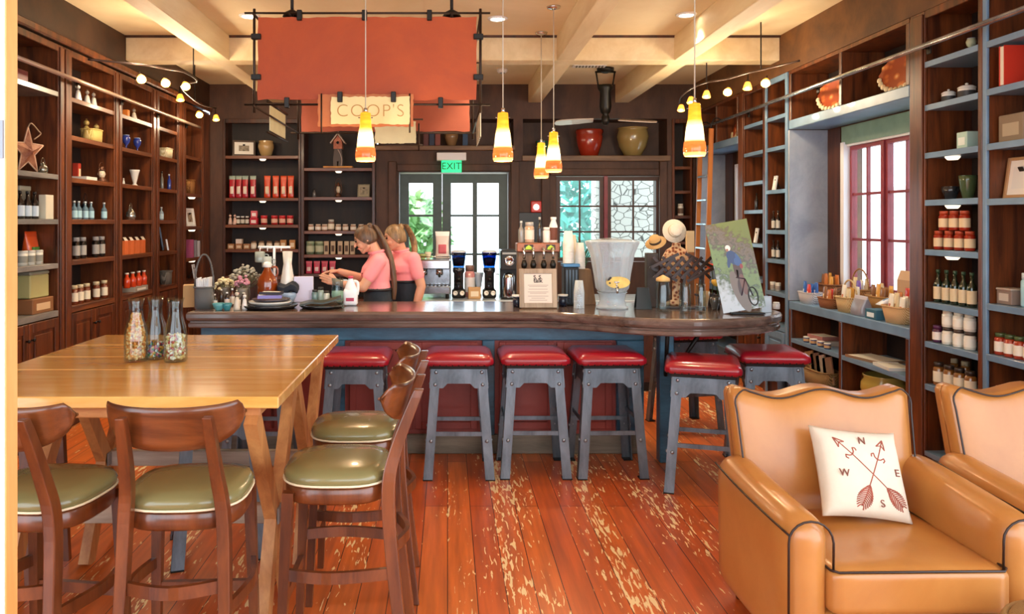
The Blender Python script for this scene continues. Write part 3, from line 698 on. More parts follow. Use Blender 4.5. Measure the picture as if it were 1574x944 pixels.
def track(label, pts, heads, posts, bright, ctr):
    t = thing('track_light', label, 'lamp')
    MB().tube(catmull(pts, 8), .009, 8).build('track_rail', mat('track_bronze', '4A3A34', .35, metal=.7), t)
    for (x, y, z) in posts: MB().rod((x, y, z), (x, y, 3.49), .006, 6).build('hanger', iron, t)
    for i, (x, y, z) in enumerate(heads):
        h = MB(); h.rod((0, 0, .04), (0, 0, .115), .006, 6); h.lathe([(0, .05), (.018, .05), (.024, .03), (.024, .022)], 12); ho = h.build('spot_head', iron, t, loc=(x, y, z))
        MB().lathe([(.022, .035), (.034, .0), (.040, -.03), (.034, -.028), (.02, .02), (0, .022)], 14).build('spot_shade', spot_glass, ho)
        MB().ball(0, 0, -.020, .030 if i in bright else .016, u=12, v=8).build('spot_bulb', spot_bulb if i in bright else spot_dim, ho)
        ho.rotation_euler = (-.95 if i in bright else -.3, 0, (.5 if x < 0 else -.5))
        l = bpy.data.lights.new('spot_light', 'POINT'); l.energy = TRACK_W*(1.25 if i in bright else .6); l.color = (1, .78, .5); l.shadow_soft_size = .03
        o = bpy.data.objects.new('spot_light', l); C.objects.link(o); o.parent = ho; o.location = (0, 0, -.10)
def pt(px, py, Y): return (px_x(px, Y), Y, px_z(py, Y))
hl = [pt(217, 120, 6.6), pt(254, 126, 6.77), pt(285, 131, 7.0), pt(277, 150, 7.7), pt(306, 175, 8.75), pt(332, 181, 9.1)]
track('curved track of amber spotlights in front of the brown bookcases', [(-3.0, 6.4, 3.06)]+[(x, y, z+.115) for x, y, z in hl[:3]]+[(-2.42, 7.4, 3.06)]+[(x, y, z+.115) for x, y, z in hl[3:]], hl, [(-2.40, 7.25, 3.07), (-2.8, 8.5, 3.05)], (0, 1, 2, 4), None)
hr = [pt(1177, 126, 6.77), pt(1149, 132, 6.95), pt(1119, 140, 7.23), pt(1086, 145, 7.45), pt(1062, 154, 7.8), pt(1047, 166, 8.2)]
track('curved track of amber spotlights on the window side of the ceiling', [(2.98, 6.5, 3.07)]+[(x, y, z+.115) for x, y, z in hr]+[(2.55, 8.45, 2.98)], hr, [(2.80, 6.86, 3.07), (2.53, 7.5, 3.07)], (0, 2), None)
down_m = mat('downlight_glow', 'FFFFFF', .4, emit='FFF2DA', es=12)
for i, (px, py, lab) in enumerate(((240, 15, 'round recessed ceiling light nearest the brown bookcases'), (383, 24, 'round recessed ceiling light at the corner of the hanging sign'), (765, 28, 'round recessed ceiling light just beyond the free edge of the hanging sign'), (1055, 22, 'round recessed ceiling light between the two timber beams by the window wall'))):
    Y = 1.8*F/(CY-py); x = px_x(px, Y)
    t = thing('ceiling_light', lab, 'ceiling light', (x, Y, 3.499), 0, 'recessed ceiling lights')
    MB().lathe([(.062, -.012), (.085, -.010), (.09, 0), (.06, 0)], 24).build('trim_ring', white_trim, t)
    MB().lathe([(0, -.004), (.06, -.004), (.06, -.001), (0, -.001)], 24).build('diffuser', down_m, t)
    l = bpy.data.lights.new('downlight', 'SPOT'); l.energy = DOWN_W; l.spot_size = 1.5; l.spot_blend = .6; l.color = (1, .86, .64); l.shadow_soft_size = .06
    o = bpy.data.objects.new('downlight', l); C.objects.link(o); o.parent = t; o.location = (0, 0, -.03)
# ceiling vent, smoke detector, fan
t = thing('ceiling_vent', 'white slotted air vent in the ceiling above the fan', 'vent', (1.62, 8.78, 3.495))
MB().box(-.19, .19, -.07, .07, -.012, .0, .003).build('vent_frame', white_trim, t)
for k in range(9): MB().bar((-.15+k*.037, -.05, -.014), (-.14+k*.037, .05, -.014), .018, .004, ref=(0, 0, 1)).build('slat', mat('vent_dark', '6A665E', .6), t)
t = thing('smoke_detector', 'small round white smoke detector on the ceiling behind the beam', 'smoke detector', (.64, 9.0, 3.499))
MB().lathe([(0, -.045), (.045, -.045), (.06, -.03), (.065, 0), (0, 0)], 20).build('housing', white_trim, t)
MB().lathe([(.02, -.052), (.03, -.05), (.03, -.045), (0, -.045)], 12).build('sensor_cap', steel, t)
t = thing('ceiling_fan', 'black ceiling fan with pale blades turned towards the pots', 'fan', (1.84, 8.95, 0))
m = MB(); m.lathe([(0, 3.5), (.10, 3.5), (.10, 3.47), (.03, 3.44), (0, 3.44)], 16)
m.build('ceiling_mount', black, t)
m = MB()
for x in (-.11, .11): m.rod((x, 0, 3.46), (x*.75, 0, 3.28), .010, 6)
m.rod((-.12, 0, 3.455), (.12, 0, 3.455), .012, 6); m.build('yoke', black, t)
MB().lathe([(0, 3.30), (.085, 3.30), (.088, 3.26), (.062, 3.22), (.07, 3.05), (.055, 2.98), (.03, 2.96), (.045, 2.93), (.05, 2.88), (.03, 2.84), (0, 2.83)], 18).build('motor_housing', black, t)
bl = mat('fan_blade', 'B9A79A', .25, coat=.5)
for a, s in ((-.12, 1), (PI-.1, 1)):
    b = MB(); b.bar((.04, 0, 2.905), (.16, 0, 2.905), .035, .012, ref=(0, 0, 1)); bo = b.build('blade_iron', black, t, rot=(0, 0, a))
    b = MB(); P = [(.14, -.045), (.30, -.065), (.52, -.07), (.575, -.05), (.59, 0), (.575, .05), (.52, .07), (.30, .065), (.14, .045)]
    b.poly([(x, y, 2.897+y*.28-x*.06) for x, y in P], .010); b.build('blade', bl, bo)
# ================================================================ HIGH TABLE
honey = ramp2('honey_boards', 'E3A24C', 'F5C270', (1.5, 11, 11), .16, bump=.02, coat=.7, c3='EDB25C')
rustic = ramp2('rustic_pine', 'A8693A', 'CF9358', (12, 12, 1.6), .45, bump=.05)
edge_wood = ramp2('board_edge', 'B9773F', 'DDA062', (2, 14, 14), .4, bump=.03)
tb = thing('trestle_table', 'high honey-coloured plank table on crossed timber legs', 'table', (-1.305, 3.65, 0))
m = MB()
for a, b in ((-.79, -.262), (-.259, .06), (.063, .42), (.423, .79)): m.box(-.675, .675, a, b, 1.006, 1.05, .004)
m.build('tabletop', honey, tb)
for s in (-1, 1): MB().box(-.53, .53, s*.70-.03, s*.70+.03, .955, 1.005, .004).build('apron', edge_wood, tb)
for sx in (-1, 1):
    for yc in (-.37, .40):
        X = .565 if sx > 0 else -.49
        for q in (-1, 1):
            MB().bar((X, yc+q*.026, .455), (X, yc+q*.375, .965), .078, .05, ref=(1, 0, 0)).build('trestle_leg', rustic, tb)
            MB().bar((X, yc+q*.026, .485), (X, yc+q*.235, .0), .078, .05, ref=(1, 0, 0)).build('trestle_leg', rustic, tb)
        MB().box(X-.032, X+.032, yc-.06, yc+.06, .43, .50, .004).build('leg_joint', mat('joint_plate', '8A7F78', .5), tb)
for yc in (-.37, .40): MB().box(-.54, .54, yc-.02, yc+.02, .42, .50, .004).build('stretcher', ramp2('pale_board', '9C8A78', 'BFAE99', (1.5, 14, 14), .5), tb)
for sx in (-1, 1): MB().box(sx*.565-.03, sx*.565+.03, -.74, .74, .965, 1.004, .004).build('top_batten', rustic, tb)

# ================================================================ BAR CHAIRS
walnut = ramp2('walnut', '451F0F', '7C411E', (9, 9, 1.6), .3, bump=.02, coat=.5)
walnut_h = ramp2('walnut_rail', '4A2412', '854A24', (1.6, 9, 12), .28, bump=.02, coat=.5)
vinyl = mat('green_vinyl', '7E784E', .24, var=.1, vs=3, coat=.35)
def superell(p): return lambda a, z: 1/((abs(math.cos(a))**p+abs(math.sin(a))**p)**(1/p))
def make_chair(label):
    t = thing('bar_chair', label, 'chair', group='walnut bar chairs around the plank table')
    se = superell(3.0)
    MB().lathe([(0, .722), (.19, .722), (.207, .735), (.210, .752), (.198, .770), (.15, .782), (.08, .787), (0, .788)], 40, sx=1.0, sy=.98, mod=se).build('seat', vinyl, t)
    MB().lathe([(.14, .66), (.198, .66), (.203, .668), (.203, .715), (.196, .722), (.0, .722)], 40, sx=1.0, sy=.98, mod=se).build('seat_frame', walnut, t)
    MB().tube([(.209*se(a, 0)*math.cos(a), .98*.209*se(a, 0)*math.sin(a), .730) for a in [2*PI*i/40 for i in range(40)]], .0045, 6, closed=True).build('piping', cream, t)
    for s in (-1, 1):
        MB().bar((s*.172, .165, .70), (s*.19, .195, 0), .042, .042, .030, .030).build('leg', walnut, t)
        P = catmull([(s*.19, -.275, 0), (s*.172, -.225, .40), (s*.162, -.205, .70), (s*.147, -.235, .86), (s*.137, -.318, 1.075)], 5)
        m = MB(); rows = []
        for i, p in enumerate(P):
            f = i/(len(P)-1); w = .030+.012*math.sin(f*PI)**.7; dd = .036+.014*math.sin(f*PI)**.7
            rows.append([m.b.verts.new(p+Vector((u*w/2, v*dd/2, 0))) for u, v in ((-1, -1), (1, -1), (1, 1), (-1, 1))])
        fs = [m.b.faces.new((A[k], A[(k+1) % 4], B[(k+1) % 4], B[k])) for A, B in zip(rows, rows[1:]) for k in range(4)]+[m.b.faces.new(rows[0][::-1]), m.b.faces.new(rows[-1])]
        m.build('leg', walnut, t, bevel=.004)
        Q = catmull([(s*.183, .178, .40), (s*.215, .0, .40), (s*.172, -.225, .40)], 6); MB().tube(Q, .01, flat=(.018, .042)).build('stretcher', walnut, t)
    MB().tube(catmull([(-.17, -.215, .485), (0, -.268, .485), (.17, -.215, .485)], 6), .01, flat=(.018, .042)).build('stretcher', walnut, t)
    MB().tube([(-.18, .182, .30), (.18, .182, .30)], .01, flat=(.022, .04)).build('stretcher', walnut, t)
    m = MB(); N = 22; grid = []
    for side in (0, 1):
        g = []
        for i in range(N+1):
            u = -1+2*i/N; zt = 1.098+.016*u*u-.06*max(0, abs(u)-.86)/.14; zb = .945+.10*abs(u)**2.4+.02*max(0, abs(u)-.86)/.14
            col = []
            for j in range(7):
                z = zb+(zt-zb)*j/6; y = -.270+.105*u*u-(z-1.0)*.30
                th = .017*(1-.35*abs(u)**4)
                if j in (0, 6): th *= .55
                col.append(m.b.verts.new((.232*math.sin(u*1.35)/math.sin(1.35), y+(th if side else 0)-.0085*0, z)))
            g.append(col)
        grid.append(g)
    fs = []
    for i in range(N):
        for j in range(6):
            fs.append(m.b.faces.new((grid[0][i][j], grid[0][i+1][j], grid[0][i+1][j+1], grid[0][i][j+1])))
            fs.append(m.b.faces.new((grid[1][i][j], grid[1][i][j+1], grid[1][i+1][j+1], grid[1][i+1][j])))
        for j in (0, 6): fs.append(m.b.faces.new((grid[0][i][j], grid[0][i+1][j], grid[1][i+1][j], grid[1][i][j])))
    for i in (0, N):
        for j in range(6): fs.append(m.b.faces.new((grid[0][i][j], grid[0][i][j+1], grid[1][i][j+1], grid[1][i][j])))
    m._fin(fs, True); m.build('backrest', walnut_h, t)
    return t
chair0 = None
def put_chair(x, y, rz, label):
    global chair0
    if chair0 is None: c = chair0 = make_chair(label)
    else: c = copy_tree(chair0); c['label'] = label
    c.location = (x, y, 0); c.rotation_euler = (0, 0, rz)
put_chair(-.925, 2.78, .05, 'dark wood bar chair with its back to us, beside the crossed table legs')
put_chair(-1.44, 2.77, -.14, 'dark wood bar chair with its back to us, cut off by the doorway edge')
put_chair(-.425, 3.02, PI/2, 'dark wood bar chair with shiny green seat at the table end, nearer one')
put_chair(-.425, 3.60, PI/2+.03, 'dark wood bar chair with green seat at the table end, half hidden, nearer the bar')
put_chair(-2.10, 3.665, -PI/2+.05, 'bar chair at the bookcase end of the table, only its rounded back showing')

# ================================================================ METAL BAR STOOLS
gun = ramp2('gunmetal', '4E575F', '7E8A94', (7, 7, 2), .42, bump=.04, metal=.55)
burg = mat('red_leather', '9A1526', .28, var=.14, vs=5, coat=.4)
def make_stool(label):
    t = thing('bar_stool', label, 'stool', group='red-topped metal stools at the bar')
    def pf(p):
        e = 1-max(abs(p.x)/.232, abs(p.y)/.232)**6
        return (p.x, p.y, p.z*(.72+.28*max(0, e))+.745)
    MB().box(-.195, .195, -.195, .195, .728, .748, .003).build('seat_board', iron, t)
    sd = MB(); sd.rbox(.464, .464, .085, .035, 12, pf); sd.mi = 1
    for k in range(11):
        v = -.21+.042*k
        for x, y in ((v, -.228), (v, .228), (-.228, v), (.228, v)): sd.ball(x, y, .757, .005, u=6, v=4)
    sd.build('seat', [burg, iron], t)
    for sx in (-1, 1):
        for sy in (-1, 1):
            top, bot = Vector((sx*.178, sy*.178, .742)), Vector((sx*.232, sy*.232, .006))
            m = MB(); W = .058
            m.bar(top-Vector((sx*W/2, 0, 0)), bot-Vector((sx*W/2, 0, 0)), .007, W, ref=(1, 0, 0)); m.bar(top-Vector((0, sy*W/2, 0)), bot-Vector((0, sy*W/2, 0)), .007, W, ref=(0, 1, 0))
            b = m; b.mi = 1
            for f in (.05, .16, .66):
                p = top.lerp(bot, f)
                b.ball(p.x-sx*W/2, p.y+sy*.004, p.z, .0125, sy=.7, u=8, v=6); b.ball(p.x+sx*.004, p.y-sy*W/2, p.z, .0125, sx=.7, u=8, v=6)
            lo = m.build('leg', [gun, mat('bolt_steel', '9AA2A8', .35, metal=.8)], t)
            MB().box(min(bot.x+sx*.006, bot.x-sx*W), max(bot.x+sx*.006, bot.x-sx*W), min(bot.y+sy*.006, bot.y-sy*W), max(bot.y+sy*.006, bot.y-sy*W), 0, .008).build('foot', iron, lo)
    for k in range(4):
        R = Matrix.Rotation(k*PI/2, 4, 'Z')
        a = .181
        m = MB(); P = [(-a-.006, .735), (a+.006, .735), (a+.016, .60), (.105, .60), (.075, .63), (-.075, .63), (-.105, .60), (-a-.016, .60)]
        m.poly([(x, -.180-(.735-z)*.07, z) for x, z in P], .005, (0, 1, 0)); m.xf(R); m.build('apron', gun, t)
        z = .30 if k % 2 == 0 else .37
        a = .178+(.742-z)*.0734
        m = MB(); m.bar((-a+.01, -a+.012, z), (a-.01, -a+.012, z), .028, .008, ref=(0, 1, 0)); m.xf(R); m.build('footrest', gun, t)
    return t
stool0 = None
def put_stool(x, y, rz, label):
    global stool0
    if stool0 is None: c = stool0 = make_stool(label)
    else: c = copy_tree(stool0); c['label'] = label
    c.location = (x, y, 0); c.rotation_euler = (0, 0, rz)
put_stool(.075, 5.28, 0, 'red-topped grey metal stool at the bar, the one just past the bar chairs')
put_stool(.585, 5.30, 0, 'red-topped grey metal stool in the middle of the row of five along the bar front')
put_stool(1.09, 5.30, .03, 'red-topped grey metal stool in front of the blue post where the bar begins to curve')
put_stool(-.62, 5.26, 0, 'red-topped grey metal stool partly hidden behind the two end bar chairs')
put_stool(1.65, 4.97, -.30, 'red-topped grey metal stool standing turned, nearest the armchair back')
put_stool(2.225, 5.36, -.10, 'red-topped grey metal stool closest to the window bench at the rounded bar end')
put_stool(1.98, 6.42, .2, 'dark stool on the far side of the rounded bar end, seen under the counter')
put_stool(-1.27, 5.28, 0, 'metal stool at the bar seen only in glimpses beneath the plank table')
put_stool(-1.20, 4.02, .35, 'metal stool pushed right under the plank table, only its legs showing')

# ================================================================ ARMCHAIRS
tan = ramp2('tan_leather', 'AF7136', 'BC7F40', (3, 3, 3), .32, bump=.012, coat=.3)
pipe_m = mat('dark_piping', '24120C', .4)
def make_armchair(label):
    t = thing('armchair', label, 'armchair', group='tan leather armchairs')
    MB().rbox(.86, .80, .20, .03, 8, at=(0, .42, .085)).build('base', tan, t)
    def sf(p):
        u, v = p.x/.325, p.y/.33
        return (p.x, p.y, p.z+(.018*(1-u*u)*(1-v*v) if p.z > .1 else 0))
    so = MB().rbox(.655, .66, .165, .03, 14, sf, at=(0, .335, .286)).build('seat_cushion', tan, t)
    pw = []
    for x, y in ((-.315, .62), (-.322, .03), (-.30, .008), (.30, .008), (.322, .03), (.315, .62)): pw.append((x, y, .448))
    MB().tube(pw, .0045, 6).build('piping', pipe_m, so)
    for s in (-1, 1):
        def af(p, s=s):
            f = (p.y+.36)/.72; z = p.z/.54
            out = .012*math.sin(max(0, min(1, f))*PI*.9)+.004*f
            out *= (.5+.8*z) if z < .75 else 1.1
            x = p.x+(s*out if p.x*s > 0 else s*out*.25)
            return (x, p.y, p.z+.045*f*z)
        ao = MB().rbox(.165, .72, .54, .078, 14, af, at=(s*.392, .385, .085)).build('arm', tan, t)
        o, i = .392+.0815, .392-.0815
        U = [(s*o, .030, .12), (s*o, .028, .545)]+[(s*(.392+.0815*math.cos(a)), .030, .545+.078*math.sin(a)) for a in [PI*k/10 for k in range(1, 10)]]+[(s*i, .028, .545), (s*i, .03, .43)]
        MB().tube(U, .0042, 6).build('piping', pipe_m, ao)
        L = []
        for k in range(13):
            f = k/12; y = .03+.70*f
            out = (.012*math.sin(min(1, f)*PI*.9)+.004*f)*1.1
            L.append((s*(o+out-.004), y, .572+.045*f))
        MB().tube(L, .0042, 6).build('piping', pipe_m, ao)
        for y in (.08, .74): MB().lathe([(0, 0), (.020, 0), (.030, .085), (0, .085)], 12, (s*.36, y, 0)).build('foot', dark_wood, t)
    wave = lambda u: .020*math.cos(u*2*PI)-.004
    def bf(p):
        u = p.x/.415; f = p.z/.64
        z = p.z+(wave(u)*max(0, (f-.55)/.45))
        y = p.y+.14*f
        if p.y < 0: y -= .05*(1-u*u)*math.sin(min(1, max(0, f))*PI*.9)-.012
        x = p.x*(.91+.08*f)
        return (x, y, z)
    bo = MB().rbox(.83, .15, .64, .045, 18, bf, at=(0, .65, .30)).build('backrest', tan, t)
    Q = []
    yb = lambda f: .65-.075+.14*f+.004
    for k in range(9): f = .22+.73*k/8; Q.append((-.402*(.91+.08*f), yb(f)-.004, .30+.64*f))
    for k in range(1, 24): u = -1+2*k/24; Q.append((.40*u*.985, yb(1)-.006, .30+.640+wave(u)-.006))
    for k in range(9): f = .95-.73*k/8; Q.append((.402*(.91+.08*f), yb(f)-.004, .30+.64*f))
    MB().tube(catmull(Q, 3), .0042, 6).build('piping', pipe_m, bo)
    return t
ac = make_armchair('tan leather armchair with wavy back holding the arrow cushion'); ac.location = (1.70, 2.74, 0); ac.rotation_euler = (0, 0, .02)
a2 = copy_tree(ac); a2['label'] = 'tan leather armchair cut off by the picture edge, without a cushion'; a2.location = (2.70, 2.78, 0); a2.rotation_euler = (0, 0, .01)
# cushion with crossed arrows
cu_m = mat('cushion_linen', 'D8CCB9', .85, var=.03, vs=14, bump=.15, bs=25)
pr_m = mat('arrow_rust', '9C5140', .8, var=.15, vs=20); pr2 = mat('arrow_brown', '7C4436', .8)
cs = thing('cushion', 'white square cushion printed with two crossed arrows', 'cushion', (1.715, 3.135, .472), .0)
S, T = .186, .060
def cpt(u, v, off=0):
    pin = 1-.06*(1-abs(u)**2)*abs(v)**4; pin2 = 1-.06*(1-abs(v)**2)*abs(u)**4
    th = T*max(0, (1-abs(u)**3)*(1-abs(v)**3))**.5+.004
    return Vector((u*S*pin2, -(th+off), v*S*pin+S))
n = 22; m = MB(); G = [[[], []] for _ in range(n+1)]
for i in range(n+1):
    for j in range(n+1):
        p = cpt(-1+2*i/n, -1+2*j/n); G[i][0].append(m.b.verts.new(p)); G[i][1].append(m.b.verts.new((p.x, -p.y, p.z)))
fs = []
for i in range(n):
    for j in range(n):
        fs.append(m.b.faces.new((G[i][0][j], G[i+1][0][j], G[i+1][0][j+1], G[i][0][j+1]))); fs.append(m.b.faces.new((G[i][1][j], G[i][1][j+1], G[i+1][1][j+1], G[i+1][1][j])))
    for j in (0, n):
        fs.append(m.b.faces.new((G[i][0][j], G[i+1][0][j], G[i+1][1][j], G[i][1][j]))); fs.append(m.b.faces.new((G[j][0][i], G[j][0][i+1], G[j][1][i+1], G[j][1][i])))
m._fin(fs, True); lean = (-.52, .10, .02)
cbody = m.build('cover', cu_m, cs, rot=lean, loc=(0, 0, .012))
def print_line(mb, pts, w):
    P = [cpt(u, v, .0012) for u, v in pts]; q = []
    for a, b in zip(pts, pts[1:]):
        for k in range(8): q.append(cpt(a[0]+(b[0]-a[0])*k/8, a[1]+(b[1]-a[1])*k/8, .0006))
    q.append(cpt(*pts[-1], .0006)); mb.tube(q, w, 6)
for (hx, hy), (fx, fy), nm in (((-.62, .70), (.74, -.72), 'a'), ((.52, .72), (-.22, -.78), 'b')):
    m = MB(); d = Vector((fx-hx, fy-hy)).normalized(); nn = Vector((-d.y, d.x)); H0 = Vector((hx, hy)); E = Vector((fx, fy))
    print_line(m, [(hx, hy), (fx, fy)], .0022)
    for sgn in (-1, 1):
        a = H0+d*.22+nn*sgn*.10; print_line(m, [(hx, hy), tuple(a)], .0026); print_line(m, [tuple(a), tuple(H0+d*.15)], .002)
        c = H0+d*.52; q = [c, c+nn*sgn*.07-d*.03, c+nn*sgn*.12-d*.10, c+nn*sgn*.16-d*.06, c+nn*sgn*.14]; print_line(m, [tuple(x) for x in q], .0024)
    for k in range(11):
        for sgn in (-1, 1):
            b0 = E-d*(.06+.045*k); w = .17*math.sin((k+1)/12*PI)**.6; print_line(m, [tuple(b0), tuple(b0+nn*sgn*w*.6+d*.05), tuple(b0+nn*sgn*w+d*.12)], .0024)
    m.build('arrow_print', pr_m, cbody)
for ch, u, v in (('N', .02, .66), ('S', .24, -.70), ('W', -.52, -.10), ('E', .72, .0)):
    p = cpt(u, v, .0035); text_mesh(ch, .042, 'letter_print', pr2, cbody, (p.x, p.y, p.z), (PI/2, 0, 0), .0015)
# ================================================================ SMALL GOODS: one builder per kind, copies share meshes
CACHE = {}
def put(kind, loc, rz, label, cat, group=None, /, **k):
    key = (kind, tuple(sorted(k.items(), key=str)))
    if key in CACHE: o = copy_tree(CACHE[key])
    else: o = CACHE[key] = KINDS[kind](**k)
    o.location = loc; o.rotation_euler = (0, 0, rz); o['label'] = label; o['category'] = cat
    if group: o['group'] = group
    elif 'group' in o: del o['group']
    return o
def root(name): return thing(name, None, None)
def c_(h, rough=.45, **k): return mat('paint_'+h+('' if rough == .45 else '_%d' % int(rough*100))+''.join('_%s%d' % (a[0], int(b*100)) for a, b in k.items()), h, rough, **k)
def k_jar(w, h, body='7A2A1A', lid='D8C79A', label='EFE6D0', cap=.18):
    t = root('jar'); r = w/2
    MB().lathe([(0, 0), (r*.9, 0), (r, h*.05), (r, h*(.80-cap*.3)), (r*.80, h*(1-cap)), (0, h*(1-cap))], 16).build('jar_body', c_(body, .12, coat=.5), t)
    MB().lathe([(0, h*(1-cap)), (r*.86, h*(1-cap)), (r*.86, h*.985), (r*.8, h), (0, h)], 16).build('lid', c_(lid, .35), t)
    if label: MB().lathe([(r*1.012, h*.16), (r*1.012, h*.62)], 16).build('label', c_(label, .6), t)
    return t
def k_bottle(w, h, body='1E1512', cap='111111', label='DDE6EC', neck=.36, nr=.36):
    t = root('bottle'); r = w/2; s = 1-neck
    MB().lathe([(0, 0), (r*.92, 0), (r, h*.03), (r, h*(s-.10)), (r*.85, h*(s-.02)), (r*nr, h*(s+.10)), (r*nr, h*.93), (0, h*.93)], 16).build('bottle_body', c_(body, .1, coat=.6), t)
    MB().lathe([(0, h*.90), (r*nr*1.2, h*.90), (r*nr*1.2, h), (0, h)], 12).build('cap', c_(cap, .35), t)
    if label: MB().lathe([(r*1.012, h*.10), (r*1.012, h*(s-.16))], 16).build('label', c_(label, .6), t)
    return t
def k_pouch(w, h, col='B5221F', label='EFD9B0', top='C04A38', d=None):
    t = root('pouch'); d = d or w*.55; n = 12
    m = MB(); rows = []
    for i in range(n+1):
        f = i/n; ww = w/2*(1-.10*math.sin(f*PI)); dd = d/2*max(.06, (1-f**2.2))*(.85+.15*math.sin(f*PI))
        if f == 0: ww *= .92
        rows.append([(ww*math.copysign(abs(math.cos(a))**.5, math.cos(a)), dd*math.copysign(abs(math.sin(a))**.6, math.sin(a)), h*f) for a in [2*PI*k/16 for k in range(16)]])
    V = [[m.b.verts.new(p) for p in r] for r in rows]
    fs = []
    for q, (A, B) in enumerate(zip(V, V[1:])):
        for k in range(16):
            f = m.b.faces.new((A[k], A[(k+1) % 16], B[(k+1) % 16], B[k])); f.material_index = 1 if q >= n-2 else 0; f.smooth = True
    m.b.faces.new(V[0][::-1]); m.b.faces.new(V[-1])
    m.build('pouch_body', [c_(col, .3, coat=.3), c_(top, .4)], t)
    if label: MB().rbox(w*.55, d*.2, h*.34, .002, 4, at=(0, -d*.40, h*.18)).build('label', c_(label, .6), t)
    return t
def k_box(w, d, h, col='B08A5A', label=None, lid=None, name='box'):
    t = root(name)
    MB().box(-w/2, w/2, -d/2, d/2, 0, h*(.86 if lid else 1), min(w, d, h)*.04).build('box_body', c_(col, .6), t)
    if lid: MB().box(-w/2-.004, w/2+.004, -d/2-.004, d/2+.004, h*.86, h, min(w, d, h)*.05).build('lid', c_(lid, .5), t)
    if label: MB().box(-w*.32, w*.32, -d/2-.0015, -d/2+.001, h*.22, h*.68).build('label', c_(label, .6), t)
    return t
def k_tin(w, h, col='7C8E72', lid='A9B09A', label='D9D6C2'):
    t = root('tin'); r = w/2
    MB().lathe([(0, 0), (r, 0), (r, h*.86), (0, h*.86)], 16).build('tin_body', c_(col, .35), t)
    MB().lathe([(r*1.03, h*.84), (r*1.03, h*.97), (r*.95, h), (0, h)], 16).build('lid', c_(lid, .35), t)
    MB().lathe([(r*1.012, h*.2), (r*1.012, h*.65)], 16).build('label', c_(label, .6), t)
    return t
def k_canister(w, h):
    t = root('canister'); r = w/2
    MB().lathe([(0, 0), (r*.9, 0), (r, h*.08), (r, h*.62), (r*.94, h*.66), (0, h*.66)], 24).build('canister_body', whitec, t)
    MB().lathe([(r*1.04, h*.66), (r*1.04, h*.72), (r*.7, h*.82), (r*.15, h*.86), (r*.2, h*.95), (0, h)], 24).build('lid', whitec, t)
    MB().lathe([(r*1.012, h*.14), (r*1.012, h*.5)], 24).build('label', c_('3A3A3C'), t)
    return t
def k_vase(w, h, prof, col='EDEAE4', name='vase', rim=None):
    t = root(name)
    MB().lathe([(a*w/2, b*h) for a, b in prof], 24).build('vase_body', c_(col, .2, coat=.5), t)
    if rim: MB().lathe([(prof[-1][0]*w/2*1.05, h*.93), (prof[-1][0]*w/2*1.12, h*.97), (prof[-1][0]*w/2*1.05, h*1.01), (prof[-1][0]*w/2*.9, h)], 24).build('rim', c_(rim, .3), t)
    return t
POT = ((0, 0), (.55, 0), (.62, .02), (.82, .25), (1, .58), (.98, .76), (.86, .90), (.92, .97), (.90, 1), (.82, .98), (.78, .88), (0, .86))
VASE = ((0, 0), (.62, 0), (.60, .06), (.34, .14), (.36, .2), (.62, .5), (.80, .78), (.95, .90), (1, 1), (.88, 1), (.6, .55), (0, .3))
BOWL = ((0, 0), (.5, 0), (.55, .05), (.9, .6), (1, 1), (.94, 1), (.82, .6), (.45, .15), (0, .12))
def k_book(w, d, h, col='8A1C1C'):
    t = root('book')
    MB().box(-w/2, -w/2+.003, -d/2, d/2, 0, h).box(w/2-.003, w/2, -d/2, d/2, 0, h).box(-w/2, w/2, -d/2-.003, -d/2, 0, h).build('cover', c_(col, .5), t)
    MB().box(-w/2+.0031, w/2-.0031, -d/2+.0005, d/2-.005, .004, h-.004).build('page_block', c_('E9E1CF', .8), t)
    return t
def k_frame(w, h, frame='F2F0EA', matc='F6F3EC', pic='4B4640', border=.03, tilt=.16, matw=.25, depth=.018):
    t = root('picture_frame'); R = (-tilt, 0, 0)
    m = MB()
    for q in ((-w/2, -w/2+border, 0, h), (w/2-border, w/2, 0, h), (-w/2+border, w/2-border, 0, border), (-w/2+border, w/2-border, h-border, h)): m.box(q[0], q[1], -depth, 0, q[2], q[3], .002)
    m.build('frame', c_(frame, .4), t, rot=R)
    MB().box(-w/2+border, w/2-border, -depth*.5, -.001, border, h-border).build('mount', c_(matc, .7), t, rot=R)
    a = matw
    if pic: MB().box(-(w/2-border)*(1-a), (w/2-border)*(1-a), -depth*.5-.001, -depth*.5, border+(h-2*border)*a/2*1.2, h-border-(h-2*border)*a/2*1.2).build('picture', ramp2('picture_'+pic, pic, 'B5A58C', (30, 30, 18), .6, bump=0) if pic != 'text' else c_('E6DCD0'), t, rot=R)
    MB().bar((0, .004, h*.75), (0, h*.30+h*.75*math.sin(tilt), .004), .03, .006, ref=(0, 0, 1)).build('easel_leg', c_('2B221C'), t)
    return t
wick = {}
def wicker(c1, c2): return ramp2('wicker_'+c1, c1, c2, (70, 70, 90), .7, kind='wave', bump=.5)
def k_basket(w, d, h, c1='8A5A30', c2='C79A5C', handle=None, flare=.82, name='basket', rim=True):
    t = root(name); se = superell(3.2)
    wm = wicker(c1, c2)
    MB().lathe([(0, 0), (w/2*flare, 0), (w/2*(flare+1)/2, h*.5), (w/2, h), (w/2*.95, h), (w/2*flare*.93, .012), (0, .012)], 32, sy=d/w, mod=se).build('basket_body', wm, t)
    if rim: MB().tube([(w/2*se(a, 0)*math.cos(a), d/2*se(a, 0)*math.sin(a), h) for a in [2*PI*i/32 for i in range(32)]], max(.005, h*.05), 6, closed=True).build('rim', wm, t)
    if handle: MB().tube([(w/2*math.cos(a), 0, h+handle*math.sin(a)) for a in [PI*i/16 for i in range(17)]], .007, 6).build('handle', wm if handle > 0 else wm, t)
    return t
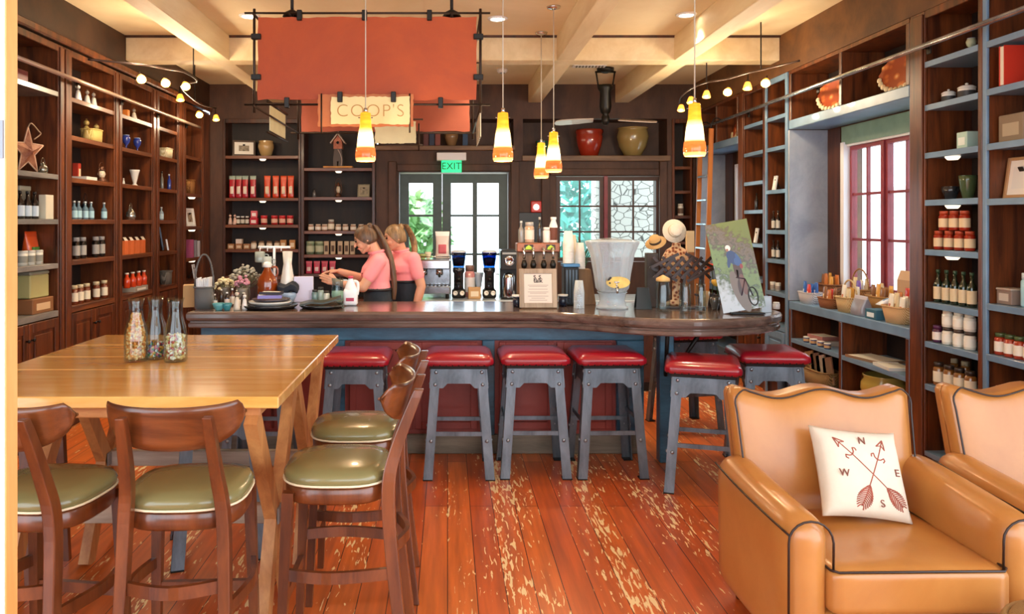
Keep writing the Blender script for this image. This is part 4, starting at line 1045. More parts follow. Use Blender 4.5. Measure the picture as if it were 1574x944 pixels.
def k_packet(w, h, col='C23B2A', label='F1E2C4'):
    t = root('snack_packet'); n = 10
    m = MB(); V = []
    for i in range(n+1):
        f = i/n; dd = w*.22*math.sin(f*PI)**.6+.002
        V.append([m.b.verts.new((w/2*math.cos(a)*(1-.06*math.sin(f*PI)), dd*math.sin(a), h*f)) for a in [2*PI*k/12 for k in range(12)]])
    for A, B in zip(V, V[1:]):
        for k in range(12): f = m.b.faces.new((A[k], A[(k+1) % 12], B[(k+1) % 12], B[k])); f.smooth = True
    m.b.faces.new(V[0][::-1]); m.b.faces.new(V[-1])
    m.build('packet_body', c_(col, .25, coat=.3), t)
    if label: MB().lathe([(w*.31, h*.32), (w*.33, h*.62)], 12, sy=.80).build('label', c_(label, .5), t)
    return t
def k_carton(w, d, h, col='D9863F', top='EAD9C0'):
    t = root('gift_bag')
    m = MB(); m.poly([(-w/2, -d/2, 0), (w/2, -d/2, 0), (w/2, d/2, 0), (-w/2, d/2, 0)], h*.8)
    m.build('bag_body', c_(col, .5), t)
    m = MB(); m.mi = 0; m.poly([(-w/2, -d/2, h*.8), (w/2, -d/2, h*.8), (w/2*.9, 0, h), (-w/2*.9, 0, h)], .003, (0, .5, 0)); m.build('bag_top', c_(top, .5), t)
    return t
def k_star(R, th, col='8A4A2C'):
    t = root('star_ornament'); m = MB(); P = []
    for i in range(10):
        a = PI/2+i*PI/5; r = R if i % 2 == 0 else R*.42; P.append(m.b.verts.new((r*math.cos(a)*.82, 0, R*.82+r*math.sin(a))))
    f, b = m.b.verts.new((0, -th, R*.82)), m.b.verts.new((0, th, R*.82)); fs = []
    for i in range(10): fs += [m.b.faces.new((P[i], P[(i+1) % 10], f)), m.b.faces.new((P[(i+1) % 10], P[i], b))]
    m._fin(fs, False)
    rm = ramp2('rusty_metal', '7A3B20', 'C08660', (9, 9, 9), .6, bump=.1)
    m.build('star_body', rm, t)
    e = MB()
    for i in range(10): a, bb = P[0], 0
    for i in range(10):
        a0 = PI/2+i*PI/5; a1 = a0+PI/5; r0, r1 = (R, R*.42) if i % 2 == 0 else (R*.42, R)
        e.rod((r0*math.cos(a0)*.82, 0, R*.82+r0*math.sin(a0)), (r1*math.cos(a1)*.82, 0, R*.82+r1*math.sin(a1)), .006, 6)
    e.build('edge_wire', c_('C9A184', .5), t)
    MB().tube(catmull([(0, 0, R*1.8), (.03, 0, R*2.0), (.10, 0, R*1.72), (.12, 0, R*1.6), (.06, 0, R*1.35)], 5), .005, 6).build('hanging_wire', c_('B39A80', .4, metal=.5), t)
    return t
def k_lantern(w, h):
    t = root('lantern'); r = w/2; br = c_('5A3826', .4, metal=.5)
    MB().lathe([(0, 0), (r*.9, 0), (r*.95, h*.08), (r*.5, h*.2), (r*.55, h*.24), (0, h*.24)], 18).build('fuel_tank', br, t)
    MB().lathe([(r*.42, h*.24), (r*.62, h*.4), (r*.42, h*.58), (0, h*.58)], 18).build('globe', c_('C9B8A0', .1, coat=.6), t)
    MB().lathe([(r*.5, h*.58), (r*.6, h*.62), (r*.3, h*.7), (r*.32, h*.78), (0, h*.8)], 18).build('hood', br, t)
    m = MB()
    for s in (-1, 1): m.tube(catmull([(s*r*.6, 0, h*.12), (s*r*.95, 0, h*.35), (s*r*.8, 0, h*.62), (s*r*.35, 0, h*.7)], 5), .006, 6)
    m.build('side_tube', br, t)
    MB().tube([(r*.85*math.cos(a), 0, h*.62+h*.38*math.sin(a)) for a in [PI*i/14 for i in range(15)]], .003, 6).build('handle', br, t)
    return t
def k_kettle(w, h, col='9A9DA0'):
    t = root('kettle'); r = w/2; mm = c_(col, .2, metal=.8)
    MB().lathe([(0, 0), (r*.8, 0), (r*.95, h*.2), (r*.9, h*.4), (r*.5, h*.58), (0, h*.6)], 20).build('kettle_body', mm, t)
    MB().lathe([(r*.5, h*.58), (r*.3, h*.66), (r*.08, h*.68), (r*.1, h*.74), (0, h*.76)], 16).build('lid', mm, t)
    MB().tube(catmull([(r*.8, 0, h*.25), (r*1.15, 0, h*.4), (r*1.35, 0, h*.6)], 5), w*.07, 8, r2=w*.04).build('spout', mm, t)
    MB().tube([(r*.75*math.cos(a), 0, h*.5+h*.5*math.sin(a)) for a in [PI*i/12 for i in range(13)]], w*.03, 6).build('handle', mm, t)
    return t
def k_goblet(w, h, col='2A3B8E'):
    t = root('glass_ornament'); r = w/2
    MB().lathe([(0, 0), (r*.7, 0), (r*.65, h*.05), (r*.18, h*.12), (r*.2, h*.28), (r*.8, h*.5), (r, h*.75), (r*.75, h), (r*.65, h), (r*.85, h*.72), (0, h*.45)], 16).build('glass_body', c_(col, .08, coat=.8), t)
    MB().lathe([(r*.76, h*.98), (r*.8, h), (r*.72, h*1.02)], 16).build('rim', c_('9FB0D8', .1), t)
    return t
def k_figurine(w, h, col='EFEDE8'):
    t = root('figurine'); m = MB()
    m.lathe([(0, 0), (w*.45, 0), (w*.5, h*.12), (w*.36, h*.4), (w*.28, h*.58), (w*.12, h*.66), (0, h*.67)], 14); m.build('figurine_body', c_(col, .3), t)
    m = MB(); m.ball(0, 0, h*.80, w*.30); m.lathe([(w*.16, h*.97), (0, h)], 10); m.build('figurine_head', c_(col, .3), t)
    return t
def k_birdhouse(w, h):
    t = root('birdhouse'); r = w/2; rust = ramp2('birdhouse_paint', '8C4A38', 'C77E62', (14, 14, 14), .6); rf = c_('B9A79B', .5)
    MB().poly([(-r*.55, -.05, h*.50), (r*.55, -.05, h*.50), (r*.55, -.05, h*.72), (0, -.05, h*.90), (-r*.55, -.05, h*.72)], .10, (0, 1, 0)).build('house_body', rust, t)
    for s in (-1, 1): MB().bar((0, 0, h*.945), (s*r*.95, 0, h*.66), .014, .15, ref=(0, 1, 0)).build('roof_board', rf, t)
    MB().lathe([(0, 0), (r*.18, 0), (r*.18, .004), (0, .004)], 14, M=Matrix.Rotation(PI/2, 4, 'X')).build('entry_hole', black, t, loc=(0, -.05, h*.68))
    MB().lathe([(.012, h*.93), (.016, h*.96), (.008, h), (0, h*1.01)], 10).build('finial', rf, t)
    m = MB(); m.poly([(-r*.6, -.045, 0), (-r*.62, -.045, h*.2), (-r*.45, -.045, h*.50), (r*.45, -.045, h*.50), (r*.62, -.045, h*.2), (r*.6, -.045, 0), (r*.12, -.045, 0), (r*.12, -.045, h*.14), (-r*.12, -.045, h*.14), (-r*.12, -.045, 0)], .09, (0, 1, 0)); m.build('pedestal', c_('5C524E', .6), t)
    MB().tube(catmull([(r*.02, -.052, h*.48), (r*.35, -.052, h*.34), (r*.52, -.052, h*.18), (r*.45, -.052, h*.0+.005)], 5), .006, 6).build('twig_trim', rf, t)
    return t
def k_platter(w, h, col='B9622E'):
    t = root('platter'); m = MB(); n = 28; R = (-.22, 0, 0)
    sc = lambda a: 1+.05*math.cos(a*14)
    pm = ramp2('platter_glaze', 'E2B27A', '9A3F1C', (16, 16, 16), .3, kind='voronoi', bump=.1, lo=.1, hi=.5, c3='C7692E')
    A = [2*PI*i/n*1 for i in range(n)]
    def ring(f, y): return [m.b.verts.new((w/2*f*math.cos(a)*(sc(a) if f > .9 else 1), y, h/2+.018+h/2*f*math.sin(a)*(sc(a) if f > .9 else 1))) for a in A]
    rr = [ring(1, -.012), ring(.8, .0), ring(.35, .008)]; fs = []
    bk = [ring(1, -.004), ring(.8, .012), ring(.35, .02)]
    for X in (rr, bk):
        for P, Q in zip(X, X[1:]):
            for k in range(n): fs.append(m.b.faces.new((P[k], P[(k+1) % n], Q[(k+1) % n], Q[k])))
        fs.append(m.b.faces.new(X[-1]))
    for k in range(n): fs.append(m.b.faces.new((rr[0][k], rr[0][(k+1) % n], bk[0][(k+1) % n], bk[0][k])))
    m._fin(fs, True); m.build('platter_body', pm, t, rot=R)
    m = MB()
    for k in range(11): a = PI*1.1+k*PI*.8/10; m.ball(w/2*1.0*math.cos(a), -.012, h/2+.026+h/2*1.0*math.sin(a), .022, sy=.5, u=8, v=6)
    m.build('scalloped_edge', c_('D8C39A', .4), t, rot=R)
    MB().bar((-.08, .05, .006), (.08, .05, .006), .012, .08, ref=(0, 1, 0)).build('stand', black, t)
    return t
KINDS = {k[2:]: v for k, v in list(globals().items()) if k.startswith('k_')}
def on_left(px, z, off=.13): x = LX-off; return (x, F*-x/(CX-px), z+.001)
def on_right(px, z, off=.12): x = RX+off; return (x, F*x/(px-CX), z+.001)
def on_back(px, z, off=.13): Y = BY+off; return (px_x(px, Y), Y, z+.001)
SIDE = {'L': (on_left, PI/2), 'R': (on_right, -PI/2), 'B': (on_back, 0)}
def one(side, kind, px, z, label, cat, wpx, hpx, /, off=None, rz=0, group=None, dpx=None, **k):
    fn, r = SIDE[side]; loc = fn(px, z) if off is None else fn(px, z, off); s = loc[1]/F
    k = dict(k); k['h'] = round(hpx*s, 3); k['w'] = round(wpx*s, 3)
    if dpx: k['d'] = round(dpx*s, 3)
    return put(kind, loc, r+rz, label, cat, group, **k)
def row(side, kind, pxs, z, tmpl, cat, wpx, hpx, group=None, /, off=None, dpx=None, rz=0, **k):
    fn, r = SIDE[side]; loc0 = fn(pxs[len(pxs)//2], z); s = loc0[1]/F
    k = dict(k); k['h'] = round(hpx*s, 3); k['w'] = round(wpx*s, 3)
    if dpx: k['d'] = round(dpx*s, 3)
    for i, px in enumerate(pxs):
        loc = fn(px, z) if off is None else fn(px, z, off)
        put(kind, loc, r+rz, tmpl.replace('#', ORD[i]), cat, group, **k)
# ================================================================ GOODS ON THE BROWN BOOKCASES
put('star', on_left(43, 2.09, .10), PI/2-.3, 'rusty tin star with wire hanger leaning in the bookcase nearest the doorway', 'star ornament', R=.185, th=.045)
one('L', 'kettle', 66, 2.08, 'small metal pot beside the rusty star', 'pot', 15, 24, off=.05, col='8F8A7C')
put('book', on_left(31, 2.74, .12), 0, 'dark red book at the top of the bookcase nearest the doorway', 'book', w=.03, d=.16, h=.11, col='6E1E28')
row('L', 'bottle', [31, 42, 53], 1.725, '# dark bottle with pale label from the doorway, below the rusty star', 'bottle', 12, 42, 'dark bottles below the star', off=.08, label='C9D6DF')
put('box', on_left(71, 1.725, .05), PI/2-.1, 'cream carton leaning beside the three dark bottles', 'carton', w=.10, d=.06, h=.19, col='D6CDB4')
put('box', on_left(30, 1.725, .25), PI/2, 'grey box behind the three dark bottles', 'box', w=.15, d=.09, h=.26, col='8C8878', lid='B8B09A')
one('L', 'pouch', 47, 1.375, 'tall orange bag with green corner behind small white tins', 'bag', 34, 50, off=.17, col='E0561B', label='4E8A3C', top='D24A17')
row('L', 'tin', [34, 46, 58], 1.375, '# small white tin from the doorway, in front of the orange bag', 'tin', 15, 22, 'white tins before the orange bag', off=.09, col='D8D4C6', lid='BFBBB0', label='8E8B7E')
put('box', on_left(43, 1.0, .15), PI/2, 'low wooden tray carton on the cabinet ledge nearest the doorway', 'box', w=.31, d=.24, h=.115, col='8A5A34', label='D8B58A')
put('box', on_left(43, 1.118, .15), PI/2-.05, 'olive lidded hamper standing on the low wooden tray', 'hamper', w=.25, d=.19, h=.205, col='B5AE72', lid='8B8A78')
# bookcase with the lantern
row('L', 'figurine', [120], 2.735, 'tall white figurine on the lantern bookcase top shelf, beside the post', 'figurine', 11, 28, None, off=.08)
row('L', 'figurine', [134, 144], 2.735, '# small pale figurine from the post, in the pair on the lantern bookcase top shelf', 'figurine', 10, 23, 'small pale figurines', off=.08, col='CFCAC0')
one('L', 'basket', 141, 2.42, 'pale yellow wicker crate full of dried leaves, above the lantern', 'crate', 34, 20, dpx=26, c1='C7A94E', c2='EAD68C', flare=.95)
tag(put('figurine', on_left(133, 2.44, .14), 0, 'dried leafy bundle poking from the yellow wicker crate, on the post side', 'dried plant', w=.08, h=.19, col='A08A50'))
tag(put('figurine', on_left(148, 2.44, .13), 0, 'dried leafy bundle poking from the yellow wicker crate, on the lantern side', 'dried plant', w=.08, h=.17, col='A08A50'))
one('L', 'box', 118, 2.07, 'narrow red carton on the lantern shelf', 'carton', 9, 27, off=.2, dpx=9, col='B53622', label='E4C8A8')
put('book', on_left(126, 2.07, .12), PI/2, 'stack of white magazines lying flat before the lantern', 'magazines', w=.20, d=.17, h=.03, col='DAD4C8')
one('L', 'lantern', 156, 2.07, 'old brown kerosene lantern', 'lantern', 20, 30, off=.08)
row('L', 'bottle', [114, 121, 131, 140, 160], 1.725, '# silvery blue-labelled bottle from the post, on the shelf below the lantern', 'bottle', 9, 27, 'silver bottles below the lantern', off=.07, body='5E7683', cap='C4CCD0', label='A9D0DA')
one('L', 'kettle', 131, 1.725, 'dark metal kettle behind the silver bottles', 'kettle', 18, 40, off=.20, col='4A4A4C')
row('L', 'jar', [117, 127, 147, 156], 1.385, '# black jar with silver label from the post, two shelves below the lantern', 'jar', 10.5, 31, 'black jars with silver labels', off=.09, body='15110F', lid='A7A6A2', label='A8A49C')
row('L', 'jar', [114, 123, 133, 148, 160], 1.0, '# brown preserve jar with pale lid from the post, on the cabinet ledge', 'jar', 11, 28, 'brown preserve jars on the cabinet ledge', off=.08, body='6B3016', lid='D9CCA6', label='E8DFC6')
# bookcase with the vase
one('L', 'box', 194, 2.735, 'small orange box on the top shelf above the white vase', 'box', 8, 12, off=.08, dpx=8, col='D97A2C')
one('L', 'figurine', 206, 2.735, 'little pale figurine on the top shelf above the white vase', 'figurine', 9, 19, off=.08, col='C9C2B4')
row('L', 'goblet', [194, 211], 2.42, '# dark blue glass ornament from the lantern side, above the white vase', 'ornament', 12, 21, 'blue glass ornaments', off=.08)
one('L', 'vase', 207, 2.07, 'white footed vase standing alone on its shelf', 'vase', 15, 25, off=.10, prof=VASE)
one('L', 'figurine', 190, 2.07, 'tiny white figurine next to the post, beside the white vase', 'figurine', 4, 10, off=.04)
one('L', 'kettle', 201, 1.725, 'small silver kettle with tall handle below the white vase', 'kettle', 15, 26, off=.10, col='B5B3AC')
row('L', 'carton', [191, 200, 209, 218], 1.385, '# orange and white gift bag from the lantern side, below the silver kettle', 'gift bag', 11, 25, 'orange and white gift bags', off=.06, dpx=7, col='DE7038', top='F0E2CC')
put('box', on_left(205, 1.0, .11), PI/2, 'patterned tray under the red white-capped bottles', 'tray', w=.34, d=.17, h=.05, col='9C948A', label='E6E0D6')
row('L', 'bottle', [195, 204, 213, 221], 1.052, '# red bottle with white cap from the lantern side, on the patterned tray', 'bottle', 9.5, 22, 'red bottles with white caps', off=.06, body='C8401C', cap='F2EEE6', label=None, nr=.5)
# narrow bookcase
one('L', 'basket', 255, 2.42, 'cream gift basket with upright stick handles on the narrow bookcase', 'basket', 26, 15, off=.08, dpx=17, c1='C9B98C', c2='EFE6C8', flare=.9)
for i, (px, dz, ang) in enumerate(((252, 0, -.35), (268, 0, .5))):
    pass
one('L', 'bottle', 249, 2.07, 'grey slim bottle on the narrow bookcase, next to the blue one', 'bottle', 5, 27, off=.07, body='77756E', label=None)
one('L', 'bottle', 260, 2.07, 'blue slim bottle on the narrow bookcase', 'bottle', 6, 24, off=.07, body='2C3F96', cap='D8D8E4', label=None)
one('L', 'bottle', 248, 1.725, 'silver bottle with blue label alone on the narrow bookcase', 'bottle', 7, 20, off=.07, body='8FA3B0', cap='E4E4E4', label='C4DDE6')
one('L', 'frame', 249, 1.385, 'blue and white leaflet frame leaning at the back of the narrow bookcase', 'picture frame', 11, 36, off=.12, rz=.5, frame='3A4A63', matc='B9CBE0', pic='5D7CA8', border=.012)
one('L', 'frame', 257, 1.385, 'small white card frame in front of the blue leaflet', 'picture frame', 10, 17, off=.05, rz=.4, frame='DDE3EA', matc='F2F2F2', pic='8EA2B8', border=.012)
one('L', 'box', 247, 1.0, 'black display box behind the grey basket with a white tag', 'box', 16, 50, off=.22, dpx=8, col='17161C')
one('L', 'basket', 255, 1.0, 'grey basket with white tag at the foot of the narrow bookcase', 'basket', 20, 20, off=.09, dpx=16, c1='5C5A56', c2='8E8B85', flare=.9)
# corner bookcase
one('L', 'basket', 292, 2.05, 'small wooden crate on the corner bookcase', 'crate', 15, 21, off=.09, dpx=14, c1='7A4A22', c2='B67E42', flare=.97)
one('L', 'frame', 293, 1.65, 'white framed picture on the corner bookcase', 'picture frame', 22, 28, off=.06, rz=-.3, frame='F0EEEA', matc='E6E2DC', pic='5A3020', border=.03)
for i, (px, col, lab) in enumerate(((288, 'B0527C', 'pink book on the corner bookcase below the white frame'), (293, '8A8690', 'slim grey book next to the pink book on the corner bookcase'), (298, 'B4B2B8', 'pale grey book at the outer end of the corner bookcase row'))):
    put('book', on_left(px, 1.27, .085), 0, lab, 'book', 'books in the corner bookcase', w=.15, d=.035, h=.22-.01*i, col=col)
one('L', 'frame', 299, 1.0, 'white upright leaflet at the foot of the corner bookcase', 'leaflet', 9, 22, off=.05, frame='EEF0F4', matc='D4D8E0', pic='8A94A8', border=.008)

# ================================================================ GOODS ON THE BACK WALL
one('B', 'frame', 375, 2.57, 'framed picture with white mount at the top of the back-wall bookcase', 'picture frame', 34, 25, off=.12, rz=.25, frame='4A3A30', matc='F2EEE4', pic='5B5A50', border=.025, matw=.45)
one('B', 'vase', 409, 2.57, 'tan stoneware crock beside the framed picture', 'crock', 24, 24, off=.14, prof=POT, col='B89A68', name='crock')
row('B', 'pouch', [357, 367, 377, 389], 2.02, '# tall red and white bag from the long wall, on the back-wall shelf', 'bag', 9.5, 34, 'red and white bags', off=.08, col='B31F2C', label='EFE3D0', top='9FB2A4')
row('B', 'pouch', [411, 424, 436, 447], 2.02, '# bright orange-red bag from the long wall, beside the red and white bags', 'bag', 10, 34, 'orange-red bags', off=.08, col='D8431C', label='F2DFC2', top='E2572C')
row('B', 'figurine', [354, 361], 1.67, '# pink and white figurine from the corner, below the red bags', 'figurine', 6.5, 17, 'pink and white figurines', off=.09, col='E3C0B0')
row('B', 'jar', [366, 373, 380], 1.67, '# small dark jar with white lid, from the corner, below the red bags', 'jar', 6, 13, 'small dark jars with white lids', off=.09, body='3B2A22', lid='EFEDE6', label='DAD2C4')
put('box', on_back(391, 1.67, .09), 0, 'crimson box at the bottom of a two-box stack below the red bags', 'box', w=.10, d=.09, h=.09, col='C21B35', label='F0D8D0')
put('box', on_back(391, 1.762, .09), .1, 'pink and white box on top of the crimson box', 'box', w=.08, d=.08, h=.09, col='DE6A74', label='FFF2EE')
row('B', 'tin', [406, 422, 434, 446], 1.67, '# bright red tin from the two-box stack, below the orange-red bags', 'tin', 10, 14, 'bright red tins', off=.09, col='C3202A', lid='D8454A', label='E9B8A0')
row('B', 'box', [356, 368, 380], 1.35, '# small brown box from the corner, under the red tins', 'box', 10, 8, 'small brown boxes on the lowest visible shelf', off=.09, dpx=8, col='A9774E', label='DCC6A8')
put('box', on_back(368, 1.421, .09), 0, 'small white box on top of the second small brown box', 'box', w=.08, d=.07, h=.06, col='E6D8CC')
row('B', 'jar', [390, 402, 414, 426], 1.35, '# small cream jar from the brown boxes, on the lowest visible shelf', 'jar', 9, 12, 'small cream jars', off=.09, body='D9C8B0', lid='7A5A40', label='F0E6D6')
row('B', 'box', [436, 450], 1.35, '# tan box from the cream jars, on the lowest visible shelf', 'box', 9, 14, 'tan boxes at the end of the lowest visible shelf', off=.09, dpx=8, col='C08A50', label='EBD8B8')
t = put('birdhouse', on_back(520, 2.435, .06), 0, 'little rusty birdhouse with white gable roof', 'birdhouse', w=.20, h=.45)
tag(MB().box(-.19, .19, -.055, .11, 0, .022, .003).build('wooden_board', ramp2('orange_board', 'B5701C', 'E0A03A', (3, 20, 20), .4), None, loc=on_back(520, 2.412, .06)), 'orange wooden board under the birdhouse', 'board')
one('B', 'lantern', 520, 2.03, 'small dark wire lantern below the birdhouse', 'lantern', 11, 29, off=.12)
one('B', 'bottle', 483, 2.03, 'small grey bottle alone on the shelf below the birdhouse', 'bottle', 6, 13, off=.1, body='5F5A58', label=None)
one('B', 'frame', 559, 2.03, 'small tan plaque leaning on the shelf below the birdhouse', 'plaque', 19, 20, off=.1, rz=-.15, frame='8A8068', matc='A89C80', pic='6E6654', border=.012)
row('B', 'jar', [478, 489, 499, 520, 531, 543, 555], 1.59, '# small pinkish jar from the bookcase post, on the shelf two below the birdhouse', 'jar', 9, 10, 'small pinkish jars', off=.09, body='B58A70', lid='E8D8C6', label='F0E6DA')
one('B', 'jar', 509, 1.59, 'taller lidded jar standing among the small pinkish jars', 'jar', 10, 17, off=.1, body='8C7468', lid='CFC8BE')
row('B', 'tin', [477, 491], 1.28, '# wide green floral tin from the bookcase post', 'tin', 13, 20, 'green floral tins', off=.1, col='7E8E74', lid='9DAA8C', label='B9C0A4')
row('B', 'box', [502, 512, 523, 533, 542], 1.28, '# slim upright carton from the green tins, below the pinkish jars', 'carton', 7, 20, 'slim upright cartons', off=.1, dpx=6, col='C8B294', label='5A4436')
row('B', 'pouch', [475, 487, 499, 511], 1.03, '# small pink and red bag from the bookcase post, behind the bar', 'bag', 10, 19, 'small pink and red bags', off=.08, col='C93A5C', label='F0D8D8', top='D85A70')
# books and pots on the ledges over the door and window
for i, (px, col, h, lab) in enumerate(((655, '5A2A2A', .19, 'maroon book on the ledge over the back door, first in its row'), (664, '23304E', .20, 'navy book between the maroon and rust books over the back door'), (673, '7E3A2E', .18, 'rust book next to the navy one over the back door'), (715, '1F3D5E', .18, 'blue book standing alone on the ledge over the back door'))):
    put('book', (px_x(px, 10.1), 10.13, 2.701), 0, lab, 'book', 'books over the back door', w=.065, d=.16, h=h, col=col)
put('vase', (px_x(694, 10.1), 10.15, 2.701), 0, 'tan clay pot between the books over the back door', 'pot', w=.20, h=.19, prof=BOWL, col='8A6A48', name='clay_pot')
KINDS['planter'] = lambda w, h: k_vase(w, h, ((0, 0), (.7, 0), (.74, .1), (1, .96), (1, 1), (.9, 1), (.85, .8), (0, .75)), col='2E5A44', name='planter')
put('planter', (px_x(820, 10.1), 10.13, 2.571-.07), 0, 'small dark green planter on the ledge between door and window', 'planter', w=.18, h=.19) if False else put('planter', (px_x(834, 10.1)-.0, 10.13, 2.571), 0, 'small dark green planter on the ledge between door and window', 'planter', w=.18, h=.20)
put('vase', (px_x(906, 10.15), 10.16, 2.571), 0, 'glossy red glazed pot on the ledge over the back window', 'pot', w=.37, h=.35, prof=((0, 0), (.55, 0), (.62, .03), (.86, .40), (.97, .74), (.92, .80), (1, .92), (1, 1), (.9, 1), (.84, .8), (0, .75)), col='9C2F1C', name='glazed_pot')
put('vase', (px_x(973, 10.15), 10.17, 2.571), 0, 'big gold-brown glazed pot on the ledge over the back window', 'pot', w=.42, h=.38, prof=((0, 0), (.45, 0), (.55, .05), (.85, .35), (1, .68), (.93, .88), (.88, .94), (.98, .98), (.97, 1), (.85, .97), (0, .9)), col='9A8350', name='glazed_pot')
one('B', 'jar', 1046, 1.79, 'white jar with dark stripe on the slim corner bookcase', 'jar', 9, 18, off=.08, body='EDE6D6', lid='D8CFBC', label='6E5240')
# exit sign and alarm
ex = thing('exit_sign', 'green lit EXIT sign over the back door', 'sign', (px_x(694, 9.9), 9.9, 2.50))
MB().box(-.19, .19, -.03, .099, .0, .10, .006).build('housing', white_trim, ex)
MB().box(-.13, .13, -.012, .012, -.155, -.001, .003).build('lit_panel', mat('exit_green', '16B36B', .3, emit='14C878', es=1.3), ex)
text_mesh('EXIT', .125, 'lettering', mat('exit_letter', '063D22', .5), ex, (0, -.0135, -.078), (PI/2, 0, 0), .001)
al = thing('fire_alarm', 'red fire alarm with white strobe on the wall between door and window', 'alarm', (px_x(824, 10.03), 10.05, 1.90))
MB().box(-.07, .07, -.045, 0, -.07, .08, .01).build('housing', mat('alarm_red', 'C62A1E', .35), al); MB().lathe([(.04, 0), (.036, .02), (.02, .03), (0, .032)], 16, M=Matrix.Rotation(PI/2, 4, 'X')).build('strobe', mat('strobe', 'FFFFFF', .2, emit='FFF4E0', es=1.5), al, loc=(0, -.045, .0))
tag(MB().box(-.19, .19, -.03, 0, 1.30, 1.83, .006).build('notice_board', mat('dark_panel', '17161A', .4), None, loc=(px_x(818, 10.05), 10.05, 0)), 'dark notice board on the wall below the fire alarm', 'notice board')

# ================================================================ GOODS ON THE GREY-EDGED BOOKCASES
one('R', 'goblet', 1493, 2.775, 'pale ornament at the top of the red-jar bookcase', 'ornament', 15, 22, off=.12, col='B8C4A8')
one('R', 'canister', 1458, 2.485, 'smaller white lidded canister near the window side', 'canister', 19, 23, off=.12)
one('R', 'canister', 1486, 2.485, 'larger white lidded canister next to the smaller one', 'canister', 24, 26, off=.12)
one('R', 'box', 1489, 2.165, 'pale teal box on the shelf under the white canisters', 'box', 24, 26, off=.1, dpx=22, col='B5D2C4', label='E8F0E8')
one('R', 'vase', 1461, 1.85, 'small black pot with white lettering pattern', 'pot', 25, 20, off=.12, prof=BOWL, col='25262A', name='pot', rim='E8E4DA')
one('R', 'vase', 1488, 1.85, 'green glazed flowerpot with brown rim', 'flowerpot', 26, 36, off=.14, prof=((0, 0), (.5, 0), (.55, .03), (.8, .4), (.95, .8), (1, 1), (.88, 1), (.8, .8), (0, .8)), col='4A5B3A', name='flowerpot', rim='9C6A3C')
row('R', 'jar', [1443, 1459, 1475, 1491], 1.52, '# red preserve jar from the window, in the lower layer', 'jar', 14.5, 29.5, 'red preserve jars', off=.06, body='9C2A14', lid='B54A2C', label='E9CFA4')
row('R', 'jar', [1451, 1467, 1483], 1.6475, '# red preserve jar from the window, stacked in the upper layer', 'jar', 14.5, 29.5, 'red preserve jars', off=.06, body='9C2A14', lid='B54A2C', label='E9CFA4')
row('R', 'bottle', [1442, 1455, 1468, 1481, 1494], 1.17, '# dark sauce bottle with cream label from the window', 'bottle', 13, 51, 'dark sauce bottles with cream labels', off=.06, body='1F2A18', cap='2E4A34', label='E2CDA6')
one('R', 'jar', 1441, .905, 'purple jar with white label beside the stacked white jars', 'jar', 14, 26, off=.05, body='4A1E3E', lid='5A2A50', label='EDE6DE')
row('R', 'jar', [1457, 1474, 1491], .905, '# white jar from the purple one, in the lower layer', 'jar', 16, 25.8, 'white jars with dark lids', off=.06, body='E6DFCF', lid='4A3A30', label='F4EEDF')
row('R', 'jar', [1457, 1474, 1491], 1.0175, '# white jar from the window, stacked in the upper layer', 'jar', 16, 25.8, 'white jars with dark lids', off=.06, body='E6DFCF', lid='E8DFC8', label='F4EEDF')
row('R', 'jar', [1443, 1459, 1475, 1492], .62, '# cream-labelled honey jar from the window, just above the armchair', 'jar', 16, 36, 'cream-labelled honey jars', off=.06, body='8A5A28', lid='3A2E26', label='EFE3C8')
row('R', 'jar', [1466, 1484], .62, '# honey jar of the rear pair, behind the cream-labelled row', 'jar', 14, 40, 'honey jars of the rear pair', off=.20, body='8A5A28', lid='B8A684', label='EFE3C8')
put('book', on_right(1566, 2.49, .10), PI/2, 'bright red book standing on the high shelf above the framed notice', 'book', w=.04, d=.20, h=.23, col='C9321C')
put('box', on_right(1572, 2.166, .12), -PI/2, 'grey-brown carton on the shelf above the framed notice', 'carton', w=.20, d=.14, h=.16, col='8C7860', label='B5A488')
one('R', 'frame', 1567, 1.84, 'cream framed notice leaning on the shelf behind the second armchair', 'framed notice', 52, 64, off=.12, rz=.15, frame='B98A5A', matc='EFE2D2', pic='text', border=.018, matw=.3)
put('box', on_right(1556, 1.22, .10), -PI/2, 'small grey-brown lidded box beside the tall glass jar', 'box', w=.12, d=.10, h=.095, col='8A7468', lid='B9A89A', label='C8BBAE')
one('R', 'jar', 1582, 1.22, 'tall pale blue glass jar beside the small lidded box', 'jar', 22, 52, off=.10, body='A8D4E0', lid='D6E6EA', label=None)
row('R', 'jar', [1538, 1553, 1568, 1583], .92, '# red jar with big white label from the bookcase divider', 'jar', 17, 34, 'red jars with big white labels', off=.06, body='A5341A', lid='4A5A34', label='F2E9D8')
row('R', 'jar', [1539, 1555, 1571], .62, '# red-topped jar from the bookcase divider, just over the second armchair', 'jar', 17, 30, 'red-topped jars', off=.06, body='8E3A1E', lid='C2452A', label='E8D3B0')
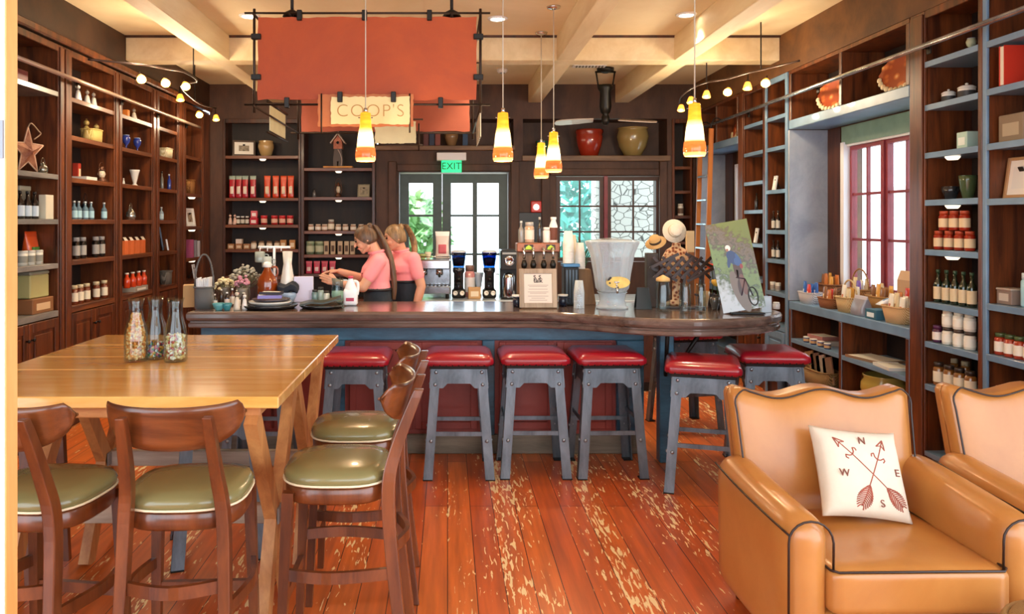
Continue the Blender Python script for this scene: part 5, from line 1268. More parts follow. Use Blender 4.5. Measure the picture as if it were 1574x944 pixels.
# bookcases beyond the recess
one('R', 'frame', 1191, 2.02, 'white card leaning on the bracketed shelf beyond the window recess', 'card', 10, 22, off=.06, frame='F2F2F0', matc='F7F6F2', pic=None, border=.01)
row('R', 'bottle', [1189, 1196], 1.625, '# small dark bottle with pale label from the bar, upper row beyond the recess', 'bottle', 6, 29, 'small dark bottles of the upper row', off=.05, body='221A16', cap='3A2E28', label='D6D2C8')
row('R', 'bottle', [1189, 1196], 1.34, '# small dark bottle with pale label from the bar, lower row beyond the recess', 'bottle', 6, 28, 'small dark bottles of the lower row', off=.05, body='221A16', cap='3A2E28', label='D6D2C8')
one('R', 'bottle', 1163, 1.83, 'tall dark bottle above the leaning white leaflet, behind the poster', 'bottle', 5, 26, off=.06, body='2B211C', cap='111111', label=None)
one('R', 'frame', 1162, 1.48, 'white leaflet leaning on the shelf just behind the poster', 'leaflet', 9, 23, off=.06, frame='F4F4F2', matc='F8F8F6', pic=None, border=.008)
row('R', 'tin', [1188, 1196], 1.02, '# small pale tin from the bar on the low shelf beyond the recess', 'tin', 8, 13, 'small pale tins', off=.06, col='C9C4BC', lid='E2DED6', label='9A8E86')
one('R', 'jar', 1104, 2.655, 'cream jar in the overhead cubby beside the dark round plate', 'jar', 8, 24, off=.08, body='D8C49C', lid='8A6A44', label='EFE2C4')
one('R', 'platter', 1128, 2.655, 'dark round plate standing in the far overhead cubby', 'plate', 22, 26, off=.16)
# the platters over the big window
one('R', 'platter', 1276, 2.655, 'smaller orange scalloped platter standing over the big window', 'platter', 62, 52, off=.10, rz=.25)
one('R', 'platter', 1377, 2.655, 'larger orange scalloped platter standing over the big window', 'platter', 74, 60, off=.12, rz=.25)
# ---------------------------------------------------------------- baskets and packets on the window bench
def bench_pos(px, off): x = RX+off; return x, F*x/(px-CX)
def filled(px, off, w, d, h, label, short, c1, c2, pal, handle=None, flare=.82):
    x, y = bench_pos(px, off); rnd = random.Random(int(px)+int(off*100))
    put('basket', (x, y, .966), -PI/2, label, 'basket', 'snack baskets on the window bench', w=w, d=d, h=h, c1=c1, c2=c2, handle=handle, flare=flare)
    n = max(2, int(w*.74/.068))
    for r, (sgn, nm) in enumerate(((-1, 'front'), (1, 'rear'))):
        for k in range(n):
            name, col, lab = pal[(k+r) % len(pal)]
            o = put('packet', (x+sgn*d*.19, y+(k-(n-1)/2)*.069, .981), 0, '%s snack packet, %s from the armchairs in the %s\'s %s row' % (name, ORD[k], short, nm), 'snack packet', 'packets in the window-bench baskets', w=.064, h=round(h+(.06, .085, .075)[(k+2*r) % 3], 3), col=col, label=lab)
            o.rotation_euler = (rnd.uniform(-.06, .02), rnd.uniform(-.03, .03), -PI/2+rnd.uniform(-.08, .08))
RED, BLU, AMB, COC, IVO, COP, VIO, STR = ('red', 'CF3B28', 'F3E2C6'), ('blue', '3565B4', 'DDE6F4'), ('amber', 'E0A54A', 'FBF0D4'), ('cocoa brown', '8A5A32', 'E4C896'), ('ivory', 'EDE6D6', 'C26A4A'), ('copper', 'C9793A', 'F2E0C0'), ('violet', '7A5AB8', 'E6DCF6'), ('straw-coloured', 'D8C49A', '8A6A40')
filled(1246, .10, .26, .17, .10, 'white wire basket of red and blue packets at the far end of the window bench', 'white wire basket', 'A9A6A8', 'E6E4E8', [RED, BLU, BLU])
filled(1276, .29, .28, .17, .17, 'tall brown basket against the far jamb of the window', 'tall brown basket', '6A3A1E', '9C6436', [AMB, COP, COC])
filled(1276, .085, .25, .15, .085, 'low brown wicker basket at the bench edge beside the white wire one', 'low brown wicker basket', '7A4420', 'A8693A', [COP, COC, RED])
filled(1306, .10, .22, .18, .12, 'pale wicker basket with a round handle on the window bench', 'round-handled basket', 'B58A50', 'E2C894', [STR, IVO, AMB], handle=.14)
filled(1322, .285, .27, .17, .17, 'brown hooped basket with a violet packet under the window panes', 'brown hooped basket', '8A5A30', 'B9854C', [VIO, STR, IVO, AMB], handle=.17)
filled(1355, .285, .28, .17, .14, 'wide basket of brown packets in the middle of the bench', 'wide middle basket', '9C6A36', 'C9995A', [COC, AMB, COC, STR])
filled(1385, .11, .28, .20, .12, 'cream bread basket with white packets at the near end of the bench', 'cream bread basket', 'C08A50', 'EBC898', [IVO, STR, IVO, COP], flare=.78)
filled(1404, .285, .18, .13, .14, 'small basket of red packets in front of the kraft bag', 'small red-packet basket', '7A4A26', 'A8743E', [RED, RED, COP])
put('pouch', (*bench_pos(1324, .075), .966), -PI/2, 'speckled grey sack at the bench edge', 'sack', w=.19, h=.155, col='8E8A92', label=None, top='B5B0B8', d=.13)
put('box', (*bench_pos(1350, .07), .966), -PI/2, 'teal tray with white packets at the bench edge', 'tray', w=.15, d=.12, h=.075, col='2E5F74', label='D5E4EA')
o = put('packet', (*bench_pos(1350, .07), 1.05), 0, 'white packet lying on the teal tray', 'snack packet', 'packets in the window-bench baskets', w=.085, h=.13, col='E8EDF2', label='6A8AA8'); o.rotation_euler = (-1.2, 0, -PI/2); o.location.z = 1.075
put('carton', (*bench_pos(1394, .345), .966), -PI/2, 'kraft paper bag standing by the near window casement', 'paper bag', w=.18, d=.045, h=.36, col='C9A078', top='D8B48C')
# cubbies under the bench
put('book', (*bench_pos(1268, .14), .623), -PI/2, 'thick white book at the bottom of the stack in the far cubby', 'book', w=.26, d=.18, h=.04, col='D8D0C4')
o = put('book', (*bench_pos(1266, .14), .664), -PI/2+.1, 'pinkish book on top of the stack in the far cubby', 'book', w=.23, d=.16, h=.035, col='A8706A')
for i, px in enumerate((1240, 1251, 1262, 1272)): put('tin', (*bench_pos(px, .035), .623), 0, '%s tiny white-lidded pot from the far end, in front of the book stack' % ORD[i], 'pot', 'tiny pots before the book stack', w=.055, h=.05, col='2C3A72', lid='E6E2DA', label='C9A070')
filled_z = .251
put('basket', (*bench_pos(1262, .13), .251), -PI/2, 'basket of leaning magazines in the lowest far cubby', 'basket', w=.46, d=.20, h=.14, c1='8A6A44', c2='B8965E', flare=.9)
for i, px in enumerate((1248, 1257, 1266, 1276)):
    o = put('book', (*bench_pos(px, .13), .282), 0, '%s leaning magazine from the far end in the lowest far cubby' % ORD[i], 'magazine', 'leaning magazines', w=.012, d=.16, h=.24, col=['C9A880', '8E7A66', 'D8CFC0', 'A88A70'][i]); o.rotation_euler = (-.25, 0, PI/2*0); o.location.x += .0
put('book', (*bench_pos(1345, .15), .623), -PI/2+.2, 'flat brown portfolio lying in the near cubby', 'portfolio', w=.36, d=.24, h=.02, col='8A6A50')
put('book', (*bench_pos(1374, .10), .623), -PI/2-.1, 'white papers lying in the near cubby beside the portfolio', 'papers', w=.26, d=.18, h=.022, col='D8D4CC')
put('vase', (*bench_pos(1360, .19), .251), 0, 'round mustard-yellow stoneware pot in the lowest near cubby', 'pot', w=.34, h=.27, prof=POT, col='B59A4A', name='stoneware_pot')
put('basket', (3.02, 2.62, .0), 0, 'round woven pouf at the corner of the picture beside the armchair seat', 'pouf', w=.4, d=.4, h=.3, c1='8A6238', c2='B98F5A', flare=.95) if False else None
pf = thing('woven_pouf', 'round woven wicker pouf peeking in at the bottom corner', 'pouf', (2.02, 2.46, 0))
MB().lathe([(0, 0), (.17, 0), (.20, .03), (.215, .20), (.20, .36), (.17, .41), (.08, .43), (0, .432)], 32).build('pouf_body', wicker('6E4A26', 'C09A60'), pf)
MB().tube([(.19*math.cos(a), .19*math.sin(a), .385) for a in [2*PI*i/32 for i in range(32)]], .012, 6, closed=True).build('pouf_rim', wicker('6E4A26', 'C09A60'), pf)
# ================================================================ ON THE TABLE
def carafe(px, label, fill, cols, seed):
    Y = 3.655 if px == 239 else 3.59; x = px_x(px, Y); t = thing('glass_carafe', label, 'carafe', (x, Y, 1.051), 0, 'glass carafes on the plank table')
    out = [(.050, 0), (.053, .008), (.0535, .04), (.053, .125), (.046, .165), (.034, .205), (.030, .235), (.033, .27), (.040, .295)]
    m = MB(); m.lathe([(0, 0)]+out+[(.0375, .295), (.0305, .268), (.0275, .235), (.0315, .205), (.0435, .165), (.0505, .125), (.051, .04), (.050, .010), (0, .008)], 32); m.build('carafe_glass', clear, t)
    rnd = random.Random(seed); m = MB()
    N = int(900*fill)
    def rin(z):
        for (r0, z0), (r1, z1) in zip(out, out[1:]):
            if z0 <= z <= z1: return r0+(r1-r0)*(z-z0)/(z1-z0)
        return .05
    for i in range(N):
        z = .016+rnd.random()*.215*fill; R = rin(z)-.0165; rr = R*(1-rnd.random()**2.2*.8); a = rnd.uniform(0, 2*PI)
        m.mi = rnd.randrange(len(cols)); Mx = Euler((rnd.uniform(0, 6), rnd.uniform(0, 6), 0)).to_matrix().to_4x4()
        m.ball(rr*math.cos(a), rr*math.sin(a), z, .0088, 1.15, .8, .6, 6, 4, M=Mx)
    return t, m, [c_(c, .5) for c in cols], (x, Y, 1.051)
for px, lab, fl, cols, nm, sl in ((209, 'glass carafe nearest the doorway filled with orange snack mix', .95, ['E08A2E', 'D0741F', 'E9A452', 'EDC88A'], 'snack_mix', 'orange snack mix inside the carafe nearest the doorway'),
                              (239, 'middle glass carafe with a shallow layer of coloured candies', .28, ['B8324A', '2E7A4E', 'E4E0D8', '3A3A6A', 'D8A03A'], 'candy', 'coloured candies in the middle carafe'),
                              (270, 'glass carafe half full of pale nuts, farthest from the doorway', .5, ['E6D3A2', 'D4B36A', 'B8442E', 'F0E8D0'], 'nuts', 'pale nuts in the carafe farthest from the doorway')):
    t, m, ms, loc = carafe(px, lab, fl, cols, px)
    o = m.build(nm, ms, None, loc=loc); tag(o, sl, 'snacks', kind='stuff')

# ================================================================ ON THE BAR
def onbar(px, py): Y = (BT-EYE)*F/(CY-py); return (px_x(px, Y), Y, BT+.001)
def size(px, loc): return px*loc[1]/F
L0 = onbar(294, 473); put('box', (L0[0]-.03, L0[1]+.05, L0[2]), .25, 'tan cardboard box at the very end of the bar', 'box', w=.085, d=.10, h=.165, col='B89058')
L0 = onbar(314, 474)
put('basket', L0, .1, 'dark wire caddy with arched handle at the end of the bar', 'caddy', w=.135, d=.13, h=.155, c1='1E1B1A', c2='8A8A88', handle=.24, flare=.96)
m = MB(); r_ = random.Random(3)
for i in range(9): m.xf(Matrix.Identity(4)); a = r_.uniform(-.4, .4); m.bar((-.036+.009*i, r_.uniform(-.006, .006), .02), (-.044+.011*i, r_.uniform(-.01, .01), .215+r_.uniform(-.02, .015)), .085, .005, ref=(1, 0, 0))
tag(m.build('napkins', mat('napkin_white', 'F2F3F6', .8), None, loc=L0), 'stack of white napkins standing in the wire caddy', 'napkins')
def bunch(label, loc, col, n, h, w, seed, pot=None, base='7A7468'):
    t = thing('dried_flowers', label, 'flowers', loc); rnd = random.Random(seed)
    MB().lathe([(0, 0), (.035, 0), (.045, .05), (.04, .11), (.045, .13), (.038, .13), (.03, .06), (0, .05)], 16).build('vase', c_(base, .3), t)
    s, f = MB(), MB()
    for i in range(n):
        a, q = rnd.uniform(0, 2*PI), rnd.random()**.5; tip = Vector((w*q*math.cos(a), w*.6*q*math.sin(a), h*(1-.35*q*q)*rnd.uniform(.8, 1)))
        s.tube([(0, 0, .08), (tip.x*.4, tip.y*.4, tip.z*.65), tip], .0018, 4); f.ball(tip.x, tip.y, tip.z, rnd.uniform(.010, .018), sz=.8, u=7, v=5)
    s.build('stems', c_('6A6A4A', .7), t); f.build('flower_heads', c_(col, .7), t)
bunch('bunch of grey dried flowers in a vase at the back of the bar', onbar(376, 463.5), 'A8A290', 60, .30, .13, 5)
bunch('bunch of dusty pink dried flowers beside the brown growler', onbar(372, 469), 'C98A98', 24, .24, .06, 8)
bunch('cream dried flowers behind the crowd of little bottles', onbar(345, 467), 'DCCFA2', 34, .21, .09, 9)
for i, (px, py, h, body, cap, lab) in enumerate(((330, 473, .10, '2A1E1C', 'E8E6E0', 'E4DED4'), (340, 469, .12, '3A2620', 'D8D4CC', None), (349, 472, .11, '241C1E', 'EDEBE6', 'E6D4C8'), (357, 470, .13, '5A2A22', 'E4E2DC', 'EFE8DC'), (366, 473, .11, '2E2626', 'C84A5A', 'F0EAE2'), (374, 470, .10, '4A3A32', 'E8E4DA', None))):
    put('bottle', onbar(px, py), 0, '%s little dark syrup bottle from the napkin caddy' % ORD[i], 'bottle', 'little dark syrup bottles', w=.038, h=h, body=body, cap=cap, label=lab, neck=.3)
put('vase', onbar(336, 477), 0, 'small teal bowl in front of the little syrup bottles', 'bowl', w=.09, h=.05, prof=BOWL, col='5FA3A6', name='bowl')
put('vase', onbar(349, 477), 0, 'second small teal bowl, nearer the round trays', 'bowl', w=.075, h=.05, prof=BOWL, col='3E8A90', name='bowl')
put('figurine', onbar(364, 477), 0, 'small cream figurine on the bar edge beside the teal bowls', 'figurine', w=.05, h=.145, col='D8CBB6')
put('figurine', onbar(376, 476), 0, 'small white figurine with dark shadow beside the round trays', 'figurine', w=.045, h=.12, col='E4E0DA')
def disc(name, label, cat, loc, r, h, m, z=0):
    return tag(MB().lathe([(0, 0), (r*.86, 0), (r*.97, h*.5), (r, h), (r*.96, h), (r*.85, h*.35), (0, h*.3)], 36).build(name, m, None, loc=(loc[0], loc[1], loc[2]+z)), label, cat)
blk = mat('tray_black', '15171C', .25, coat=.4)
T1 = onbar(415, 473.5); disc('round_tray', 'round black tray under the stack of plates', 'tray', T1, .205, .028, blk)
for i, (dx, z, r, col, lab) in enumerate(((.0, .012, .16, '3A3E44', 'dark grey plate at the bottom of the stack on the round black tray'), (.0, .030, .155, 'D8D6CE', 'cream plate in the stack on the round black tray'), (.01, .048, .14, '3C3844', 'dark plate near the top of the stack on the round black tray'))):
    disc('plate', lab, 'plate', (T1[0]+dx, T1[1], T1[2]), r, .022, c_(col, .25, coat=.4), z)
put('book', (T1[0]+.0, T1[1]-.01, T1[2]+.074), PI/2+.2, 'folded lilac towel on top of the stacked plates', 'towel', w=.11, d=.17, h=.024, col='8A84C4')
put('book', (T1[0]+.01, T1[1], T1[2]+.101), PI/2-.1, 'folded charcoal towel on top of the lilac one', 'towel', w=.10, d=.15, h=.02, col='33303A')
T2 = onbar(495, 473); disc('slate_tray', 'round black tray under the curved slate board', 'tray', T2, .165, .022, blk)
m = MB(); P = catmull([(-.16, 0, .026), (-.08, 0, .045), (.0, 0, .040), (.07, 0, .055), (.14, 0, .075)], 5)
m.tube([(p.x, 0, p.z) for p in P], .01, flat=(.20, .012)); tag(m.build('slate_board', mat('slate', '3E463F', .4, var=.2), None, loc=T2, rot=(0, 0, .15)), 'curved dark green slate board lying on the black tray', 'board')
# brown growler on its own coaster
G = onbar(410, 466); t = thing('growler', 'amber brown glass growler jug with white swing top', 'bottle', (G[0]+.0, 6.02, G[2])); t.scale = (1.18, 1.18, 1.18)
amb = mat('amber_glass', '8A3A10', .06, coat=.8)
MB().lathe([(0, 0), (.060, 0), (.066, .01), (.067, .13), (.060, .165), (.034, .20), (.024, .225), (.024, .25), (0, .25)], 28).build('jug_body', amb, t)
MB().lathe([(.026, .235), (.03, .24), (.03, .255), (.02, .27), (0, .272)], 14).build('stopper', whitec, t)
MB().tube(catmull([(.024, 0, .235), (.06, 0, .235), (.068, 0, .20), (.056, 0, .17)], 5), .007, 8).build('jug_handle', amb, t)
# white mug rack (a T-shaped tree) behind it
R0 = onbar(418, 464); t = thing('mug_tree', 'white T-shaped mug stand behind the growler', 'mug stand', (R0[0], R0[1]+.08, R0[2]))
m = MB(); m.rod((0, 0, .0), (0, 0, .43), .011, 10); m.rod((-.13, 0, .43), (.13, 0, .43), .010, 8); m.lathe([(0, 0), (.07, 0), (.06, .015), (0, .02)], 18); m.build('stand', white_trim, t)
for i, x in enumerate((-.11, -.05, .06)):
    m = MB(); m.tube([(x, 0, .43), (x, -.02, .415), (x, -.02, .40)], .004, 6); m.build('hook', white_trim, t)
for i, (x, z, col) in enumerate(((-.10, .31, '9AA39A'), (-.045, .27, 'B4BCB4'))):
    o = put('vase', (R0[0]+x-.01, R0[1]+.06, R0[2]+z), 0, ['grey mug hanging at the outer end of the white mug stand', 'pale grey mug hanging near the post of the white mug stand'][i], 'mug', w=.08, h=.085, prof=((0, 0), (.9, 0), (1, .1), (1, 1), (.92, 1), (.9, .2), (0, .1)), col=col, name='mug')
    MB().tube(catmull([(.04, 0, .065), (.065, 0, .06), (.065, 0, .03), (.04, 0, .02)], 4), .005, 6).build('mug_handle', c_(col, .2, coat=.5), o)
JC = onbar(440, 465); put('vase', (JC[0], JC[1]+.05, JC[2]), 0, 'tall white curved pitcher behind the growler', 'pitcher', w=.13, h=.40, prof=((0, 0), (.6, 0), (.75, .1), (.95, .3), (.7, .55), (.5, .75), (.62, 1), (.52, 1), (.4, .75), (0, .7)), col='E2DED2', name='pitcher')
put('vase', onbar(443, 466), .0, 'pale blue bowl with dark cloth beside the growler', 'bowl', w=.14, h=.085, prof=BOWL, col='9DB7D4', name='bowl')
BW = onbar(443, 466); m = MB(); m.rbox(.16, .10, .06, .02, 6, lambda p: (p.x, p.y, p.z+.015*math.sin(p.x*50)+.01*math.sin(p.y*60))); tag(m.build('dark_cloth', mat('navy_cloth', '1F2430', .8, bump=.4, bs=40), None, loc=(BW[0], BW[1], BW[2]+.088)), 'crumpled dark cloth heaped in the pale blue bowl', 'cloth')
put('box', onbar(467, 464), .12, 'white upright box sign beside the pale blue bowl', 'box', w=.15, d=.05, h=.20, col='D9D6EE')
for i, (px, h, body) in enumerate(((484, .10, '6E8A88'), (493, .12, '8FA39A'), (502, .09, 'C9CDC4'))): put('jar', onbar(px, 465), 0, '%s small glass spice jar from the white box sign' % ORD[i], 'jar', 'small glass spice jars', w=.05, h=h, body=body, lid='3A3632', label=None)
PG = onbar(519, 465); t = thing('glass_pitcher', 'clear glass pitcher with lemon water beside the milk jug', 'pitcher', PG)
MB().lathe([(0, 0), (.05, 0), (.053, .02), (.05, .10), (.043, .15), (.048, .19), (.045, .19), (.040, .15), (.047, .10), (.050, .02), (0, .012)], 24).build('pitcher_glass', thin_glass('thin_bar_glass', 'E2F0F4', .35), t)
MB().lathe([(0, .013), (.046, .013), (.0465, .09), (0, .09)], 20).build('lemon_water', c_('DDE3C2', .15), t)
MB().tube(catmull([(.045, 0, .175), (.085, 0, .165), (.088, 0, .09), (.05, 0, .06)], 5), .006, 6).build('pitcher_handle', c_('D5E4E8', .1), t)
MJ = onbar(539, 469.5); t = thing('milk_jug', 'white plastic milk jug with handle in front of the near woman', 'jug', MJ)
MB().rbox(.105, .09, .125, .02, 8).build('jug_body', mat('milk_white', 'E9EDF2', .35), t)
MB().lathe([(.050, .118), (.030, .17), (.018, .195), (.018, .205), (0, .205)], 18, sy=.85).build('jug_neck', mat('milk_white', 'E9EDF2'), t)
MB().tube(catmull([(.020, 0, .185), (.050, 0, .175), (.056, 0, .13), (.050, 0, .08)], 5), .011, 8).build('jug_handle', mat('milk_white', 'E9EDF2'), t)
MB().lathe([(0, .204), (.02, .204), (.02, .222), (0, .224)], 14).build('cap', c_('C84058', .4), t)
MB().box(-.03, .03, -.0462, -.044, .035, .06).build('label', c_('B03A5A', .5), t)

# ---- beer / syrup tower, menu frame, cups
TW = onbar(827, 467); TX, TY = TW[0], 5.98
t = thing('drink_tower', 'wooden drink dispenser tower with tap handles behind the framed menu', 'drink dispenser', (TX, TY, BT+.001))
twm = ramp2('tower_wood', '6A5038', '94745A', (9, 9, 1.5), .5, bump=.03)
MB().box(-.155, .155, -.02, .10, 0, .40, .006).build('tower_body', twm, t)
MB().box(-.165, .165, -.06, .11, .401, .47, .006).build('tap_rail', ramp2('copper_rail', '7A4630', 'A8694A', (5, 5, 5), .35, metal=.3), t)
for i, x in enumerate((-.115, -.045, .035, .105)):
    m = MB(); m.rod((x, -.06, .43), (x, -.10, .425), .012, 8); m.tube([(x, -.10, .43), (x, -.11, .40), (x, -.11, .35)], .010, 8); to = m.build('tap', chrome, t)
    MB().lathe([(0, .28), (.018, .285), (.024, .31), (.014, .345), (0, .35)], 12, (x, -.11, -.005)).build('tap_nozzle', black, to)
for i, x in enumerate((-.075, .095)):
    MB().box(x-.035, x+.035, -.066, -.061, .415, .458, .002).build('tap_label', c_('3A2A20', .5), t); m = MB(); m.poly([(x-.03, -.0665, .42), (x+.03, -.0665, .42), (x+.022, -.0665, .44), (x, -.0665, .455), (x-.022, -.0665, .44)], .001, (0, -1, 0)); m.build('lime_mark', c_('B9D63A', .5), t)
for i, (x, kind, kw, lab) in enumerate(((-.125, 'bottle', dict(w=.045, h=.17, body='8E8A84', cap='D8D6D0', label=None), 'grey bottle on the drink tower, at its doorway end'), (-.06, 'jar', dict(w=.075, h=.16, body='C9A98E', lid='B9B4AC', label='E6D8C8'), 'squat tan glass jar on top of the drink tower'), (.02, 'bottle', dict(w=.04, h=.20, body='2A2422', cap='B9B4AC', label=None), 'dark bottle in the middle of the drink tower top'), (.075, 'jar', dict(w=.06, h=.12, body='E8E2DA', lid='E8E2DA', label=None), 'small white tub on the drink tower'), (.128, 'bottle', dict(w=.065, h=.20, body='F0F0EE', cap='F0F0EE', label='6A3A2A', neck=.25, nr=.6), 'white plastic bottle with brown label on the drink tower'))):
    put(kind, (TX+x, TY+.03, BT+.472), 0, lab, 'jar' if kind == 'jar' else 'bottle', **kw)
# framed menu leaning on the tower
MX = onbar(827, 474); t = thing('menu_frame', 'tan wooden frame with a printed notice leaning against the drink tower', 'framed notice', (MX[0], MX[1]-.02, BT+.006))
fw, fh = .275, .285; R = (-.17, 0, 0); fm = ramp2('menu_wood', '8A7660', 'B09C84', (12, 12, 2), .5)
m = MB()
for q in ((-fw/2, -fw/2+.035, 0, fh), (fw/2-.035, fw/2, 0, fh), (-fw/2+.035, fw/2-.035, 0, .035), (-fw/2+.035, fw/2-.035, fh-.035, fh)): m.box(q[0], q[1], -.012, .006, q[2], q[3], .002)
m.build('frame', fm, t, rot=R)
sh = MB(); sh.box(-fw/2+.035, fw/2-.035, -.006, .003, .035, fh-.035); so = sh.build('notice_sheet', c_('DCCFC2', .6), t, rot=R)
ink = c_('1C1716', .6); inkl = c_('A3968C', .6)
text_mesh('S. S.', .04, 'lettering', ink, so, (0, -.0068, .222), (PI/2, 0, 0), .0006, off=.001)
text_mesh('talk', .045, 'lettering', ink, so, (0, -.0068, .198), (PI/2, 0, 0), .0006, off=.001)
for k, (z, w) in enumerate(((.165, .15), (.155, .13), (.135, .14), (.115, .15), (.105, .12), (.085, .15), (.07, .10), (.055, .13))): MB().box(-w/2, w/2, -.0067, -.0061, z-.0018, z+.0018).build('text_line', inkl, so)
def pitcher(px, py, label, dx=0):
    l = onbar(px, py); t = thing('creamer', label, 'pitcher', (l[0], l[1], l[2]))
    MB().lathe([(0, 0), (.03, 0), (.034, .04), (.03, .075), (0, .075)], 18).build('creamer_body', c_('1C2436', .25, coat=.3), t)
    MB().lathe([(.032, .075), (.04, .078), (.04, .09), (0, .092)], 18).build('lid', whitec, t)
    MB().tube(catmull([(.03, 0, .065), (.055, 0, .06), (.055, 0, .03), (.033, 0, .02)], 4), .005, 6).build('creamer_handle', c_('1C2436'), t)
pitcher(795, 472, 'navy creamer with white lid on the near-women side of the framed menu'); pitcher(865, 471, 'navy creamer with white lid between the framed menu and the clear cups')
# cup organiser with stacks of paper cups
OC = (px_x(878, 5.85), 5.90, BT+.001); t = thing('cup_organiser', 'black cup organiser with blue rim holding white cup stacks', 'organiser', OC)
MB().box(-.055, .055, -.07, .07, 0, .29, .005).build('organiser_body', black, t)
for x in (-.036, -.012, .012, .036): MB().box(x-.008, x+.008, -.0745, -.07, .02, .27, .002).build('slot', c_('4A545C', .3, metal=.6), t)
MB().box(-.062, .062, -.078, .078, .291, .315, .003).build('blue_rim', c_('4A86B8', .4), t)
def cupstack(loc, n, r, step, label, m, hh=.11):
    t = thing('cup_stack', label, 'cups', loc, 0, 'stacked disposable cups')
    for i in range(n):
        z = hh*.0+i*step
        MB().lathe([(r*.98, z), (r*1.02, z+.004), (r, z+.008), (r*.72, z+hh), (0, z+hh), (0, z+hh-.004), (r*.69, z+hh-.004), (r*.95, z)], 18).build('cup', m, t)
paper = mat('paper_cup', 'EFEDE6', .6)
cupstack((OC[0]-.02, OC[1]-.036, OC[2]+.318), 9, .042, .017, 'tallest stack of white paper cups on the cup organiser', paper); cupstack((OC[0]+.022, OC[1]+.042, OC[2]+.318), 8, .038, .015, 'cream paper cup stack on the cup organiser, next to the brown sleeve holder', mat('cream_cup', 'DCCFB4', .6))
BS = onbar(896, 468); t = thing('sleeve_holder', 'tapered brown board holder with white cups on top', 'cup holder', (BS[0], BS[1]-.03, BS[2]))
m = MB(); m.poly([(-.02, 0, 0), (.095, 0, 0), (.055, 0, .27), (-.07, 0, .27)], .03, (0, 1, 0)); m.build('board', ramp2('brown_board', '6E4E30', '8A6844', (10, 10, 2), .6), t)
MB().box(-.03, .10, .03, .10, 0, .012).build('foot', ramp2('brown_board', '6E4E30', '8A6844'), t)
MB().box(-.068, .053, .031, .10, .262, .270).build('cup_shelf', ramp2('brown_board', '6E4E30', '8A6844'), t)
cupstack((BS[0]-.022, BS[1]+.028, BS[2]+.272), 6, .044, .018, 'white paper cup stack on the tapered brown holder', paper)
clearp = frosted('clear_plastic', 'E8EEF2', .25)
cupstack(onbar(890, 474), 8, .040, .015, 'stack of clear plastic cups in front of the brown holder', clearp, .10)
# glass drink dispenser
GD = onbar(941, 474); t = thing('glass_dispenser', 'big ribbed glass drink dispenser on a clear stand', 'drink dispenser', (GD[0], GD[1], GD[2]))
rib = lambda a, z: 1+.04*math.cos(a*14)
dg = frosted('dispenser_glass', 'E4EEF6', .22)
MB().lathe([(0, .125), (.10, .125), (.118, .15), (.132, .25), (.158, .40), (.19, .475), (.193, .49), (.184, .49), (.15, .40), (.124, .25), (.11, .155), (0, .14)], 56, mod=rib).build('glass_body', dg, t)
MB().lathe([(0, .50), (.05, .515), (.17, .50), (.195, .492), (.195, .486), (0, .49)], 40, mod=lambda a, z: 1+.012*math.cos(a*20)).build('glass_lid', dg, t)
MB().lathe([(0, 0), (.115, 0), (.118, .012), (.10, .02), (.09, .06), (.10, .11), (.112, .12), (.09, .12), (.08, .06), (.085, .02), (0, .015)], 40).build('stand', dg, t)
m = MB(); m.rod((0, -.118, .165), (0, -.165, .165), .012, 10); m.tube([(0, -.155, .165), (0, -.172, .15), (0, -.172, .125)], .009, 8); m.rod((0, -.155, .17), (0, -.155, .20), .006, 8); m.box(-.02, .02, -.16, -.15, .198, .208, .003); m.build('spigot', chrome, t)
tg = MB(); P = [(.085*math.cos(a), -.152, .20+.042*math.sin(a)) for a in [2*PI*i/28 for i in range(28)]]; tg.poly([(x+.01, y, z) for x, y, z in P], .005, (0, 1, 0)); to = tg.build('yellow_tag', mat('lemon_tag', 'E3C468', .5, var=.15, vs=30), t)
text_mesh('6', .085, 'number', ink, to, (-.05, -.1535, .205), (PI/2, 0, 0), .001, off=.003)
# tent card, dark panel
CD = onbar(988, 475); t = thing('tent_card', 'small black tent card beside the glass dispenser', 'card', CD)
m = MB(); m.poly([(-.055, -.03, 0), (.06, -.03, 0), (.045, 0, .155), (-.042, 0, .155)], .004, (0, 1, 0)); m.build('front_leaf', black, t)
m = MB(); m.poly([(-.055, .045, 0), (.06, .045, 0), (.045, .006, .155), (-.042, .006, .155)], .004, (0, 1, 0)); m.build('rear_leaf', black, t)
put('box', (px_x(1003, 5.72), 5.75, BT+.001), -.1, 'tall dark brown panel box behind the tent card', 'box', w=.085, d=.10, h=.40, col='33261E')
# tall glasses
def tall_glass(px, py, r, h, label, lid=None):
    t = thing('glass_bottle', label, 'glass jar', onbar(px, py), 0, 'clear glass jars on the rounded bar end')
    MB().lathe([(0, 0), (r*.92, 0), (r, .01), (r*.97, h*.2), (r, h*.75), (r*.85, h*.86), (r*.88, h), (r*.8, h), (r*.77, h*.86), (r*.92, h*.74), (r*.9, h*.2), (r*.9, .02), (0, .015)], 22).build('glass_body', clear, t)
    if lid: MB().lathe([(r*.86, h*.99), (r*.95, h), (r*.9, h+.02), (0, h+.045)], 18).build('lid', c_(lid, .5), t)
tall_glass(1019, 479, .052, .215, 'widest clear glass jar with tan domed lid on the rounded bar end', 'D8B070'); tall_glass(1053, 482, .040, .21, 'clear slim glass jar in the middle of the three on the rounded bar end'); tall_glass(1077, 481, .036, .205, 'slimmest clear glass jar, nearest the cyclist poster')
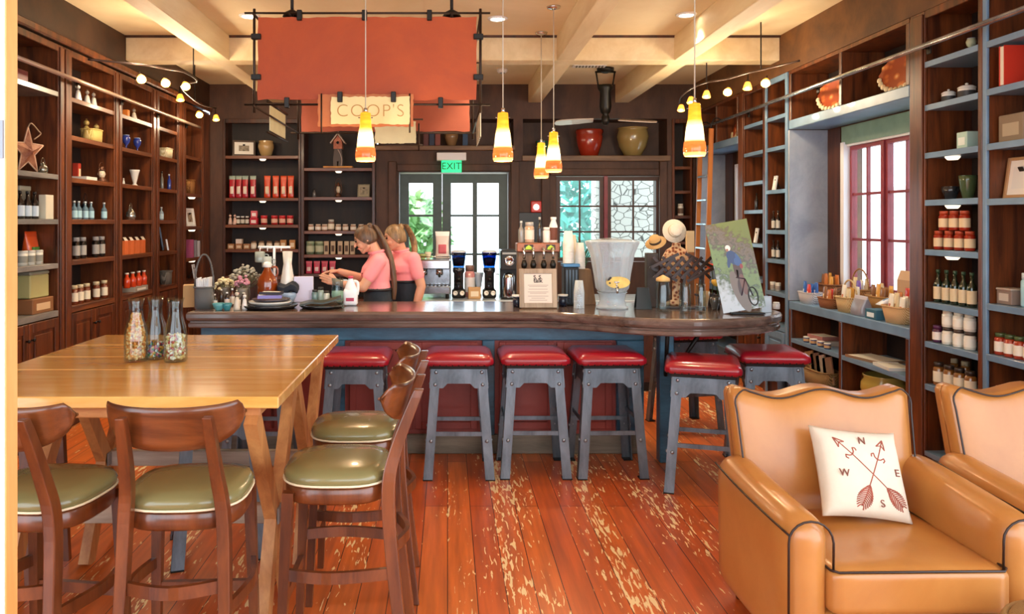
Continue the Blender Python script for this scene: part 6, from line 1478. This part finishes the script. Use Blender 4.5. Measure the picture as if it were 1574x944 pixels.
# expanding lattice rack with hats
t = thing('lattice_rack', 'dark expanding lattice rack standing behind the glass jars', 'rack', (px_x(1053, 5.55), 5.62, BT+.001), -.05)
lm = ramp2('lattice_wood', '1E0F0A', '3A2016', (10, 10, 10), .45, bump=.02)
for layer, y in ((0, -.012), (1, .012)):
    s = 1 if layer == 0 else -1
    for k in range(-3, 4):
        x = k*.066
        for z0, z1 in ((.22, .375),):
            a, b = x-s*.075, x+s*.075
            if abs(a) < .26 and abs(b) < .26: MB().bar((a, y, z0), (b, y, z1), .021, .012, ref=(0, 1, 0)).build('lattice_slat', lm, t)
    MB().bar((-s*.23, y*1.9, .30), (-s*.03, y*1.9, .40), .021, .010, ref=(0, 1, 0)).build('lattice_slat', lm, t); MB().bar((s*.23, y*1.9, .30), (s*.03, y*1.9, .20), .021, .010, ref=(0, 1, 0)).build('lattice_slat', lm, t)
for x in (-.13, .0, .13): MB().bar((x, .0, 0), (x+.02, .0, .25), .018, .012, ref=(0, 1, 0)).build('rack_leg', lm, t)
MB().box(-.16, .16, -.04, .04, 0, .015, .003).build('rack_base', lm, t)
for x in (-.13, .06, .16): MB().rod((x, -.02, .30), (x, -.05, .305), .007, 8).build('peg', lm, t)
# hat stand
hs = thing('hat_stand', 'patterned cloth-covered display bust holding up the hats', 'display stand', (px_x(1040, 5.85), 5.86, BT+.001))
MB().lathe([(0, 0), (.08, 0), (.085, .02), (.03, .04), (.03, .20), (.09, .25), (.115, .30), (.11, .36), (.075, .42), (.035, .445), (.03, .47), (0, .475)], 28, sy=.65).build('bust', ramp2('bead_pattern', '5A3A26', 'D8B48A', (38, 38, 38), .5, kind='voronoi', bump=.3, lo=.15, hi=.55, c3='A8542E'), hs)
def hat(label, loc, rot, col, band, r=.085):
    t = thing('sun_hat', label, 'hat', loc); t.rotation_euler = rot
    hm = mat('straw_'+col, col, .8, bump=.4, bs=120)
    MB().lathe([(r*.62, .004), (r*1.05, 0), (r*1.06, .004), (r*.60, .010), (r*.56, r*.55), (r*.46, r*.74), (0, r*.78)], 28).build('hat_crown', hm, t)
    MB().lathe([(r*.605, .010), (r*.612, .012), (r*.60, .03), (r*.59, .03)], 28).build('hat_band', c_(band, .6), t)
hat('tan straw hat tilted on the hat display beside the back window', (px_x(1008, 5.8), 5.80, BT+.475), (.5, -.45, 0), 'C9A066', '3A2A1E', .075)
hat('round white woven hat facing us at the top of the hat display', (px_x(1034, 5.8), 5.76, BT+.565), (1.35, .1, 0), 'E9DFCB', 'C9B898', .085)
put('box', (px_x(1063, 5.9), 5.94, BT+.40), .2, 'tan hang tag card standing at the top of the hat display', 'card', w=.065, d=.02, h=.165, col='D8BE94')
put('box', (px_x(1063, 5.9), 5.94, BT+.001), .2, 'slim wooden upright supporting the tan card', 'upright', w=.05, d=.05, h=.398, col='8A5A36')
# jumble of fittings below
for i, (px, dz, r, col, lab) in enumerate(((1095, .0, .035, '4A4A4A', 'small dark metal cup behind the slimmest glass jar'), (1088, .0, .04, 'C7A77C', 'small tan basket behind the glass jars'))):
    put('vase', (px_x(px, 5.6), 5.55+.13*i, BT+.001), 0, lab, 'cup' if i == 0 else 'basket', w=r*2, h=.09+.03*i, prof=BOWL, col=col, name='metal_cup' if i == 0 else 'trinket_basket')
# poster of a cyclist: flat board tilted to one side
ps = thing('cyclist_poster', 'tilted photo board showing a mountain biker on a trail', 'poster', (px_x(1149, 5.22), 5.27, BT+.002))
def photo_mat():
    m = bpy.data.materials.new('trail_photo'); m.use_nodes = True; nt = m.node_tree; b = nt.nodes['Principled BSDF']; tc = nt.nodes.new('ShaderNodeTexCoord'); sp = nt.nodes.new('ShaderNodeSeparateXYZ'); nt.links.new(tc.outputs['Object'], sp.inputs[0])
    n = nt.nodes.new('ShaderNodeTexNoise'); n.inputs['Scale'].default_value = 22; n.inputs['Detail'].default_value = 5; nt.links.new(tc.outputs['Object'], n.inputs['Vector'])
    a = nt.nodes.new('ShaderNodeMath'); a.operation = 'MULTIPLY_ADD'; a.inputs[1].default_value = .35; nt.links.new(n.outputs['Fac'], a.inputs[0]); q = nt.nodes.new('ShaderNodeMath'); q.operation = 'MULTIPLY_ADD'; q.inputs[1].default_value = .9; nt.links.new(sp.outputs['X'], q.inputs[0]); nt.links.new(sp.outputs['Z'], q.inputs[2]); nt.links.new(q.outputs[0], a.inputs[2]); n.inputs['Scale'].default_value = 30; a.inputs[1].default_value = .5
    r = nt.nodes.new('ShaderNodeValToRGB'); e = r.color_ramp.elements; e[0].position = .26; e[0].color = hexc('B4C0CA'); e[1].position = .86; e[1].color = hexc('6A7638')
    for p, c in ((.34, '98A4A8'), (.42, '4A5A40'), (.50, '6C8450'), (.58, '6A8452'), (.66, '4E4A40'), (.72, '6E645A'), (.78, '5A5238'), (.84, '68782F')): x = e.new(p); x.color = hexc(c)
    nt.links.new(a.outputs[0], r.inputs[0]); nt.links.new(r.outputs[0], b.inputs['Base Color']); b.inputs['Roughness'].default_value = .3
    return m
W0, H0 = .285, .62
R = (-.14, -.175, -.12)
bd = MB(); bd.box(-W0/2, W0/2, -.003, .003, 0, H0); bo = bd.build('photo_board', photo_mat(), ps, rot=R, loc=(0, 0, .026))
def pp(pts, nm, col, y=-.0034): MB().poly([(x, y, z) for x, z in pts], .0006, (0, -1, 0)).build(nm, c_(col, .35), bo)
def ell(cx, cz, rx, rz, ang, n=18):
    ca, sa = math.cos(ang), math.sin(ang); return [(cx+rx*math.cos(t)*ca-rz*math.sin(t)*sa, cz+rx*math.cos(t)*sa+rz*math.sin(t)*ca) for t in [2*PI*i/n for i in range(n)]]
pp(ell(.0, .13, .045, .15, .22), 'trail_rut', '6F6660', -.0031)
pp(ell(.012, .27, .026, .075, .15), 'rider_leg', '4A342F', -.0034); pp(ell(.030, .175, .020, .075, .08), 'rider_leg', '6B4A42', -.0035); pp(ell(.005, .16, .016, .06, -.05), 'rider_leg', '3E2C2A', -.0033)
pp(ell(-.002, .365, .036, .058, .5), 'rider_jersey', '2A4270', -.0036); pp(ell(.018, .335, .020, .030, .2), 'rider_jersey', '35558C', -.0038)
pp(ell(-.034, .345, .012, .046, -.25), 'rider_arm', '2A4270', -.0039); pp(ell(.030, .35, .012, .044, .3), 'rider_arm', '35558C', -.0039)
pp(ell(-.024, .438, .017, .021, .2), 'rider_helmet', 'E2E0DE', -.0041); pp(ell(-.031, .424, .009, .010, 0), 'rider_face', '9A6A54', -.0043); pp(ell(.04, .30, .010, .018, 0), 'red_patch', '8A3436', -.004)
w_ = MB(); w_.tube([(.075+.030*math.cos(a), -.0038, .085+.062*math.sin(a)) for a in [2*PI*i/32 for i in range(32)]], .0045, 6, closed=True); w_.build('bike_wheel', c_('1A1A1C', .4), bo)
w_ = MB(); w_.rod((.075, -.0042, .085), (.045, -.0042, .21), .004, 6); w_.rod((.045, -.0042, .21), (-.01, -.0042, .23), .004, 6); w_.rod((.045, -.0042, .21), (.0, -.0042, .10), .004, 6); w_.build('bike_frame', c_('3A2A3A', .4), bo)
MB().box(-.10, .13, -.035, .035, 0, .012, .003).build('stand_base', black, ps)
MB().bar((0, .10, .006), (-.04, .035, .30), .03, .006, ref=(1, 0, 0)).build('easel_leg', black, ps)
t = thing('card_holder', 'clear acrylic holder with white cards at the tip of the rounded bar end', 'card holder', (px_x(1180, 5.35), 5.37, BT+.001))
MB().box(-.035, .035, -.004, .0, 0, .115).box(-.035, .035, .02, .024, 0, .09).box(-.035, .035, -.004, .024, 0, .004).build('acrylic_case', clearp, t)
MB().box(-.03, .03, .003, .017, .005, .10).build('cards', white_trim, t)
put('jar', (px_x(1196, 5.55), 5.58, BT+.001), 0, 'small clear pot near the tip of the rounded bar end', 'pot', w=.05, h=.05, body='C9C4C0', lid='E9E4DE', label=None)
# red poppy and yellow bloom behind the lattice
def stem(px, Y, z, col, label, r=.035):
    t = thing('paper_flower', label, 'flower', (px_x(px, Y), Y, BT+.001))
    MB().lathe([(0, 0), (.028, 0), (.03, .05), (.02, .09), (.025, .10), (0, .10)], 14).build('bud_vase', c_('3C3A3E', .3), t)
    MB().tube(catmull([(0, 0, .09), (.01, 0, z*.6), (0, -.01, z)], 5), .004, 6).build('stem', c_('3E5A30', .7), t)
    MB().lathe([(0, z), (r*.5, z+.005), (r, z+.03), (r*.9, z+.05), (r*.4, z+.02), (0, z+.012)], 18, mod=lambda a, q: 1+.12*math.cos(a*5)).build('petals', c_(col, .6), t)
stem(1094, 5.74, .27, 'D8402C', 'red paper poppy behind the cyclist poster'); stem(1101, 5.62, .16, 'E8B84A', 'yellow paper flower beside the lattice rack')
# ================================================================ ON THE BACK COUNTER
CZ = .921
def oc(px, Y=7.95): return (px_x(px, Y), Y, CZ)
t = thing('espresso_machine', 'silver espresso machine on the back counter beside the women', 'espresso machine', oc(664, 8.0))
MB().box(-.16, .19, -.20, .20, .05, .13, .01).build('drip_base', steel, t); MB().box(-.16, .19, -.02, .20, .131, .30, .006).build('rear_body', steel, t)
MB().box(-.16, .19, -.20, .20, .301, .40, .012).build('group_head_housing', chrome, t)
for x in (-.08, .08):
    m = MB(); m.lathe([(0, .24), (.035, .24), (.035, .30), (0, .30)], 16, (x, -.11, 0)); g = m.build('group_head', chrome, t); MB().rod((x, -.13, .25), (x, -.25, .235), .013, 8).build('portafilter_handle', black, g)
m = MB()
for k in range(9): m.box(-.15+k*.04, -.13+k*.04, -.19, -.02, .128, .136)
m.build('drip_grate', iron, t); m = MB(); m.tube([(-.15, -.19, .43), (.18, -.19, .43), (.18, .19, .43), (-.15, .19, .43)], .006, 6, closed=True)
for x in (-.15, .18):
    for y in (-.19, .19): m.rod((x, y, .40), (x, y, .43), .006, 6)
m.build('cup_rail', chrome, t)
for x in (-.13, .16):
    for y in (-.16, .16): MB().lathe([(0, 0), (.02, 0), (.016, .05), (0, .05)], 10, (x, y, 0)).build('foot', black, t)
put('pouch', (px_x(680, 8.0), 8.0, CZ+.405), 0, 'white gift bag with pink treats on top of the espresso machine', 'bag', w=.15, h=.28, col='D9CFCB', label='C8606E', top='F4F2F0')
for i, (px, h) in enumerate(((650, .05), (658, .07))): put('vase', (px_x(px, 8.0), 8.0, CZ+.402), 0, ['low green-and-cream dish on top of the espresso machine', 'cream cup on top of the espresso machine'][i], 'dish' if i == 0 else 'cup', w=.09-.02*i, h=h, prof=BOWL, col=['A8B070', 'E6DCC4'][i], name='dish' if i == 0 else 'cup')
def grinder(px, label, hop):
    t = thing('coffee_grinder', label, 'coffee grinder', oc(px))
    MB().rbox(.14, .18, .09, .02, 6).build('grinder_base', black, t); MB().lathe([(0, .08), (.055, .08), (.05, .12), (.05, .25), (.062, .27), (.062, .31), (0, .31)], 20).build('grinder_body', mat('grinder_black', '1E2126', .25, coat=.4), t)
    MB().lathe([(.055, .31), (.06, .33), (.075, .44), (.078, .47), (.070, .47), (.055, .33), (0, .325)], 20).build('hopper', thin_glass('hopper_'+hop, hop, .3), t)
    MB().lathe([(0, .33), (.055, .335), (.066, .41), (0, .42)], 18).build('coffee_beans', c_('3A2C3E', .5), t)
    MB().lathe([(.079, .468), (.082, .475), (.06, .49), (0, .492)], 20).build('hopper_lid', c_('B9C6D0', .3), t)
    for x in (-.035, .035):
        k = MB(); k.lathe([(.024, 0), (.024, .012), (.014, .014), (.014, .010), (0, .010)], 16, M=Matrix.Rotation(PI/2, 4, 'X')); k.build('dial', whitec, t, loc=(x, -.089, .055))
    m = MB(); m.rod((0, -.05, .20), (0, -.10, .19), .018, 10); m.box(-.02, .02, -.11, -.06, .14, .16, .003); m.build('dosing_chute', black, t)
grinder(705, 'black coffee grinder next to the espresso machine', '6E93B4'); grinder(752, 'black coffee grinder next to the tall coffee brewer', '4E8EC4')
put('box', oc(729, 7.86), .05, 'small cardboard box with dark emblem between the two grinders', 'box', w=.125, d=.10, h=.115, col='C29A6A', label='E8DCC4')
put('jar', oc(722, 8.06), 0, 'glass jar of red candies behind the cardboard box', 'jar', w=.11, h=.33, body='C98A8A', lid='8A6E66', label='E6E6EE')
put('vase', oc(736, 8.12), 0, 'pale blue carafe behind the cardboard box', 'carafe', w=.10, h=.25, prof=VASE, col='C5D4E4', name='pale_carafe')
t = thing('coffee_brewer', 'tall black coffee brewer with round chrome dial and steel urn', 'coffee brewer', oc(781))
MB().box(-.085, .085, -.02, .16, 0, .50, .008).build('tower', mat('brewer_black', '24272C', .3, coat=.3), t); MB().box(-.085, .085, -.16, -.021, .30, .50, .01).build('brew_head', mat('brewer_black', '24272C'), t)
k = MB(); k.lathe([(.05, 0), (.052, .012), (.03, .018), (.028, .01), (0, .012)], 22, M=Matrix.Rotation(PI/2, 4, 'X')); k.build('dial', chrome, t, loc=(0, -.161, .39)); MB().box(-.07, .07, -.165, -.16, .455, .475).build('nameplate', c_('9AA0A6', .3), t)
MB().lathe([(0, .0), (.062, 0), (.064, .02), (.062, .21), (.05, .25), (.02, .265), (0, .265)], 22, (0, -.10, 0)).build('urn', chrome, t)
MB().rod((0, -.16, .06), (0, -.20, .055), .01, 8).build('urn_tap', black, t); MB().box(-.085, .085, -.19, -.02, 0, .012).build('drip_plate', black, t)
# spiky plant by the window
t = thing('potted_plant', 'spiky green plant in a dark pot in front of the back window', 'plant', (px_x(893, 8.1), 8.1, CZ))
MB().lathe([(0, 0), (.07, 0), (.09, .15), (.095, .17), (.08, .17), (.07, .14), (0, .14)], 20).build('pot', c_('4A2A26', .4), t); m = MB(); rnd = random.Random(4)
for i in range(22):
    a = rnd.uniform(0, 2*PI); l = rnd.uniform(.32, .56); sp = rnd.uniform(.05, .26); q = catmull([(0, 0, .14), (sp*.35*math.cos(a), sp*.35*math.sin(a), .14+l*.6), (sp*math.cos(a), sp*math.sin(a), .14+l*(1-sp*.9))], 5)
    w = [.010*(1-(k/len(q))**2)+.001 for k in range(len(q))]; d = Vector((-math.sin(a), math.cos(a), 0)); A = [m.b.verts.new(p+d*x) for p, x in zip(q, w)]; B = [m.b.verts.new(p-d*x+Vector((0, 0, .003))) for p, x in zip(q, w)]
    m._fin([m.b.faces.new((A[k], A[k+1], B[k+1], B[k])) for k in range(len(q)-1)], True)
m.build('leaves', mat('plant_green', '3E6A44', .5, var=.3), t)
# ================================================================ THE TWO WOMEN BEHIND THE BAR
def cone(mb, p0, p1, r0, r1, seg=14):
    p0, p1 = Vector(p0), Vector(p1)
    mb.tube([p0, p1], r0, seg, r2=r1); mb.ball(p0.x, p0.y, p0.z, r0, u=seg, v=8); mb.ball(p1.x, p1.y, p1.z, r1, u=seg, v=8)
def chain(mb, pts):
    for (p0, r0), (p1, r1) in zip(pts, pts[1:]): cone(mb, p0, p1, r0, r1)
def loft(mb, rings, seg=22):
    """rings: (x, y, z, rx, ry) closed solid"""
    V = [[mb.b.verts.new((x+rx*math.cos(a), y+ry*math.sin(a), z)) for a in [2*PI*i/seg for i in range(seg)]] for x, y, z, rx, ry in rings]
    fs = [mb.b.faces.new((A[k], A[(k+1) % seg], B[(k+1) % seg], B[k])) for A, B in zip(V, V[1:]) for k in range(seg)]+[mb.b.faces.new(V[0][::-1]), mb.b.faces.new(V[-1])]
    mb._fin(fs, True)
def solid(mb, name, m, parent, voxel, smooth=3):
    o = mb.build(name, m, parent)
    q = o.modifiers.new('r', 'REMESH'); q.mode = 'VOXEL'; q.voxel_size = voxel; q.use_smooth_shade = True
    s = o.modifiers.new('s', 'SMOOTH'); s.factor = .5; s.iterations = smooth
    bpy.context.view_layer.update()
    me = bpy.data.meshes.new_from_object(o.evaluated_get(bpy.context.evaluated_depsgraph_get())); o.modifiers.clear(); old = o.data; o.data = me; bpy.data.meshes.remove(old)
    me.name = name
    for p in me.polygons: p.use_smooth = True
    return o
skin = mat('skin', 'D9A183', .5, var=.04, sub=.1); pink = mat('pink_polo', 'FA9AA0', .75, bump=.2, bs=200); denim = mat('dark_denim', '1E2833', .8, var=.15, vs=30)
def head(mb, O, R, s=1.0):
    """head with face towards local -Y, O = centre of the skull"""
    def P(x, y, z): return O+R @ Vector((x*s, y*s, z*s))
    n, k = 20, 14; rows = []
    for j in range(k+1):
        t = PI*j/k; z = -math.cos(t); rr = math.sin(t); row = []
        for i in range(n):
            a = 2*PI*i/n; x = rr*math.cos(a)*.074; y = rr*math.sin(a)*.094; zz = z*.112
            if zz < 0:                                    # jaw: narrower and forward
                f = -zz/.112; x *= 1-.28*f; y = y*(1-.25*f)-.018*f if y < 0 else y*(1-.55*f)-.018*f
            row.append(mb.b.verts.new(P(x, y, zz-.01)))
        rows.append(row)
    fs = [mb.b.faces.new((A[i], A[(i+1) % n], B[(i+1) % n], B[i])) for A, B in zip(rows, rows[1:]) for i in range(n)]
    mb._fin(fs, True)
    cone(mb, P(0, -.088, .005), P(0, -.112, -.032), .008*s, .011*s, 10)     # nose
    for sx in (-1, 1):
        c = P(sx*.072, .008, -.026); mb.ball(c.x, c.y, c.z, .014*s, u=8, v=6); c = P(sx*.034, -.062, -.040); mb.ball(c.x, c.y, c.z, .026*s, u=8, v=6); cone(mb, P(sx*.050, -.005, -.072), P(sx*.012, -.064, -.104), .022*s, .015*s, 10)
    cone(mb, P(-.016, -.088, -.062), P(.016, -.088, -.062), .0075*s, .0075*s, 8); cone(mb, P(0, -.066, -.070), P(0, -.066, -.103), .024*s, .016*s, 10); cone(mb, P(0, -.01, -.07), P(0, -.058, -.10), .04*s, .016*s, 10)
    return P
def hand(mb, wrist, d, palm_n, s=1.0, curl=.7, side=1):
    """palm and five bent fingers; d = direction of the fingers, palm_n = side the fingers curl to"""
    d = Vector(d).normalized(); pn = Vector(palm_n); pn = (pn-d*pn.dot(d)).normalized(); u = d.cross(pn)*side; w = Vector(wrist)
    for k in range(4):
        o = (k-1.5)*.019*s; b = w+d*.082*s+u*o-d*abs(k-1.2)*.006*s
        cone(mb, w+u*o*.6+d*.015*s, b, .015*s, .0125*s, 8)
        L = [.036, .041, .038, .029][k]*s; dd = d.copy(); p = b
        for q, f in enumerate((1, .72, .55)):
            ang = curl*(.45+.35*q); v = (d*math.cos(ang)+pn*math.sin(ang)).normalized(); e = p+v*L*f; cone(mb, p, e, (.0092-.0010*q)*s, (.0086-.0012*q)*s, 8); p = e
    b = w+d*.025*s-u*.024*s; e = b+(d*.75-u*.55+pn*.25).normalized()*.038*s; cone(mb, b, e, .0125*s, .0105*s, 8); e2 = e+(d*.95-u*.05+pn*.35).normalized()*.032*s; cone(mb, e, e2, .0102*s, .0085*s, 8)
def woman(label, loc, rz, near_arm, far_arm, nod, turn, hair_c, hair_hi, tail, hands, hem):
    t = thing('person', label, 'person', loc, rz, 'women in pink polo shirts behind the bar')
    R = Euler((nod, 0, turn)).to_matrix(); O = Vector((0, -.055-.10*max(0, nod), 1.575-.02*max(0, nod)))
    sh = [Vector((s*.175, .015, 1.375)) for s in (-1, 1)]
    arms = (far_arm, near_arm)       # index 0 is local -x, index 1 is local +x
    body = MB(); P = head(body, O, R)
    chain(body, [((0, .015, 1.36), .062), ((0, -.005, 1.44), .052), (tuple(O+R @ Vector((0, .025, -.06))), .052)])
    torso = [(0, .02, .86, .155, .105), (0, .02, .94, .17, .11), (0, .01, 1.03, .145, .095), (0, .0, 1.12, .128, .086), (0, -.0, 1.22, .132, .09), (0, .0, 1.30, .145, .09), (0, .012, 1.37, .150, .082), (0, .015, 1.41, .085, .06)]
    loft(body, torso)
    for i, s in enumerate((-1, 1)):
        el, wr, fd, pn = arms[i]
        chain(body, [(tuple(sh[i]), .056), (el, .041), (tuple(Vector(el).lerp(Vector(wr), .35)), .040), (wr, .026)])
        hand(body, wr, fd, pn, curl=hands, side=s)
        chain(body, [((s*.09, .02, .90), .100), ((s*.085, .01, .50), .062), ((s*.085, .03, .33), .056), ((s*.085, .05, .09), .038)])
        cone(body, (s*.085, .05, .045), (s*.095, -.10, .03), .040, .030)
    solid(body, 'body', skin, t, .0048, 2)
    sl = MB()
    loft(sl, [(0, .004, hem-.015, .164, .118), (0, .004, hem+.02, .160, .116), (0, .0, hem+.06, .156, .112), (0, -.010, 1.255, .168, .130), (0, -.004, 1.315, .180, .122), (0, .012, 1.375, .164, .096), (0, .012, 1.415, .095, .074), (0, .005, 1.445, .072, .066)])
    for i, s in enumerate((-1, 1)):
        el = Vector(arms[i][0]); chain(sl, [((s*.10, .01, 1.362), .072), (tuple(sh[i]), .064), (tuple(sh[i].lerp(el, .60)), .057)])
    so = solid(sl, 'polo_shirt', pink, t, .008, 3)
    col = MB(); col.tube([(.066*math.cos(a), .003+.062*math.sin(a)-.006, 1.447+.012*math.sin(a)) for a in [2*PI*i/24+PI/2*0 for i in range(24)]], .012, 8, closed=True); col.build('collar', pink, so)
    MB().box(.05, .11, -.128, -.120, 1.262, 1.274, .002).build('name_badge', c_('7A3030', .4), so)
    pa = MB(); loft(pa, [(0, .02, .84, .178, .128), (0, .02, .93, .198, .138), (0, .012, 1.02, .180, .126), (0, .006, hem-.03, .166, .121), (0, .004, hem+.012, .163, .119)])
    for s in (-1, 1): chain(pa, [((s*.09, .02, .90), .112), ((s*.088, .01, .50), .078), ((s*.086, .04, .10), .062)])
    po = solid(pa, 'jeans', denim, t, .009, 3)
    MB().tube([(.166*math.cos(a), .004+.122*math.sin(a), hem-.005) for a in [2*PI*i/28 for i in range(28)]], .012, 6, closed=True).build('belt', c_('14161C', .5), po)
    MB().box(-.075, .075, -.135, -.128, .93, .985, .004).build('pocket_trim', c_('5A5248', .7), po) if False else None
    for s in (-1, 1):
        MB().rbox(.085, .235, .075, .03, 8, lambda p: (p.x, p.y, p.z*(1 if p.y > -.02 else .75)), at=(s*.09, -.02, .0)).build('shoe', c_('1C1A1A', .5), t)
        m = MB(); c = P(s*.030, -.083, .004); m.ball(c.x, c.y, c.z, .011, u=8, v=6); m.build('eye', c_('2A1E18', .2), t)
        m = MB(); m.tube([P(s*.014, -.092, .022), P(s*.032, -.090, .028), P(s*.050, -.076, .022)], .0035, 6); m.build('eyebrow', c_(hair_c, .7), t)
    m = MB(); m.tube([P(-.020, -.092, -.062), P(0, -.097, -.060), P(.020, -.092, -.062)], .0048, 6); m.build('lips', c_('B4605A', .4), t)
    hm = ramp2('hair_'+hair_c, hair_c, hair_hi, (40, 40, 6), .45, bump=.4, lo=.35, hi=.75)
    h = MB(); rows = []; n, k = 22, 12
    for j in range(k+1):
        th = PI*.66*j/k; row = []
        for i in range(n):
            a = 2*PI*i/n; f = math.sin(a); lim = th
            if f < 0: lim = min(th, PI*(.66-.36*(-f)**1.2))
            x = math.sin(lim)*math.cos(a)*.084; y = math.sin(lim)*math.sin(a)*.104+.006; z = math.cos(lim)*.120-.006
            row.append(h.b.verts.new(P(x, y, z)))
        rows.append(row)
    fs = [h.b.faces.new((A[i], A[(i+1) % n], B[(i+1) % n], B[i])) for A, B in zip(rows, rows[1:]) for i in range(n)]+[h.b.faces.new(rows[-1][::-1])]
    h._fin(fs, True)
    ho = h.build('hair', hm, t)
    tl = MB(); c = P(0, .075, .075); tl.ball(c.x, c.y, c.z, .032, u=10, v=8)
    Q = catmull([tuple(P(*q)) for q in tail[:2]]+[Vector(q) for q in tail[2:]], 7); N = len(Q); rows = []
    for i, p in enumerate(Q):
        f = i/(N-1); r = .020+.020*math.sin(min(1, f*1.6)*PI/2)*(1-f**3)
        rows.append([tl.b.verts.new(p+Vector((r*.95*math.cos(a)*(1+.12*math.cos(5*a)), r*.8*math.sin(a), 0))) for a in [2*PI*q/14 for q in range(14)]])
    fs = [tl.b.faces.new((A[i], A[(i+1) % 14], B[(i+1) % 14], B[i])) for A, B in zip(rows, rows[1:]) for i in range(14)]+[tl.b.faces.new(rows[0][::-1]), tl.b.faces.new(rows[-1])]
    tl._fin(fs, True); tl.build('ponytail', hm, ho)
    c = P(0, .085, .08); MB().ball(c.x, c.y, c.z, .024, u=10, v=6).build('hair_tie', c_('2A2226', .6), ho)
    return t
# local frame: face to -Y, her left hand is +x; turned so that she faces along the bar (world -X, her left side towards us)
woman('woman in pink polo with very long brown ponytail reaching forward with both hands', (px_x(579, 6.60), 6.60, .0), -PI/2+.10,
      ((.215, -.115, 1.16), (.155, -.330, 1.20), (-.12, -1, .30), (-.9, 0, .0)), ((-.215, -.12, 1.20), (-.13, -.32, 1.275), (.15, -1, .02), (.2, 0, -1)), .42, .0, '3E2A1C', '7E5C40',
      [(0, .08, .075), (0, .118, .055), (.0, .090, 1.47), (.02, .130, 1.33), (.035, .150, 1.17), (.04, .145, 1.04)], .55, 1.135)
woman('woman in pink polo with high blonde ponytail standing behind the other, arm hanging down', (px_x(617, 6.95), 6.98, .0), -PI/2+.62,
      ((.235, .06, 1.13), (.225, -.01, .90), (0, -.15, -1), (-1, 0, 0)), ((-.225, .02, 1.13), (-.19, -.16, .98), (.3, -.6, -.6), (1, 0, 0)), .20, -.25, '5A4028', 'B08C60',
      [(0, .08, .085), (0, .122, .085), (.0, .115, 1.57), (.03, .120, 1.48), (.05, .105, 1.41), (.06, .09, 1.36)], .35, 1.175)
